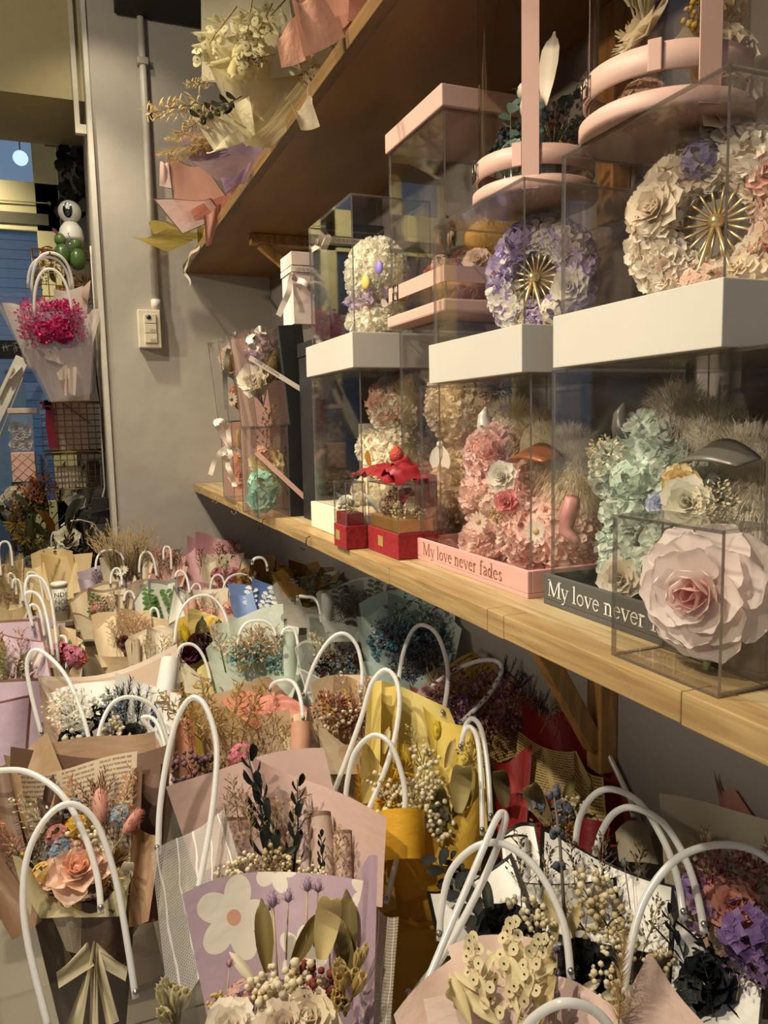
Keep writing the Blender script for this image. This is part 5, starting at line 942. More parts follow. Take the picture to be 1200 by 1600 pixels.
bag(B, 'clear carrier bag holding the deep red newspaper bouquet', [dict(p=[(909, 1150), (915, 1125), (932, 1115), (955, 1135), (975, 1190), (985, 1240), (989, 1276)], o=(-.08, -.06, -.03)), dict(p=[(722, 1165), (727, 1135), (738, 1123), (752, 1140), (762, 1200), (767, 1283)], o=(-.03, -.02, .0)), dict(p=[(720, 1175), (724, 1147), (734, 1136), (746, 1155), (752, 1220), (754, 1305)], o=(-.02, -.01, .01))], .22, .14, .42)
# white bouquet with black borders
B = Bq('bouquet', 'white bouquet with black-edged papers, black roses and cream berries', onZ(860, 1440, .57), 42)
bw_ = lambda a=.045: K('#ebe7de', border='#15130f', bw=a, trans=.15)
B.cone(860, 1540, 250, K('#d8d2c6'))
B.sheet([(668, 1394), (800, 1345), (850, 1480), (690, 1500)], (-.03, -.07, -.03, .0), bw_(.04), .015)
B.sheet([(780, 1300), (836, 1290), (862, 1420), (790, 1420)], (-.08, -.085, -.05, -.05), bw_(.05), .008)
B.roll((808, 1308), (818, 1400), 46, 46, K('#efece4', border='#15130f', bw=.04), -.07, 240, 140)
B.sheet([(845, 1310), (1052, 1382), (1050, 1500), (840, 1460)], (-.085, -.03, -.02, -.06), bw_(.035), .02)
B.sheet([(700, 1370), (960, 1375), (980, 1500), (720, 1480)], -.055, K('#c9c6bc', border='#15130f', bw=.02, trans=.3), .02)
B.sheet([(1010, 1430), (1075, 1440), (1192, 1528), (1180, 1620)], (-.03, -.03, .0, .03), bw_(.045), .01)
B.sheet([(1050, 1450), (1190, 1530), (1185, 1640), (1040, 1600)], (-.01, .01, .04, .02), K('#e6e2d8', border='#15130f', bw=.03, trans=.15), .01)
blkf = ('#1d1d1b', '#262622', '#1a1a16')
B.fls([('rose', 790, 1452, 84, blkf, .015), ('rose', 908, 1505, 80, blkf, .02), ('rose', 945, 1515, 70, ('#2c302c', '#20221f'), .02), ('rose', 1105, 1530, 84, ('#23262a', '#1c1e20'), .02), ('berries', 820, 1430, 66, CRM, .0), ('berries', 848, 1455, 50, CRM, .01), ('berries', 925, 1395, 66, CRM, -.02), ('berries', 950, 1430, 70, ('#d8c8a0', '#b8a47a'), -.01), ('berries', 915, 1440, 60, ('#cdbb90', '#b09c6c'), -.005), ('berries', 960, 1490, 56, CRM, .015), ('berries', 940, 1545, 60, CRM, .03), ('berries', 975, 1470, 60, ('#cdbb90', '#b09c6c'), .0), ('berries', 1035, 1510, 50, ('#d8c8a0', '#b8a47a'), .01), ('sprig', 815, 1420, 100, ('#6a5a48', '#4a4034'), -.02, -4), ('sprig', 845, 1425, 90, ('#6a5a48', '#4a4034'), -.02, 8), ('sprig', 900, 1400, 76, ('#5e5040', '#4a4034'), -.04, -6), ('sprig', 935, 1420, 100, ('#6a5a48', '#4a4034'), -.03, 6), ('sprig', 985, 1420, 90, ('#6a5a48', '#54483a'), -.04, 14), ('sprig', 1000, 1500, 90, ('#7a6a4c', '#5c4e38'), .0, 22), ('twig', 884, 1460, 208, ('#737682', '#5c5e6a', '#5e5444'), .0, -5), ('thistle', 985, 1420, 70, ('#83868c', '#64676e', '#6e6248'), -.02, -6), ('leafy', 760, 1455, 120, ('#23241f', '#23241f', '#2a2720'), -.01, -42), ('leafy', 740, 1400, 64, ('#1f201c', '#1f201c', '#2a2720'), -.02, -38), ('leaf', 768, 1440, 60, '#3c4034', .0, -12), ('leaf', 868, 1470, 80, '#c9b98c', .012, -8), ('leaf', 880, 1478, 64, '#b8a878', .015, 24), ('leaf', 895, 1560, 50, '#e2d8be', .035, 55), ('leaf', 935, 1560, 60, '#e2d8be', .035, 70), ('ruscus', 1085, 1560, 120, ('#23262a', '#1d1f20', '#222'+'420'), .01, -14), ('leafy', 1120, 1560, 120, ('#2a2d2a', '#222', '#2a2720') if False else ('#2a2d2a', '#242622', '#2a2720'), .01, 4), ('sprig', 1150, 1570, 110, ('#8a7a60', '#6a5c48'), .02, 14), ('eucal', 1115, 1590, 90, ('#33383a', '#2a2d30', '#2a2720'), .03, -6), ('hydr', 1080, 1560, 60, ('#30332e', '#40443c'), .02)])
bag(B, 'clear carrier bag holding the black-edged white bouquet', [dict(p=[(687, 1470), (690, 1420), (705, 1360), (745, 1322), (790, 1320), (840, 1360), (880, 1440), (892, 1530)], o=(.02, .05, .05)), dict(p=[(637, 1610), (690, 1480), (745, 1350), (772, 1287), (784, 1270), (789, 1285), (762, 1360), (700, 1480), (640, 1562)], o=(.09, .05, .04))], .30, .17, .42)
# nude pink bouquet with honesty, bottom edge
B = Bq('bouquet', 'nude pink bouquet with cream honesty pods at the bottom edge', onZ(830, 1580, .60), 44)
nu_ = K('#cdb0a0', trans=.2)
B.cone(830, 1640, 280, nu_)
B.sheet([(618, 1590), (735, 1468), (860, 1640), (640, 1680)], (.0, -.05, .0, .02), nu_, .01)
B.sheet([(700, 1475), (835, 1468), (890, 1640), (760, 1660)], (-.055, -.05, -.01, .0), K('#d2b6a8', trans=.2), .01)
B.sheet([(825, 1520), (960, 1570), (1000, 1660), (800, 1660)], (-.045, .0, .02, .0), K('#cbada0', trans=.2), .01)
B.sheet([(1012, 1505), (1110, 1600), (1080, 1660), (935, 1640)], (-.03, .0, .03, .02), K('#cfb3a4', trans=.2), .01)
B.sheet([(660, 1545), (830, 1560), (850, 1660), (680, 1660)], (.03, .03, .03, .03), K('#d6bcae', trans=.25), -.01)
LN = ('#e8dab0', '#4a3c24', '#c9b57c')
B.fls([('lunaria', 790, 1625, 160, LN, .02, 2), ('lunaria', 800, 1630, 150, LN, .03, 16), ('lunaria', 770, 1640, 150, LN, .035, -16), ('curl', 760, 1565, 90, '#e6d8aa', .03, -80), ('leaf', 842, 1600, 110, '#ddc990', .02, 10), ('leaf', 810, 1560, 80, '#e2d2a0', .01, 0), ('leaf', 780, 1600, 70, '#e6d8aa', .04, -60), ('thistle', 865, 1600, 100, ('#7a6a72', '#8a7a80', '#7a6a50'), .02, 3), ('twig', 868, 1610, 110, ('#6a5e66', '#847880', '#7a6a50'), .025, 2), ('plume', 965, 1620, 140, ('#dcc08c', '#c8a86c'), .02, 8), ('leaf', 735, 1600, 70, '#e2d2a2', .045, -30)])
bag(B, 'clear carrier bag holding the nude pink honesty bouquet', [dict(p=[(812, 1625), (835, 1590), (880, 1567), (930, 1580), (968, 1625)], o=(.06, .09, .07))], .28, .16, .42)
# beige bouquet with purple hydrangea, right edge
B = Bq('bouquet', 'beige wrapped bouquet with purple hydrangea at the right edge', onZ(1130, 1420, .56), 36)
be = K('#b8aa92', trans=.2)
B.cone(1150, 1560, 240, be)
B.sheet([(1032, 1252), (1260, 1288), (1270, 1500), (1045, 1470)], -.08, be, .02)
B.sheet([(1040, 1330), (1110, 1310), (1120, 1440), (1050, 1460)], (-.04, -.07, -.04, .0), K('#c4b69c'), .01)
B.sheet([(1115, 1215), (1160, 1230), (1240, 1290), (1130, 1290)], -.11, K('#a8786c'), .01, name='paper_corner')
PU = ('#8a6aa4', '#a488bc')
B.fls([('hydr', 1165, 1455, 90, PU, .02), ('hydr', 1085, 1395, 56, PU, .0), ('hydr', 1095, 1430, 60, ('#a07c9c', '#b490a8'), .01), ('peony', 1145, 1420, 80, '#e0a490', .015), ('rose', 1160, 1415, 60, ('#e2a08c', '#d8907c'), .02), ('statice', 1130, 1375, 90, ('#9a5a5c', '#b47a74'), -.01), ('statice', 1180, 1380, 80, ('#a06464', '#8a4c50'), -.01), ('statice', 1110, 1385, 56, ('#8a5058', '#a87070'), -.005), ('berries', 1095, 1350, 50, ('#d8cdb0', '#bfae88'), -.02), ('oat', 1180, 1400, 80, ('#b08a74', '#98725c'), -.02, 10), ('sprig', 1110, 1370, 66, ('#c8b8a0', '#b09c80'), -.03, -10), ('hydr', 1195, 1500, 70, ('#9c7cac', '#7c5c94'), .02), ('statice', 1175, 1500, 70, ('#7c5a78', '#9a7890'), .02), ('hydr', 1125, 1470, 50, ('#b49a78', '#c4ac88'), .015)])
bag(B, 'clear carrier bag holding the beige purple-hydrangea bouquet', [dict(p=[(898, 1328), (905, 1280), (925, 1245), (955, 1233), (1000, 1255), (1040, 1320), (1060, 1380), (1068, 1436)], o=(-.08, -.02, .03)), dict(p=[(930, 1336), (940, 1300), (960, 1270), (990, 1262), (1035, 1285), (1070, 1340), (1090, 1400), (1100, 1456)], o=(-.05, .0, .05)), dict(p=[(972, 1570), (985, 1480), (1010, 1400), (1060, 1340), (1125, 1320), (1190, 1335), (1260, 1400)], o=(.10, .08, .04))], .26, .16, .42)
# white and black bouquet, mid left
B = Bq('bouquet', 'taupe and white bouquet with black roses and blue sprays', onZ(185, 1140, .55), 36)
tp = K('#c2a68e')
B.cone(190, 1190, 190, tp)
B.sheet([(62, 1072), (275, 1018), (292, 1180), (95, 1200)], -.07, K('#cdb49c', border='#d9c6b2', bw=.05), .02)
B.sheet([(82, 1090), (205, 1062), (280, 1085), (110, 1190)], (-.045, -.055, -.03, -.03), K('#e4e2dc'), .012, top=.012)
B.sheet([(180, 1062), (282, 1085), (262, 1190), (190, 1185)], (-.05, -.03, -.01, -.03), K('#dedcd6'), .015)
B.roll((268, 1030), (258, 1100), 36, 40, K('#e6e4e0'), -.035, 280, 60)
B.sheet([(62, 1075), (92, 1100), (110, 1190), (72, 1160)], (-.03, -.04, -.01, .02), tp, .01)
B.sheet([(72, 1180), (262, 1165), (250, 1215), (100, 1215)], (.035, .035, .02, .02), K('#b8987c'), -.03)
B.sheet([(200, 1150), (275, 1145), (270, 1200), (215, 1205)], (.03, .02, .02, .03), K('#b08a6e'), -.01)
B.fls([('statice', 118, 1112, 62, ('#f4f0e2', '#e8e2cc'), .005), ('statice', 98, 1105, 46, ('#f4f0e2', '#eee8d6'), .0), ('hydr', 128, 1128, 40, ('#f4f0e2', '#e8e2cc'), .01), ('rose', 150, 1118, 40, blkf, .01), ('rose', 118, 1150, 46, blkf, .015), ('rose', 205, 1150, 48, ('#32342f', '#232420'), .015), ('needle', 195, 1135, 74, ('#1f2a38', '#182028', '#1a1a18'), -.01, -4), ('needle', 215, 1130, 60, ('#22303c', '#1a242c', '#1a1a18'), -.01, 14), ('needle', 185, 1120, 50, ('#2a3440', '#1c242c', '#1a1a18'), -.02, -2), ('berries', 175, 1140, 44, CRM, .01), ('berries', 115, 1175, 56, ('#d8cdb0', '#8a98b0'), .025), ('berries', 190, 1165, 40, CRM, .02), ('hydr', 160, 1175, 26, ('#28408c', '#1c2c6a'), .025), ('leaf', 238, 1140, 40, '#2c4258', .0, 10), ('sprig', 220, 1160, 46, ('#e8ecee', '#d0d8dc'), .015, 20), ('sprig', 130, 1165, 44, ('#e8ecee', '#d0d8dc'), .02, -30), ('berries', 165, 1105, 40, ('#d9d4c2', '#b8c0c4'), -.01), ('statice', 175, 1120, 40, ('#8f9cb0', '#6c7a90'), .0)])
bag(B, 'clear carrier bag holding the black and white bouquet', [dict(p=[(66, 1152), (50, 1090), (42, 1040), (52, 1016), (75, 1025), (105, 1060), (130, 1120), (146, 1188)], o=(.0, .03, .05)), dict(p=[(152, 1188), (156, 1140), (175, 1100), (205, 1089), (240, 1105), (260, 1150), (270, 1195)], o=(.05, .05, .03))], .24, .14, .42)
# lilac with brown lines, left edge
B = Bq('bouquet', 'lilac bouquet edged with brown wavy lines at the left edge', onZ(30, 1070, .55), 34)
lb = K('#c2aab8', border='#7c5442', bw=.035)
B.cone(25, 1130, 150, K('#b394aa'), .6)
B.sheet([(-80, 990), (62, 970), (85, 1080), (-50, 1090)], -.05, lb, .02, top=.02)
B.sheet([(-30, 985), (70, 1000), (84, 1075), (20, 1080)], (-.06, -.02, .01, -.03), lb, .01)
B.sheet([(-60, 1060), (86, 1048), (72, 1190), (-40, 1200)], (.03, .03, .02, .02), lb, -.04, .01)
B.sheet([(-70, 1080), (50, 1085), (40, 1200), (-50, 1210)], (.045, .045, .03, .03), lb, -.02, .014)
B.fls([('sprig', 30, 1055, 70, ('#e0b8ac', '#c99a90'), .0, 6), ('sprig', 15, 1050, 64, ('#d9a89c', '#c08c84'), .0, -10), ('leaf', 10, 1060, 54, '#7c7a4c', .01, -30), ('leaf', 28, 1062, 46, '#6a6a44', .012, 20), ('leaf', 5, 1045, 60, '#8a8450', -.01, -6), ('leaf', 52, 1040, 30, '#e2d8c0', .01, 30), ('statice', 20, 1050, 40, ('#9a8a6c', '#b0a084'), .005), ('berries', 40, 1045, 30, ('#e2c8c0', '#d0a8a0'), .0)])
bag(B, 'clear carrier bag holding the lilac brown-lined bouquet', [((52, 985), (45, 925), (84, 1030), (-.02, .0, .0))], .20, .13, .42)
# salmon and kraft bouquet with oats
B = Bq('bouquet', 'kraft and coral bouquet with golden oats and mauve berries', onZ(380, 1150, .56), 36)
kr = K('#b99a78')
B.cone(380, 1225, 180, kr)
B.sheet([(300, 1092), (420, 1068), (482, 1120), (330, 1225)], -.075, kr, .02, top=.01)
B.sheet([(345, 1100), (425, 1070), (440, 1120), (400, 1140)], (-.06, -.07, -.05, -.05), K('#dd8f7a'), .0048)
B.sheet([(418, 1068), (482, 1112), (470, 1145), (425, 1135)], (-.07, -.04, -.03, -.05), K('#d98a76'), .0048)
B.sheet([(428, 1110), (480, 1118), (470, 1180), (445, 1170)], (-.045, -.03, -.02, -.03), K('#dcc7a0'), .0048)
B.sheet([(330, 1115), (450, 1110), (475, 1230), (340, 1235)], -.05, K('#c0a380'), .02)
B.roll((472, 1130), (470, 1215), 38, 36, K('#d3a184'), .0, 320, 100)
B.sheet([(275, 1120), (302, 1115), (310, 1230), (282, 1220)], (.0, -.03, -.01, .02), K('#c98a70'), .008)
B.fls([('oat', 345, 1180, 120, ('#d6b878', '#c09e5c'), .0, -16), ('oat', 360, 1185, 110, ('#d6b878', '#bf9c58'), .0, 6), ('oat', 372, 1180, 110, ('#cfae6a', '#b8944e'), -.01, 18), ('oat', 330, 1170, 100, ('#c8a664', '#b08c4a'), -.02, -28), ('oat', 318, 1160, 100, ('#d2b270', '#bc9854'), -.03, -42), ('berries', 300, 1205, 60, ('#8a6a70', '#6e5058'), .02), ('berries', 325, 1200, 40, ('#8a6a70', '#74565e'), .01), ('hydr', 378, 1184, 44, ('#d98a96', '#c8707e'), .015), ('sprig', 420, 1185, 60, ('#a88a5c', '#8c7048'), .0, 16), ('sprig', 430, 1180, 50, ('#a88a5c', '#8c7048'), .0, 28), ('statice', 350, 1195, 44, ('#8f7c50', '#a89060'), .01), ('sprig', 300, 1180, 56, ('#a88a5c', '#8c7048'), .0, -12), ('statice', 405, 1185, 34, ('#a89060', '#8c7850'), .01)])
bag(B, 'clear carrier bag holding the kraft and coral oat bouquet', [((422, 1085), (447, 1063), (474, 1130), (-.04, -.02, .01)), ((258, 1180), (225, 1120), (270, 1240), (.0, .01, .02))], .23, .14, .42)
# purple-orange statice bouquet in shade under the shelf
B = Bq('bouquet', 'shaded bouquet of mauve statice in ochre printed paper under shelf', onZ(735, 1115, .54), 32)
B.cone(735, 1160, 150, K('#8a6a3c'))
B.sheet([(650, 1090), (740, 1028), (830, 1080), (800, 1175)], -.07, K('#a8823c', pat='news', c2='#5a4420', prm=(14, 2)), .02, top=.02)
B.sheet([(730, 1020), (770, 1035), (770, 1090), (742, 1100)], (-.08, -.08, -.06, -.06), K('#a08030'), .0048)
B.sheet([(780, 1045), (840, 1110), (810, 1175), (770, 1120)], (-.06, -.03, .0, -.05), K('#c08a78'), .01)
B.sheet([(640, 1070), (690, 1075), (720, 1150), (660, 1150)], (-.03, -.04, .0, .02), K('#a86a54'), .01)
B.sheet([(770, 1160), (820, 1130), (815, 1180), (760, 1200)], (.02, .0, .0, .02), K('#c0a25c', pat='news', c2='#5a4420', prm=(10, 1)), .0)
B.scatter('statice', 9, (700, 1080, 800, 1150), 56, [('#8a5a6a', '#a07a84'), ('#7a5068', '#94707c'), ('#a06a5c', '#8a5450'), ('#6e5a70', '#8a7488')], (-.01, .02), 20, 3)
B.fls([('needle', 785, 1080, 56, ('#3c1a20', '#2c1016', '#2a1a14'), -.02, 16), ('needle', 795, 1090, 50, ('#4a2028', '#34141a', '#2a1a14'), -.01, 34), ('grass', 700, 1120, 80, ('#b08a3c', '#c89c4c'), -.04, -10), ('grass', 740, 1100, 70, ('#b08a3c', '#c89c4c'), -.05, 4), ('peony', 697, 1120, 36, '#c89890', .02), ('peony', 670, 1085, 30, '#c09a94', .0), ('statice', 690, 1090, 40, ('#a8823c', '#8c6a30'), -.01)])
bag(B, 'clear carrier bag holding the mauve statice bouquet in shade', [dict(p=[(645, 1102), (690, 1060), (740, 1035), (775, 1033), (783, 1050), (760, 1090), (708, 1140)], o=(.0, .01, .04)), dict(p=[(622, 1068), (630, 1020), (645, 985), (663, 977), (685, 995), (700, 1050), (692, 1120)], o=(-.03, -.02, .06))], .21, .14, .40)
# ------------------------------------------------------------------ rows further back
G = lambda *a, **k: auto('bouquet', *a, **k)
CR2 = ('#efe0c0', '#e2cfa4')
G('peach and cream bouquet with ochre leaf beside the yellow one', (488, 1062, 600, 1180), .55, ['#d6bd98', '#cfae88', '#d8c4a0', '#cdb896'], [('leaf', 2, .5, '#c9a250'), ('sprig', 4, .5, ('#e8d0c0', '#d8b8a8')), ('statice', 3, .4, ('#a8705c', '#8a5048')), ('berries', 2, .3, CRM)], 11, loops=[dict(p=[(474, 1092), (490, 1040), (515, 1000), (538, 990), (558, 1010), (566, 1050), (563, 1092)], o=(-.02, .0, .0))])
G('mint translucent bouquet with round dots and pale sprigs', (330, 965, 468, 1085), .54, ['#cfd6c4', '#d8dcca', '#c8d4c2', '#dadccb'], [('sprig', 6, .5, ('#d8b89c', '#c0a080')), ('leaf', 2, .3, '#ead89c'), ('berries', 2, .25, ('#6aa8a8', '#8cc0bc')), ('statice', 3, .3, ('#c8b090', '#d8c8a8'))], 12, pat='dots', c2='#8f8d7c', clearness=.15, loops=[((372, 1015), (397, 970), (432, 1000)), ((440, 1000), (452, 981), (468, 1045))])
G('small bouquet of dark maroon flowers with yellow paper', (276, 962, 350, 1062), .54, ['#dcb850', '#e0cf86', '#c8b888', '#d8cfb0'], [('rose', 3, .36, ('#4a1a20', '#34100f')), ('bunny', 2, .5, ('#e0c030', '#c8a820')), ('leaf', 2, .5, '#4c4432'), ('peony', 2, .3, '#5a2228')], 13, loops=[((273, 1012), (316, 930), (362, 1015)), ((278, 1030), (292, 1006), (330, 1072))])
G('cobalt blue bouquet with small white leaf sprays', (365, 912, 480, 1000), .56, ['#7c95c6', '#6c86ba', '#8aa2d0', '#5c74a6'], [('leafy', 4, .48, ('#efece0', '#e8e4d4', '#cfc8b0')), ('berries', 1, .25, ('#e6e2d4', '#d0ccc0'))], 14, loops=[((436, 922), (459, 901), (482, 930))])
G('grey bouquet with white-edged sheets and dark red flowers', (468, 975, 592, 1080), .54, ['#a9aca2', '#b6b8ae', '#9da298', '#b9bab0'], [('rose', 2, .35, ('#4a2024', '#361416')), ('berries', 2, .3, ('#8aa4b0', '#a8bcc0')), ('sprig', 5, .5, ('#e6dcb8', '#d0c494')), ('statice', 3, .35, ('#6a5a50', '#8a7868'))], 15, border='#e8e6de', bw=.05, clearness=.2, loops=[((530, 990), (547, 967), (565, 990)), ((465, 938), (484, 933), (501, 968))])
G('pale teal bouquet in the shade beneath the shelf', (566, 935, 712, 1075), .54, ['#b0c4be', '#b8cac2', '#c0cec6', '#aec0b8'], [('statice', 4, .3, ('#7a94a0', '#8a7a88')), ('sprig', 4, .5, ('#8ca49c', '#6c8480')), ('eucal', 3, .5, ('#7a9890', '#8caaa0')), ('berries', 2, .3, ('#5c8a98', '#7a6a74'))], 16, clearness=.12, loops=[])
G('translucent grey bouquet deep in the shelf shadow', (500, 915, 600, 985), .54, ['#bcbcb4', '#b0b0a8', '#c4c4ba'], [('statice', 3, .4, ('#6a6860', '#8a8478')), ('leafy', 2, .6, '#6e7468')], 17, clearness=.25, loops=[])
G('beige bouquet with rosebud and thin pale sprays', (150, 962, 262, 1040), .55, ['#dcc39c', '#d0b690', '#e2cda8', '#d6bd98'], [('sprig', 5, .6, ('#e2bfa4', '#cfa88c')), ('rose', 1, .3, ('#8a5a54', '#744844')), ('berries', 2, .25, ('#b07a74', '#96605c'))], 18, loops=[((92, 1032), (96, 994), (104, 1050))])
G('cream bouquet banded with taupe ribbon edge', (112, 918, 206, 985), .55, ['#dccaa6', '#e4d6b6', '#d4c09c', '#d9c8a6'], [('sprig', 4, .5, ('#d8a898', '#c89888')), ('leafy', 2, .45, '#4a6a34'), ('hydr', 1, .3, ('#dba090', '#cf8c80'))], 19, border='#97826a', bw=.07, loops=[((173, 918), (182, 888), (191, 920)), ((194, 945), (201, 924), (214, 968))])
G('white bouquet with grey glitter edging and green sprig', (212, 905, 290, 1000), .56, ['#e2dfd2', '#d9d6c8', '#e8e4d6', '#dfdccf'], [('leafy', 2, .4, '#4a7a34')], 20, border='#8f8e84', bw=.07, loops=[((274, 908), (281, 892), (297, 932)), ((234, 975), (240, 950), (250, 985))])
G('cream dotted bouquet against the far wall shadow', (318, 868, 396, 940), .57, ['#e6d9b8', '#e2d6b6', '#dccfae'], [('needle', 1, .5, ('#6a4a34', '#54382a')), ('hydr', 2, .25, ('#d0706c', '#b8a0c0')), ('berries', 1, .2, '#c87a78')], 21, pat='dots', c2='#a5783c', loops=[((328, 940), (340, 898), (353, 932)), ((297, 942), (307, 912), (314, 948))])
G('rose pink bouquet with tall square sheets at the end wall', (285, 846, 372, 925), .58, ['#cb9a9c', '#c08c90', '#d0a0a2', '#c69498'], [('sprig', 2, .5, ('#8a5a48', '#744434'))], 22, loops=[])
G('kraft brown bouquet rolled beside the dotted one', (368, 880, 440, 940), .56, ['#9a6c34', '#8c602c', '#a67a40'], [('statice', 2, .4, ('#6a5030', '#8a6a40'))], 23, loops=[((348, 932), (373, 897), (399, 927))])
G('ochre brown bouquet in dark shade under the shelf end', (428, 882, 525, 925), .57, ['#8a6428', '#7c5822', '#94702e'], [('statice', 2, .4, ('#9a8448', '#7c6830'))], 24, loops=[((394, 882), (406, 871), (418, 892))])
G('pale grey bouquet with star-cut paper behind the blue one', (432, 902, 540, 965), .55, ['#bdb4a6', '#c4bcae', '#b2aa9c'], [('sprig', 3, .5, ('#8a8070', '#74695a')), ('leafy', 2, .5, '#8a8c7c')], 25, loops=[])
G('tall plain cream bouquet near the dark dried flowers', (44, 868, 140, 950), .58, ['#e0c690', '#d9bd88', '#e6cf9c'], [('plume', 1, .5, ('#e6d4a8', '#d8c290'))], 26, loops=[((14, 918), (16, 896), (26, 935)), ((44, 915), (46, 894), (72, 985))])
G('cream bouquet of pampas plumes at the left edge', (-40, 885, 48, 965), .57, ['#dcc497', '#d4ba8c', '#e0caa0'], [('plume', 4, .85, ('#ead9b4', '#dcc698')), ('bunny', 2, .5, ('#e6d2a4', '#d8c08c'))], 27, loops=[((2, 905), (7, 846), (20, 890)), ((20, 925), (24, 905), (36, 945))])
G('lavender grey bouquet beside the small white cup', (126, 895, 200, 945), .57, ['#b4a6b4', '#a898aa', '#bcaebc'], [('sprig', 2, .5, ('#8a7a6c', '#6c5c50'))], 28, loops=[((150, 895), (166, 860), (194, 880))])
G('bouquet of thin dry grass sprays at the end wall', (160, 862, 235, 925), .57, ['#d8c4a8', '#cdb79a', '#e0cfb4'], [('grass', 4, 1.15, ('#a8906a', '#bfa67c')), ('daisy', 1, .3, ('#efe6d0', '#c8a860'))], 29, loops=[((218, 900), (228, 862), (245, 905))])
G('small blush bouquet with dry twigs at the end wall', (228, 862, 290, 915), .57, ['#d99c88', '#d2a898', '#dcb4a0'], [('sprig', 4, .6, ('#8a5c40', '#744a34'))], 30, loops=[((256, 880), (260, 854), (268, 895))])
G('bouquet with an orange rose and tiny pink flowers', (82, 985, 130, 1062), .54, ['#d9c09a', '#cdb48e', '#e0caa6'], [('rose', 1, .45, ('#e8743a', '#d8622c')), ('hydr', 2, .35, ('#d88a9c', '#c8748a')), ('berries', 2, .25, ('#d87c2c', '#b8641c')), ('leaf', 2, .35, '#4a7a34')], 31, loops=[((40, 940), (49, 900), (92, 1040))])
G('pale mauve paper bouquet behind the lilac lined one', (34, 968, 104, 1028), .55, ['#b8a2ac', '#c0aab2', '#ccb8b4'], [('sprig', 3, .5, ('#d8c0b0', '#c8a898'))], 32, loops=[((55, 990), (50, 945), (70, 1000))])
G('cream bouquet with blush rim behind the maroon flowers', (290, 925, 368, 985), .56, ['#e4d6be', '#dcc9b2', '#d8a894', '#e8dcc4'], [('hydr', 2, .3, ('#d08a80', '#e0b0a0')), ('sprig', 2, .5, ('#c8b088', '#b09870'))], 33, loops=[])
G('plain white paper bouquet with taupe banding in the middle row', (200, 985, 282, 1060), .54, ['#dccfb6', '#e6dcc6', '#d4c4a8'], [('sprig', 3, .5, ('#d8c09c', '#c0a47c'))], 34, border='#cdbfa6', bw=.06, loops=[])
G('sage translucent bouquet at the foot of the right wall', (600, 985, 700, 1085), .53, ['#b2c0b6', '#bcc8bc', '#aabab0'], [('eucal', 4, .55, ('#7c968c', '#92a89c')), ('statice', 3, .35, ('#6c5c6c', '#4c5c68'))], 35, clearness=.2, loops=[])
# paper cup among the bags
CU = thing('paper_cup', 'small white paper cup printed with black letters among the bags', 'cup', onZ(96, 968, .50)); c = onZ(96, 966, .49); k = .010
b = MB(); b.lathe((c.x, c.y, .485), [(.0001, 0), (.020, 0), (.025, .115), (.0001, .115)], 24); b.build('cup_body', M('#e6dfcd', .5), CU)
b = MB(); b.lathe((c.x, c.y, .600), [(.0001, 0), (.027, 0), (.027, .012), (.023, .014), (.0001, .015)], 24); b.build('lid', M('#efe9da', .4), CU)
n = V((-c.x, -c.y, 0)).normalized(); e = V((-n.y, n.x, 0))
for i, tx in enumerate(('NDE', 'NON', 'ENC')): sans(tx, V((c.x, c.y, .568-.024*i))+n*.0262-e*.018, e, (0, 0, 1), .022, M('#2c2822', .6), CU)
ST = thing('cup_stand', 'slim wooden plant stool under the printed paper cup', 'stool', (c.x, c.y, 0)); b = MB(); b.box((c.x-.035, c.y-.035, .47), (c.x+.035, c.y+.035, .4845)); b.build('seat', M('#8a7a62', .6), ST, False)
for sx in (-1, 1):
    for sy in (-1, 1): b = MB(); b.box((c.x+sx*.025-.006, c.y+sy*.025-.006, 0), (c.x+sx*.025+.006, c.y+sy*.025+.006, .4698)); b.build('leg', M('#8a7a62', .6), ST, False)
# ------------------------------------------------------------------ bouquets lying on the upper shelf, heads over the edge
def tail(B, px, py, w0, mat):
    p = B.pix(px, py, -.03); q = V((min(.70, p.x+.26), p.y+.05, UZ1+.03)); p = V((p.x, p.y, max(p.z, UZ1+w0*.9))); b = MB()
    def fn(u, v): r_ = w0*(1-v)+.022*v; t = 2*PI*u; c = p.lerp(q, v); return c+V((.25*math.cos(t)*r_, math.cos(t)*r_, math.sin(t)*r_))*(1+.06*math.sin(7*t))
    b.grid(fn, 24, 6); b.build('paper_cone', mat, B.o)
UB = lambda lab, px, py, X=.385, tilt=14: Bq('bouquet', lab, onX(px, py, X), tilt, N=(V((CAM.x-onX(px, py, X).x, CAM.y-onX(px, py, X).y, 0)).normalized()*math.cos(math.radians(tilt))+V((0, 0, 1))*math.sin(math.radians(tilt))), group='bouquets on the upper shelf')
B = UB('cream paper bouquet with honesty pods hanging off the upper shelf', 395, 110, .37)
cr = K('#f6ecc8', trans=.45); cr2 = K('#ecdcb0', trans=.45)
tail(B, 470, 60, .06, cr2)
B.sheet([(315, -60), (440, -60), (470, 120), (316, 132)], -.01, cr, .02)
B.sheet([(380, -60), (480, -60), (520, 90), (400, 150)], (-.03, -.03, -.05, -.03), cr2, .02)
B.sheet([(316, 95), (470, 60), (500, 150), (385, 235)], (.0, -.03, -.04, .0), K('#f2e4b8', trans=.45), .03, top=.01)
B.sheet([(300, 178), (390, 160), (400, 215), (335, 238)], (.03, .01, .0, .02), K('#efe3b8', trans=.4), .01)
B.sheet([(380, 232), (505, 75), (552, 100), (425, 226)], (.03, -.01, -.02, .01), K('#e6d2a0', trans=.45), -.02); B.sheet([(405, 100), (545, 40), (530, 120), (390, 225)], (-.01, -.05, -.05, -.01), K('#eedcae', trans=.45), .02)
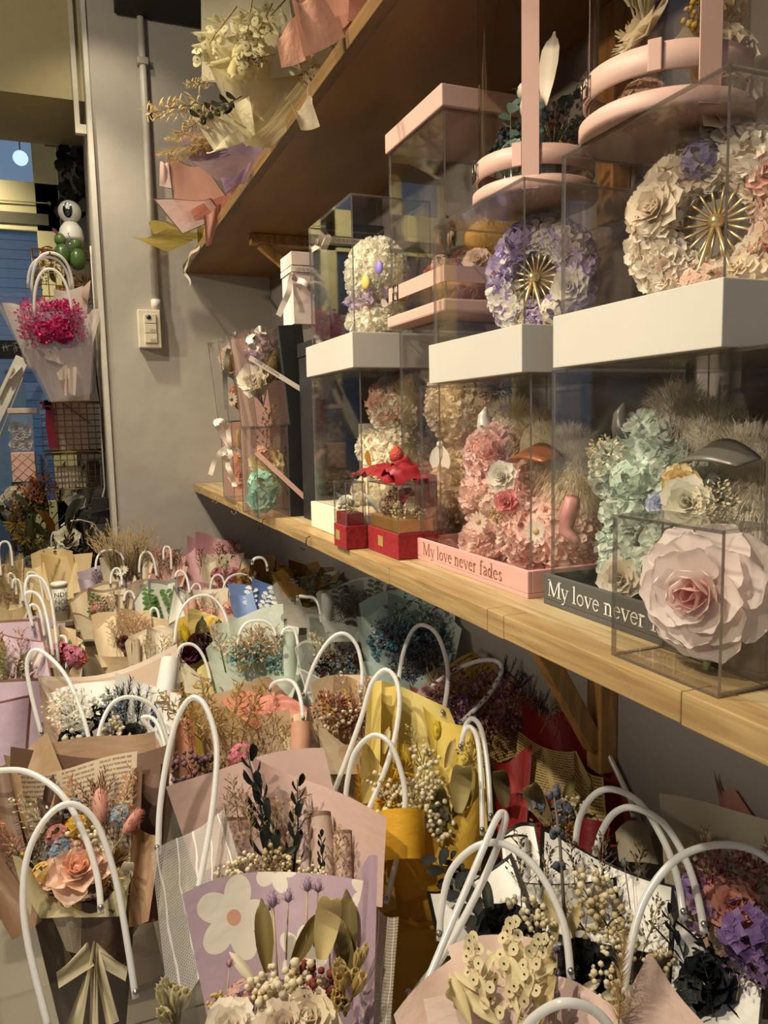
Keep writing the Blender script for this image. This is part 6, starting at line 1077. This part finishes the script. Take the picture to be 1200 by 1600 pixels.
B.sheet([(322, 236), (372, 205), (375, 225), (325, 240)], (.03, .02, .01, .02), cr, .0)
LN2 = ('#eadfae', '#5a4a28', '#b89c5c')
B.fls([('lunaria', 425, 5, 125, LN2, .03, 205), ('lunaria', 395, -10, 120, LN2, .035, 190), ('lunaria', 450, -5, 115, LN2, .03, 220), ('lunaria', 370, 10, 110, LN2, .04, 215), ('leaf', 380, 80, 60, '#e6d8a0', .04, 240), ('leaf', 372, 60, 70, '#e2d498', .04, 190), ('oat', 350, 160, 110, ('#dcc48c', '#c8a868'), .03, 262), ('oat', 360, 165, 90, ('#d2b478', '#bc9a5c'), .03, 240), ('oat', 345, 125, 50, ('#dcc48c', '#c8a868'), .02, 262), ('leafy', 378, 150, 70, ('#3a3a26', '#3a3a26', '#5a4a30'), .04, 240), ('leaf', 365, 160, 26, '#2e3022', .045, 215), ('oat', 440, 95, 90, ('#8a6238', '#74502c'), .03, 115), ('oat', 430, 85, 60, ('#8a6238', '#74502c'), .03, 255), ('oat', 500, 105, 50, ('#b08848', '#94703a'), .02, 60)])
B = UB('dusky pink bouquet at the top of the upper shelf', 520, 20, .40)
pq = K('#c98f78', trans=.3)
tail(B, 540, 0, .05, pq)
B.sheet([(452, -60), (600, -60), (588, -6), (484, 96)], (-.02, -.03, -.03, .0), pq, .012)
B.sheet([(455, 0), (500, -10), (540, 60), (475, 92)], (.02, .01, -.01, .02), K('#d6a288', trans=.35), .008)
B.sheet([(432, 60), (468, 30), (478, 96), (440, 108)], (.02, .02, .01, .02), K('#dda588', trans=.35), .006)
B = UB('lilac paper bouquet with a plume over the upper shelf edge', 360, 240, .375)
ll = K('#b79cb2', trans=.4)
tail(B, 410, 235, .05, ll)
B.sheet([(282, 212), (330, 205), (360, 240), (300, 262)], (.02, .01, .0, .01), ll, .006)
B.sheet([(318, 232), (432, 205), (405, 262), (320, 256)], (.0, -.03, -.03, .0), ll, .012)
B.sheet([(300, 250), (408, 248), (382, 290), (338, 282)], (.02, -.02, -.02, .01), K('#b89a9c', trans=.35), .01)
B.sheet([(345, 282), (392, 255), (378, 285), (352, 300)], (.03, .0, .0, .02), K('#b294b0', trans=.4), -.008)
B.fls([('plume', 350, 218, 96, ('#d8bf88', '#c8a86c'), .02, 254), ('plume', 345, 222, 84, ('#d2b67c', '#c0a064'), .02, 246), ('plume', 348, 214, 80, ('#dcc694', '#c8aa70'), .02, 266)])
B = UB('salmon pink bouquet with outlined paper over the upper shelf edge', 310, 310, .375)
sp = K('#eeb49e', border='#8f7a66', bw=.03, trans=.45); sp2 = K('#f8d8cc', border='#8f7a66', bw=.03, trans=.5)
tail(B, 362, 300, .045, K('#cf9480', trans=.35))
B.sheet([(263, 250), (318, 258), (365, 322), (274, 352)], (.02, .0, -.02, .0), sp, .012)
B.sheet([(250, 258), (264, 250), (270, 296), (248, 292)], (.035, .025, .015, .02), sp2, .006)
B.sheet([(240, 318), (330, 312), (350, 336), (285, 368)], (.035, .0, -.01, .02), sp2, .012)
B.sheet([(270, 340), (372, 300), (362, 322), (280, 355)], (.02, -.015, -.01, .02), K('#d28a70', trans=.3), .004)
B.sheet([(318, 335), (350, 318), (330, 382), (322, 385)], (.01, .0, .0, .01), K('#d39a88', trans=.4), .004)
B = UB('olive yellow bouquet at the far end of the upper shelf', 270, 372, .38)
oy = K('#a8934a', trans=.35)
tail(B, 310, 370, .04, oy)
B.sheet([(204, 374), (262, 360), (322, 366), (262, 394)], (.02, .0, -.01, .0), oy, .006)
B.sheet([(232, 350), (262, 345), (322, 378), (240, 366)], (.0, -.01, -.01, .01), oy, .006)
B.sheet([(318, 350), (324, 362), (322, 384), (316, 378)], (.02, .01, .01, .015), K('#c8a850', trans=.3), .0)
def curtain(name, lab, cat, px_pts, X, w_, mat):
    ps = [onX(p[0], p[1], X) for p in px_pts]; t = thing(name, lab, cat, ps[0]); sm = []
    for i in range(len(ps)-1): sm += [ps[i].lerp(ps[i+1], k/5) for k in range(5)]
    sm.append(ps[-1]); ribbon(t, [p+V((.004*math.sin(i*.8), 0, 0)) for i, p in enumerate(sm)], w_, mat, (-.8, -.6, 0), nm='ribbon_length'); return t
org = K('#d8c8a4', trans=.4, clearness=.3)
B = UB('translucent cream organza ribbon hanging under the shelf edge', 480, 180, .41); tag(B.o, None, 'ribbon', 'bouquets on the upper shelf'); del B.o['group']; iv = INV[B.o.name]; B.o.name = 'organza_ribbon'; INV[B.o.name] = iv
B.sheet([(453, 168), (484, 158), (500, 200), (470, 206)], 0, org, .012, .006, name='ribbon_length'); B.sheet([(482, 130), (488, 128), (488, 165), (478, 162)], 0, org, .002, .003, name='ribbon_length')
curtain('thin_ribbon', 'thin pale ribbon dangling from the far upper shelf corner', 'ribbon', [(312, 385), (300, 395), (291, 412), (290, 428), (298, 445)], .415, .010, K('#cfc6b0', trans=.3))
# ------------------------------------------------------------------ corner beyond the end wall
Y0 = 3.12
wire = M('#a8864a', .35, .8); P_ = onY
def basket(lab, x0, y0, x1, y1, Y, depth, nx, nz, handle=False):
    a, c = P_(x0, y1, Y), P_(x1, y0, Y); t = thing('wire_basket', lab, 'basket', (a.x, Y, a.z), 'gold wire baskets on the wall side'); r_ = .0022
    X0, X1, Z0, Z1 = a.x, min(c.x, .122), a.z, c.z
    for z, rr in ((Z1, .0032), (Z0, .0026)):
        b = MB(); q = [(X0, Y, z), (X1, Y, z), (X1, Y+depth, z), (X0, Y+depth, z), (X0, Y, z)]
        for u, v in zip(q, q[1:]): b.tube([u, v], rr, 6)
        b.build('rim' if z == Z1 else 'bottom_rim', wire, t)
    for i in range(nx+1):
        x = X0+(X1-X0)*i/nx; b = MB(); b.tube([(x, Y, Z0), (x, Y, Z1)], r_*.75, 4); b.tube([(x, Y, Z0), (x, Y+depth, Z0)], r_*.6, 4); b.build('upright_wire', wire, t)
    for i in range(1, nz):
        z = Z0+(Z1-Z0)*i/nz; b = MB(); b.tube([(X0, Y, z), (X1, Y, z)], r_*.75, 4); b.tube([(X0, Y, z), (X0, Y+depth, z)], r_*.75, 4); b.build('cross_wire', wire, t)
    return X0, X1, Z0, Z1
ba = basket('gold wire basket below the camera with dried flowers inside', 54, 394, 150, 462, Y0+.12, .16, 8, 4)
bb = basket('gold grid basket holding a pink box with red ribbon', 68, 628, 160, 706, Y0, .16, 8, 8)
bc_ = basket('lower gold grid basket hanging under the pink box basket', 76, 708, 158, 766, Y0+.02, .16, 8, 6)
D = thing('dried_flower_filling', 'brown dried flowers filling the upper wire basket', 'flower arrangement', (ba[0]+.08, Y0+.2, ba[2]))
for k in range(10): put(D, ['statice', 'tuft', 'hydr', 'leaf'][k % 4], (ba[0]+.02+(ba[1]-ba[0]-.04)*k/9, Y0+.16, ba[2]+.06+.05*(k % 3)), .075, [('#8a6a3c', '#a8884c'), ('#b89858', '#8c6c38'), ('#a05c3c', '#7c4830'), ('#6c6a3c', '#6c6a3c')][k % 4], (-.2, -.8, .6), k % 2, k)
b = MB(); b.box((ba[0]+.075, Y0+.155, ba[2]+.004), (ba[1]-.01, Y0+.24, ba[2]+.05)); tag(b.build('brown_carton', M('#9a6a3c', .7), None, False, .002), 'small brown carton in the upper wire basket', 'box')
# green bird ornaments
def green(lab, px, py):
    p = P_(px, py, Y0+.115); t = thing('green_ornament', lab, 'ornament', p-V((0, 0, .045)), 'glossy green gourd ornaments'); b = MB(); b.sphere(p-V((0, 0, .018)), (.031, .031, .042), 0); b.build('body', M('#4a6630', .3, 0, .25), t)
    b = MB(); b.sphere(p+V((-.004, 0, .036)), (.022, .022, .024), 0); b.build('head', M('#587038', .3, 0, .25), t)
    b = MB(); b.petal(p+V((-.01, -.012, .052)), (-.6, -.2, .6), (0, -1, .3), .03, .014, .2, 0, 0, 2, 4); b.build('tip_leaf', PET('#8a4a50'), t)
green('taller green gourd-shaped ornament below the security camera', 97, 390); green('green gourd-shaped ornament at the right of its twin', 121, 397)
# camera
cc = P_(109, 331, Y0+.14); t = thing('security_camera', 'white ball-shaped security camera with dark lens panel', 'camera', cc-V((0, 0, .11))); wh = M('#e9e6da', .35, 0, .02); fd = V((-.25, -1, -.1)).normalized()
b = MB(); b.sphere(cc, .042, 0, nu=24, nv=14); b.build('head', wh, t)
b = MB(); sc_ = [cc+fd*.0425+V((math.cos(a)*.0185, 0, math.sin(a)*.036)) for a in [2*PI*i/20 for i in range(20)]]; sc_ = [cc+(p-cc).normalized()*.0435 for p in sc_]; b.add(sc_+[cc+fd*.0435], [(i, (i+1) % 20, 20) for i in range(20)]); b.build('lens_panel', M('#15161c', .15), t)
b = MB(); b.lathe(cc+fd*.0438+V((.001, 0, -.010)), [(.0001, .002), (.007, .001), (.008, -.001)], 16, 0, fd); b.build('lens', M('#3a3f55', .1), t)
b = MB(); b.lathe(cc-V((0, 0, .108)), [(.0001, 0), (.042, 0), (.045, .012), (.040, .045), (.024, .068), (.0001, .07)], 24); b.build('base', wh, t)
b = MB(); b.lathe(cc-V((0, 0, .16)), [(.0001, 0), (.043, 0), (.043, .05), (.0001, .05)], 24); tag(b.build('clear_jar', clear('#f4f2ee', .08, .08), None), 'clear round jar under the security camera', 'jar')
# foil garland
t = thing('foil_garland', 'dark glossy leaf garland hanging beside the window', 'garland', P_(112, 225, Y0+.3)); r = random.Random(8)
for k in range(46):
    p = P_(r.uniform(93, 134), r.uniform(222, 326), Y0+.32+r.uniform(-.03, .03)); b = MB(); b.petal(p, (r.uniform(-.6, .6), -.2, -1), (r.uniform(-.4, .4), -1, .1), r.uniform(.04, .07), r.uniform(.03, .05), .1, .1, 0, 2, 3, .8); b.build('foil_leaf', M('#2b2a24' if k % 5 else '#5d564a', .2, .3), t)
b = MB(); q = P_(112, 222, Y0+.3); b.box((q.x-.10, q.y-.01, q.z-.01), (.1245, q.y+.05, q.z+.06)); b.build('hanging_rail', M('#3a352a', .5), t, False)
# hanging bag with pink bouquet
B = Bq('bouquet', 'hot pink bouquet in white tissue inside the hanging clear bag', P_(85, 540, Y0-.12), 4, group='wrapped dried-flower bouquets')
ti = K('#e9d9cc', trans=.5); ti2 = K('#e2cabc', trans=.45)
B.o.location = B.pix(95, 628); INV[B.o.name] = Matrix.Translation(-V(B.o.location))
B.sheet([(8, 478), (140, 455), (128, 560), (40, 570)], -.06, ti2, .02)
B.sheet([(84, 452), (130, 450), (128, 500), (86, 500)], -.05, K('#ecdccf', trans=.5), .01)
B.sheet([(2, 470), (60, 490), (95, 560), (45, 575)], (.0, .0, .04, .02), ti, -.01)
B.sheet([(158, 482), (120, 500), (96, 560), (135, 580)], (.0, .0, .04, .02), ti, .01)
B.sheet([(40, 545), (145, 540), (140, 625), (80, 628)], (.05, .05, .02, .02), ti2, -.03)
B.sheet([(60, 535), (120, 520), (100, 570), (70, 560)], (.045, .045, .05, .05), K('#e6d4c6', trans=.5), -.01)
B.scatter('statice', 16, (48, 492, 112, 525), 40, [('#c8286c', '#dc4c88'), ('#b81e5c', '#d03a7a'), ('#d4447c', '#e46a98')], (-.01, .035), 25, 5)
B.scatter('hydr', 5, (50, 505, 108, 525), 34, [('#c42c6c', '#d84c84')], (.03, .045), 25, 6)
bo = K('#e6d6c4', trans=.5, clearness=.2)
for cs in ([(88, 580), (104, 572), (110, 592), (92, 594)], [(104, 574), (120, 576), (118, 618), (108, 616)], [(98, 580), (104, 580), (104, 618), (98, 618)]): B.sheet(cs, .055, bo, .006, .004, name='ribbon_loop')
t = thing('hanging_bag', 'clear carrier bag hanging with the hot pink bouquet', 'carrier bag', B.pix(90, 630), 'clear plastic carrier bags with tube handles'); b = MB()
f_ = [B.pix(*q) for q in ((-4, 478, .06), (150, 482, .06), (143, 615, .04), (76, 628, .04))]; k_ = [B.pix(*q) for q in ((6, 470, -.07), (158, 475, -.07), (148, 612, -.05), (72, 622, -.05))]
b.add(f_+k_, [(0, 1, 2, 3), (4, 5, 6, 7), (0, 3, 7, 4), (1, 2, 6, 5), (3, 2, 6, 7)]); b.build('bag_body', clear('#f7f5f2', .09, .06, .5, .12), t, False)
for lp in (((54, 496, .065), (78, 420, .06), (113, 494, .065)), ((50, 460, -.06), (80, 395, -.02), (114, 452, -.06)), ((44, 450, -.07), (76, 402, -.03), (110, 455, -.07))):
    b = MB(); b.tube(loop3(*[B.pix(*q) for q in lp]), .005, 8); b.build('handle', TUBE(), t)
lb_ = [B.pix(*q) for q in ((60, 488, .068), (106, 486, .068), (104, 499, .068), (62, 502, .068))]; b = MB(); b.add(lb_, [(0, 1, 2, 3)]); b.build('clear_label', clear('#ffffff', .25, .25, .5, .1), t, False)
b = MB(); hp = B.pix(78, 398, -.02); b.tube([hp+V((0, .10, .02)), hp+V((0, .01, .012)), hp+V((0, 0, -.002)), hp+V((0, -.012, .006))], .003, 6); tag(b.build('hanging_hook', wire, None), 'wire hook carrying the hanging bag', 'hook')
# pink box and ribbon in the grid basket
b = MB(); b.box((bb[0]+.028, Y0+.02, bb[2]+.004), (bb[1]-.05, Y0+.13, bb[3]+.01)); gb = thing('pink_box', 'pale pink box tied with red ribbon in the grid basket', 'box', (bb[0]+.05, Y0+.07, bb[2])); b.build('carton', M('#e3bcae', .6), gb, False, .002)
rdm = M('#8c1528', .4); b = MB(); b.bar(P_(98, 630, Y0+.016), P_(142, 662, Y0+.016), .004, .022, 0, (0, -1, 0)); b.build('ribbon', rdm, gb, False)
b = MB(); ps = [P_(72, 640, Y0-.012), P_(74, 625, Y0-.012), P_(78, 640, Y0-.012), P_(78, 665, Y0-.012), P_(84, 700, Y0-.012)]; o = ribbon(gb, ps, .03, rdm, (0, -1, 0), nm='ribbon_tail')
b = MB(); b.box((bc_[0]+.03, Y0+.05, bc_[2]+.004), (bc_[1]-.06, Y0+.12, bc_[3]-.05)); tag(b.build('cream_card_box', M('#d8cdb0', .6), None, False), 'cream card box in the lower grid basket', 'box')
b = MB(); b.box((bc_[1]-.052, Y0+.05, bc_[2]+.004), (bc_[1]-.008, Y0+.12, bc_[3]-.03)); tag(b.build('dark_card_box', M('#4a3c38', .6), None, False), 'dark brown box in the lower grid basket', 'box')
# leaning white box frame, small boxed flowers, black sign
t = thing('leaning_frame', 'long white box frame leaning diagonally at the left edge', 'frame', P_(-20, 700, Y0+.3)); YL = Y0+.22
b = MB(); b.bar(P_(36, 560, YL), P_(-30, 700, YL), .05, .05, 0, (0, -1, 0)); b.build('outer_frame', M('#e4ddcc', .5), t, False, .002)
b = MB(); b.bar(P_(36, 590, YL-.03), P_(-4, 690, YL-.03), .004, .03, 0, (0, -1, 0)); b.build('side_face', M('#b8ac98', .5), t, False); b = MB(); b.bar(P_(22, 575, YL-.032), P_(0, 622, YL-.032), .004, .018, 0, (0, -1, 0)); b.build('window_strip', M('#a89c68', .5), t, False); b = MB(); b.bar(P_(34, 573, YL-.034), P_(16, 592, YL-.034), .004, .035, 0, (0, -1, 0)); b.build('white_tag', M('#efe9dc', .6), t, False)
b = MB(); s0, s1 = P_(-40, 560, YL+.25), P_(32, 532, YL+.25); b.box((s0.x, YL+.25, s0.z), (s1.x, YL+.27, s1.z)); sg = thing('black_sign', 'black sign board with pale characters at the left edge', 'sign', (s0.x, YL+.25, s0.z)); b.build('board', M('#1c1a18', .5), sg, False)
r = random.Random(3)
for (x0, n_) in ((2, 7), (16, 7)):
    b = MB()
    for k in range(n_):
        u, v = r.uniform(0, 10), r.uniform(0, 9); p = P_(x0+u, 536+v, YL+.2485); q = p+(V((.022, 0, .002)) if k % 2 else V((.004, 0, -.022))); b.bar(p, q, .001, .004, 0, (0, -1, 0))
    b.build('character', M('#e6dcc8', .6), sg, False)
b = MB(); s0, s1 = P_(-40, 600, YL+.26), P_(36, 570, YL+.26); b.box((s0.x, YL+.26, s0.z-.9), (s1.x, YL+.28, s0.z-.0)); b.build('sign_post', M('#6e8cae', .6), sg, False)
YQ = Y0+.10; q0, q1 = P_(20, 754, YQ), P_(54, 706, YQ); t = thing('quilted_flower_box', 'pink quilted box with clear top of white flowers', 'flower box', (q0.x, YQ, q0.z)); zt_ = P_(36, 646, YQ).z
b = MB(); b.box((q0.x, YQ, q0.z), (q1.x, YQ+.09, q1.z)); b.build('quilted_base', M('#e2b8a4', .6), t, False, .003)
for k in range(-3, 6):
    for sg_ in (1, -1):
        w_ = q1.x-q0.x; h_ = q1.z-q0.z; pts = []
        for s_ in range(13):
            u = s_/12; x = q0.x+w_*u; z = q0.z+h_*(k/3)+sg_*(u*w_-(0 if sg_ > 0 else -0))
            if q0.z+.002 <= z <= q1.z-.002: pts.append((x, YQ-.0008, z))
        if len(pts) > 1: b = MB(); b.tube([pts[0], pts[-1]], .0011, 4); b.build('quilt_seam', M('#c99c88', .6), t)
case(t, q0.x+.002, q1.x-.002, YQ+.002, YQ+.088, q1.z+.0005, zt_, .002); b = MB(); b.box((q0.x, YQ, zt_+.0005), (q1.x+.02, YQ+.09, zt_+.02)); b.build('lid', M('#e0c8b0', .5), t, False, .002)
D = thing('white_boxed_flowers', 'white roses inside the pink quilted box', 'flower arrangement', (q0.x+.05, YQ+.045, q1.z)); 
for k, (dx, dz) in enumerate(((.02, .03), (.055, .03), (.035, .065), (.06, .08), (.025, .09))): put(D, 'peony', (q0.x+dx, YQ+.04, q1.z+dz), .05, '#ece4d4', (-.2, -1, .3), k % 2, k)
b = MB(); b.lathe(V((q0.x+.05, YQ+.045, q0.z-.101)), [(.0001, 0), (.058, 0), (.058, .10), (.0001, .10)], 24); tag(b.build('black_round_box', M('#23211f', .5), None), 'black round box under the pink quilted box', 'box')
b = MB(); zz_ = q0.z-.103
TB = thing('side_table', 'dark side table under the boxes at the left edge', 'table', (q0.x+.05, YQ+.045, 0)); b.box((q0.x-.02, YQ-.02, zz_-.02), (q0.x+.115, YQ+.11, zz_)); b.build('top', M('#4a4034', .6), TB, False)
for sx in (-.015, .11):
    for sy in (-.015, .105): b = MB(); b.box((q0.x+sx-.006, YQ+sy-.006, 0), (q0.x+sx+.006, YQ+sy+.006, zz_-.0205)); b.build('leg', M('#4a4034', .6), TB, False)
# cables
for lab, col, pts in (('white cable running down the corner beside the baskets', '#d8d2c2', [(150, 385), (152, 440), (152, 520), (158, 620), (160, 700), (164, 760), (155, 800), (140, 830)]), ('black cable hanging beside the hanging bag', '#2a2622', [(148, 560), (152, 600), (158, 640), (160, 690), (163, 740), (166, 790)]), ('white looped cable above the dark dried flowers', '#d8d2c2', [(95, 822), (105, 815), (125, 812), (148, 818), (160, 838), (166, 850)])):
    ps = [P_(x, y, Y0-.04) for x, y in pts]; ps = [V((min(p.x, .118), p.y, p.z)) for p in ps]; sm = []
    for i in range(len(ps)-1): sm += [ps[i].lerp(ps[i+1], k/4) for k in range(4)]
    b = MB(); b.tube(sm+[ps[-1]], .0035, 6); tag(b.build('cable', M(col, .5), None), lab, 'cable')
b = MB(); p = P_(157, 798, Y0-.06); b.box((p.x-.03, p.y, p.z-.05), (min(.124, p.x+.03), p.y+.03, p.z+.05)); tag(b.build('power_socket', M('#2a2624', .5), None, False, .003), 'black power adapter on the corner below the cables', 'adapter')
# dark dried flower bunches
def bunch(lab, px, py, Y, rows, w_=.11):
    c = P_(px, py, Y); c.x = min(c.x, .118-w_*.82); t = thing('dried_flower_bunch', lab, 'flowers', (c.x, c.y, .0), 'dried flower bunches in pots'); b = MB(); h_ = max(.12, c.z-.16)
    b.lathe((c.x, c.y, 0), [(.0001, 0), (w_*.6, 0), (w_*.8, h_), (w_*.72, h_), (.0001, h_-.02)], 24); b.build('pot', M('#4a4640', .7), t)
    for k, (kind, x, y, sz, cl, zz) in enumerate(rows):
        p = P_(x, y, Y-.02*(k % 4)); p.x = min(p.x, .075 if p.y > 2.9 else 9); put(t, kind, p, sz, cl, zz, k % 2, k*.8); 
        b = MB(); b.tube([(c.x, c.y, h_-.015), p], .002, 4); b.build('stem', M('#5a5030', .7), t)
bunch('dark green and brown dried leaves with white poppy below the baskets', 110, 850, Y0-.02, [('leaf', 82, 840, .14, '#8a5a24', (-.3, -.4, 1)), ('leaf', 75, 850, .13, '#4c5230', (-.6, -.3, 1)), ('leaf', 60, 845, .13, '#5a6038', (-.2, -.5, .8)), ('peony', 106, 842, .085, '#e2dcc4', (-.1, -1, .4)), ('ruscus', 120, 880, .2, ('#3c2f1a', '#4a3a20'), (.5, -.3, .4)), ('ruscus', 110, 885, .2, ('#4a3818', '#5a4420'), (.9, -.3, .2)), ('ruscus', 125, 870, .2, ('#6a5020', '#4a3818'), (.6, -.4, .5)), ('ruscus', 100, 875, .2, ('#3c3420', '#4c4428'), (.2, -.4, .8)), ('leaf', 130, 870, .15, '#6a4a1c', (.8, -.4, .3)), ('statice', 90, 870, .14, ('#2e2a1a', '#4a3c20'), (0, -1, .3)), ('statice', 130, 880, .16, ('#3a2e18', '#2a2214'), (.2, -1, .3)), ('statice', 65, 870, .14, ('#3c3c24', '#54502c'), (-.2, -1, .3)), ('leaf', 140, 850, .14, '#5a5430', (.3, -.3, 1)), ('hydr', 55, 850, .10, ('#6a6038', '#8a7840'), (-.3, -1, .3)), ('tuft', 40, 840, .1, ('#8a7434', '#6a5a2c'), (-.3, -1, .4)), ('leaf', 104, 820, .15, '#54564c', (.4, -.4, .7)), ('leaf', 118, 818, .16, '#4c4e48', (.9, -.4, .5))])
bunch('pale and rusty dried flowers at the left edge', 35, 800, Y0+.12, [('hydr', 20, 790, .13, ('#d8cdb4', '#e2d8c4'), (-.3, -1, .3)), ('hydr', 28, 778, .12, ('#c9bfa4', '#dcd0b8'), (-.3, -1, .4)), ('statice', 40, 780, .12, ('#c07a4c', '#a8643c'), (0, -1, .4)), ('statice', 66, 765, .12, ('#b8683c', '#9c5430'), (0, -1, .4)), ('plume', 90, 800, .2, ('#6c6a58', '#84806a'), (.2, -.2, 1)), ('plume', 72, 800, .22, ('#7c6c50', '#5c5440'), (.0, -.2, 1)), ('plume', 105, 800, .2, ('#8a8470', '#6c6a58'), (.4, -.2, 1)), ('leaf', 50, 820, .14, '#4c5a3c', (-.3, -.3, 1)), ('leaf', 65, 815, .14, '#5c6038', (.2, -.3, 1)), ('leaf', 30, 820, .12, '#4a5438', (-.6, -.3, .8)), ('statice', 55, 800, .12, ('#5a5a34', '#74703c'), (0, -1, .4)), ('tuft', 25, 818, .1, ('#a88a34', '#8c702c'), (-.2, -1, .3)), ('leaf', 10, 815, .12, '#3c4a34', (-.4, -.3, .9))], .09)
bunch('smoky grey dried grass beside the power adapter', 130, 790, Y0+.1, [('plume', 120, 800, .2, ('#8a8a86', '#a8a69c'), (.1, -.2, 1)), ('plume', 135, 800, .2, ('#94928a', '#7c7c78'), (.3, -.2, 1)), ('plume', 140, 810, .18, ('#7c7a70', '#94928a'), (.5, -.2, .8)), ('peony', 118, 785, .07, '#cfcabc', (0, -1, .3)), ('statice', 125, 805, .1, ('#5c5a50', '#78766a'), (0, -1, .4))], .08)
b = MB(); c = P_(88, 868, Y0-.1); 
t = thing('white_gift_bag', 'tiny white gift bag with a red heart behind the cream bouquet', 'gift bag', c-V((0, 0, .04))); w_ = .027; b.box((c.x-w_, c.y, c.z-.045), (c.x+w_, c.y+.03, c.z+.03)); b.build('body', M('#ece6d8', .5), t, False); b = MB(); b.lathe(c+V((.004, -.001, -.005)), [(.0001, .001), (.010, .001), (.010, -.001)], 14, 0, (0, -1, 0)); b.build('heart_mark', M('#c02c2c', .5), t); b = MB(); b.tube(loop3(c+V((-.015, .015, .03)), c+V((0, .015, .085)), c+V((.015, .015, .03))), .003, 6); b.build('handle', TUBE(), t)
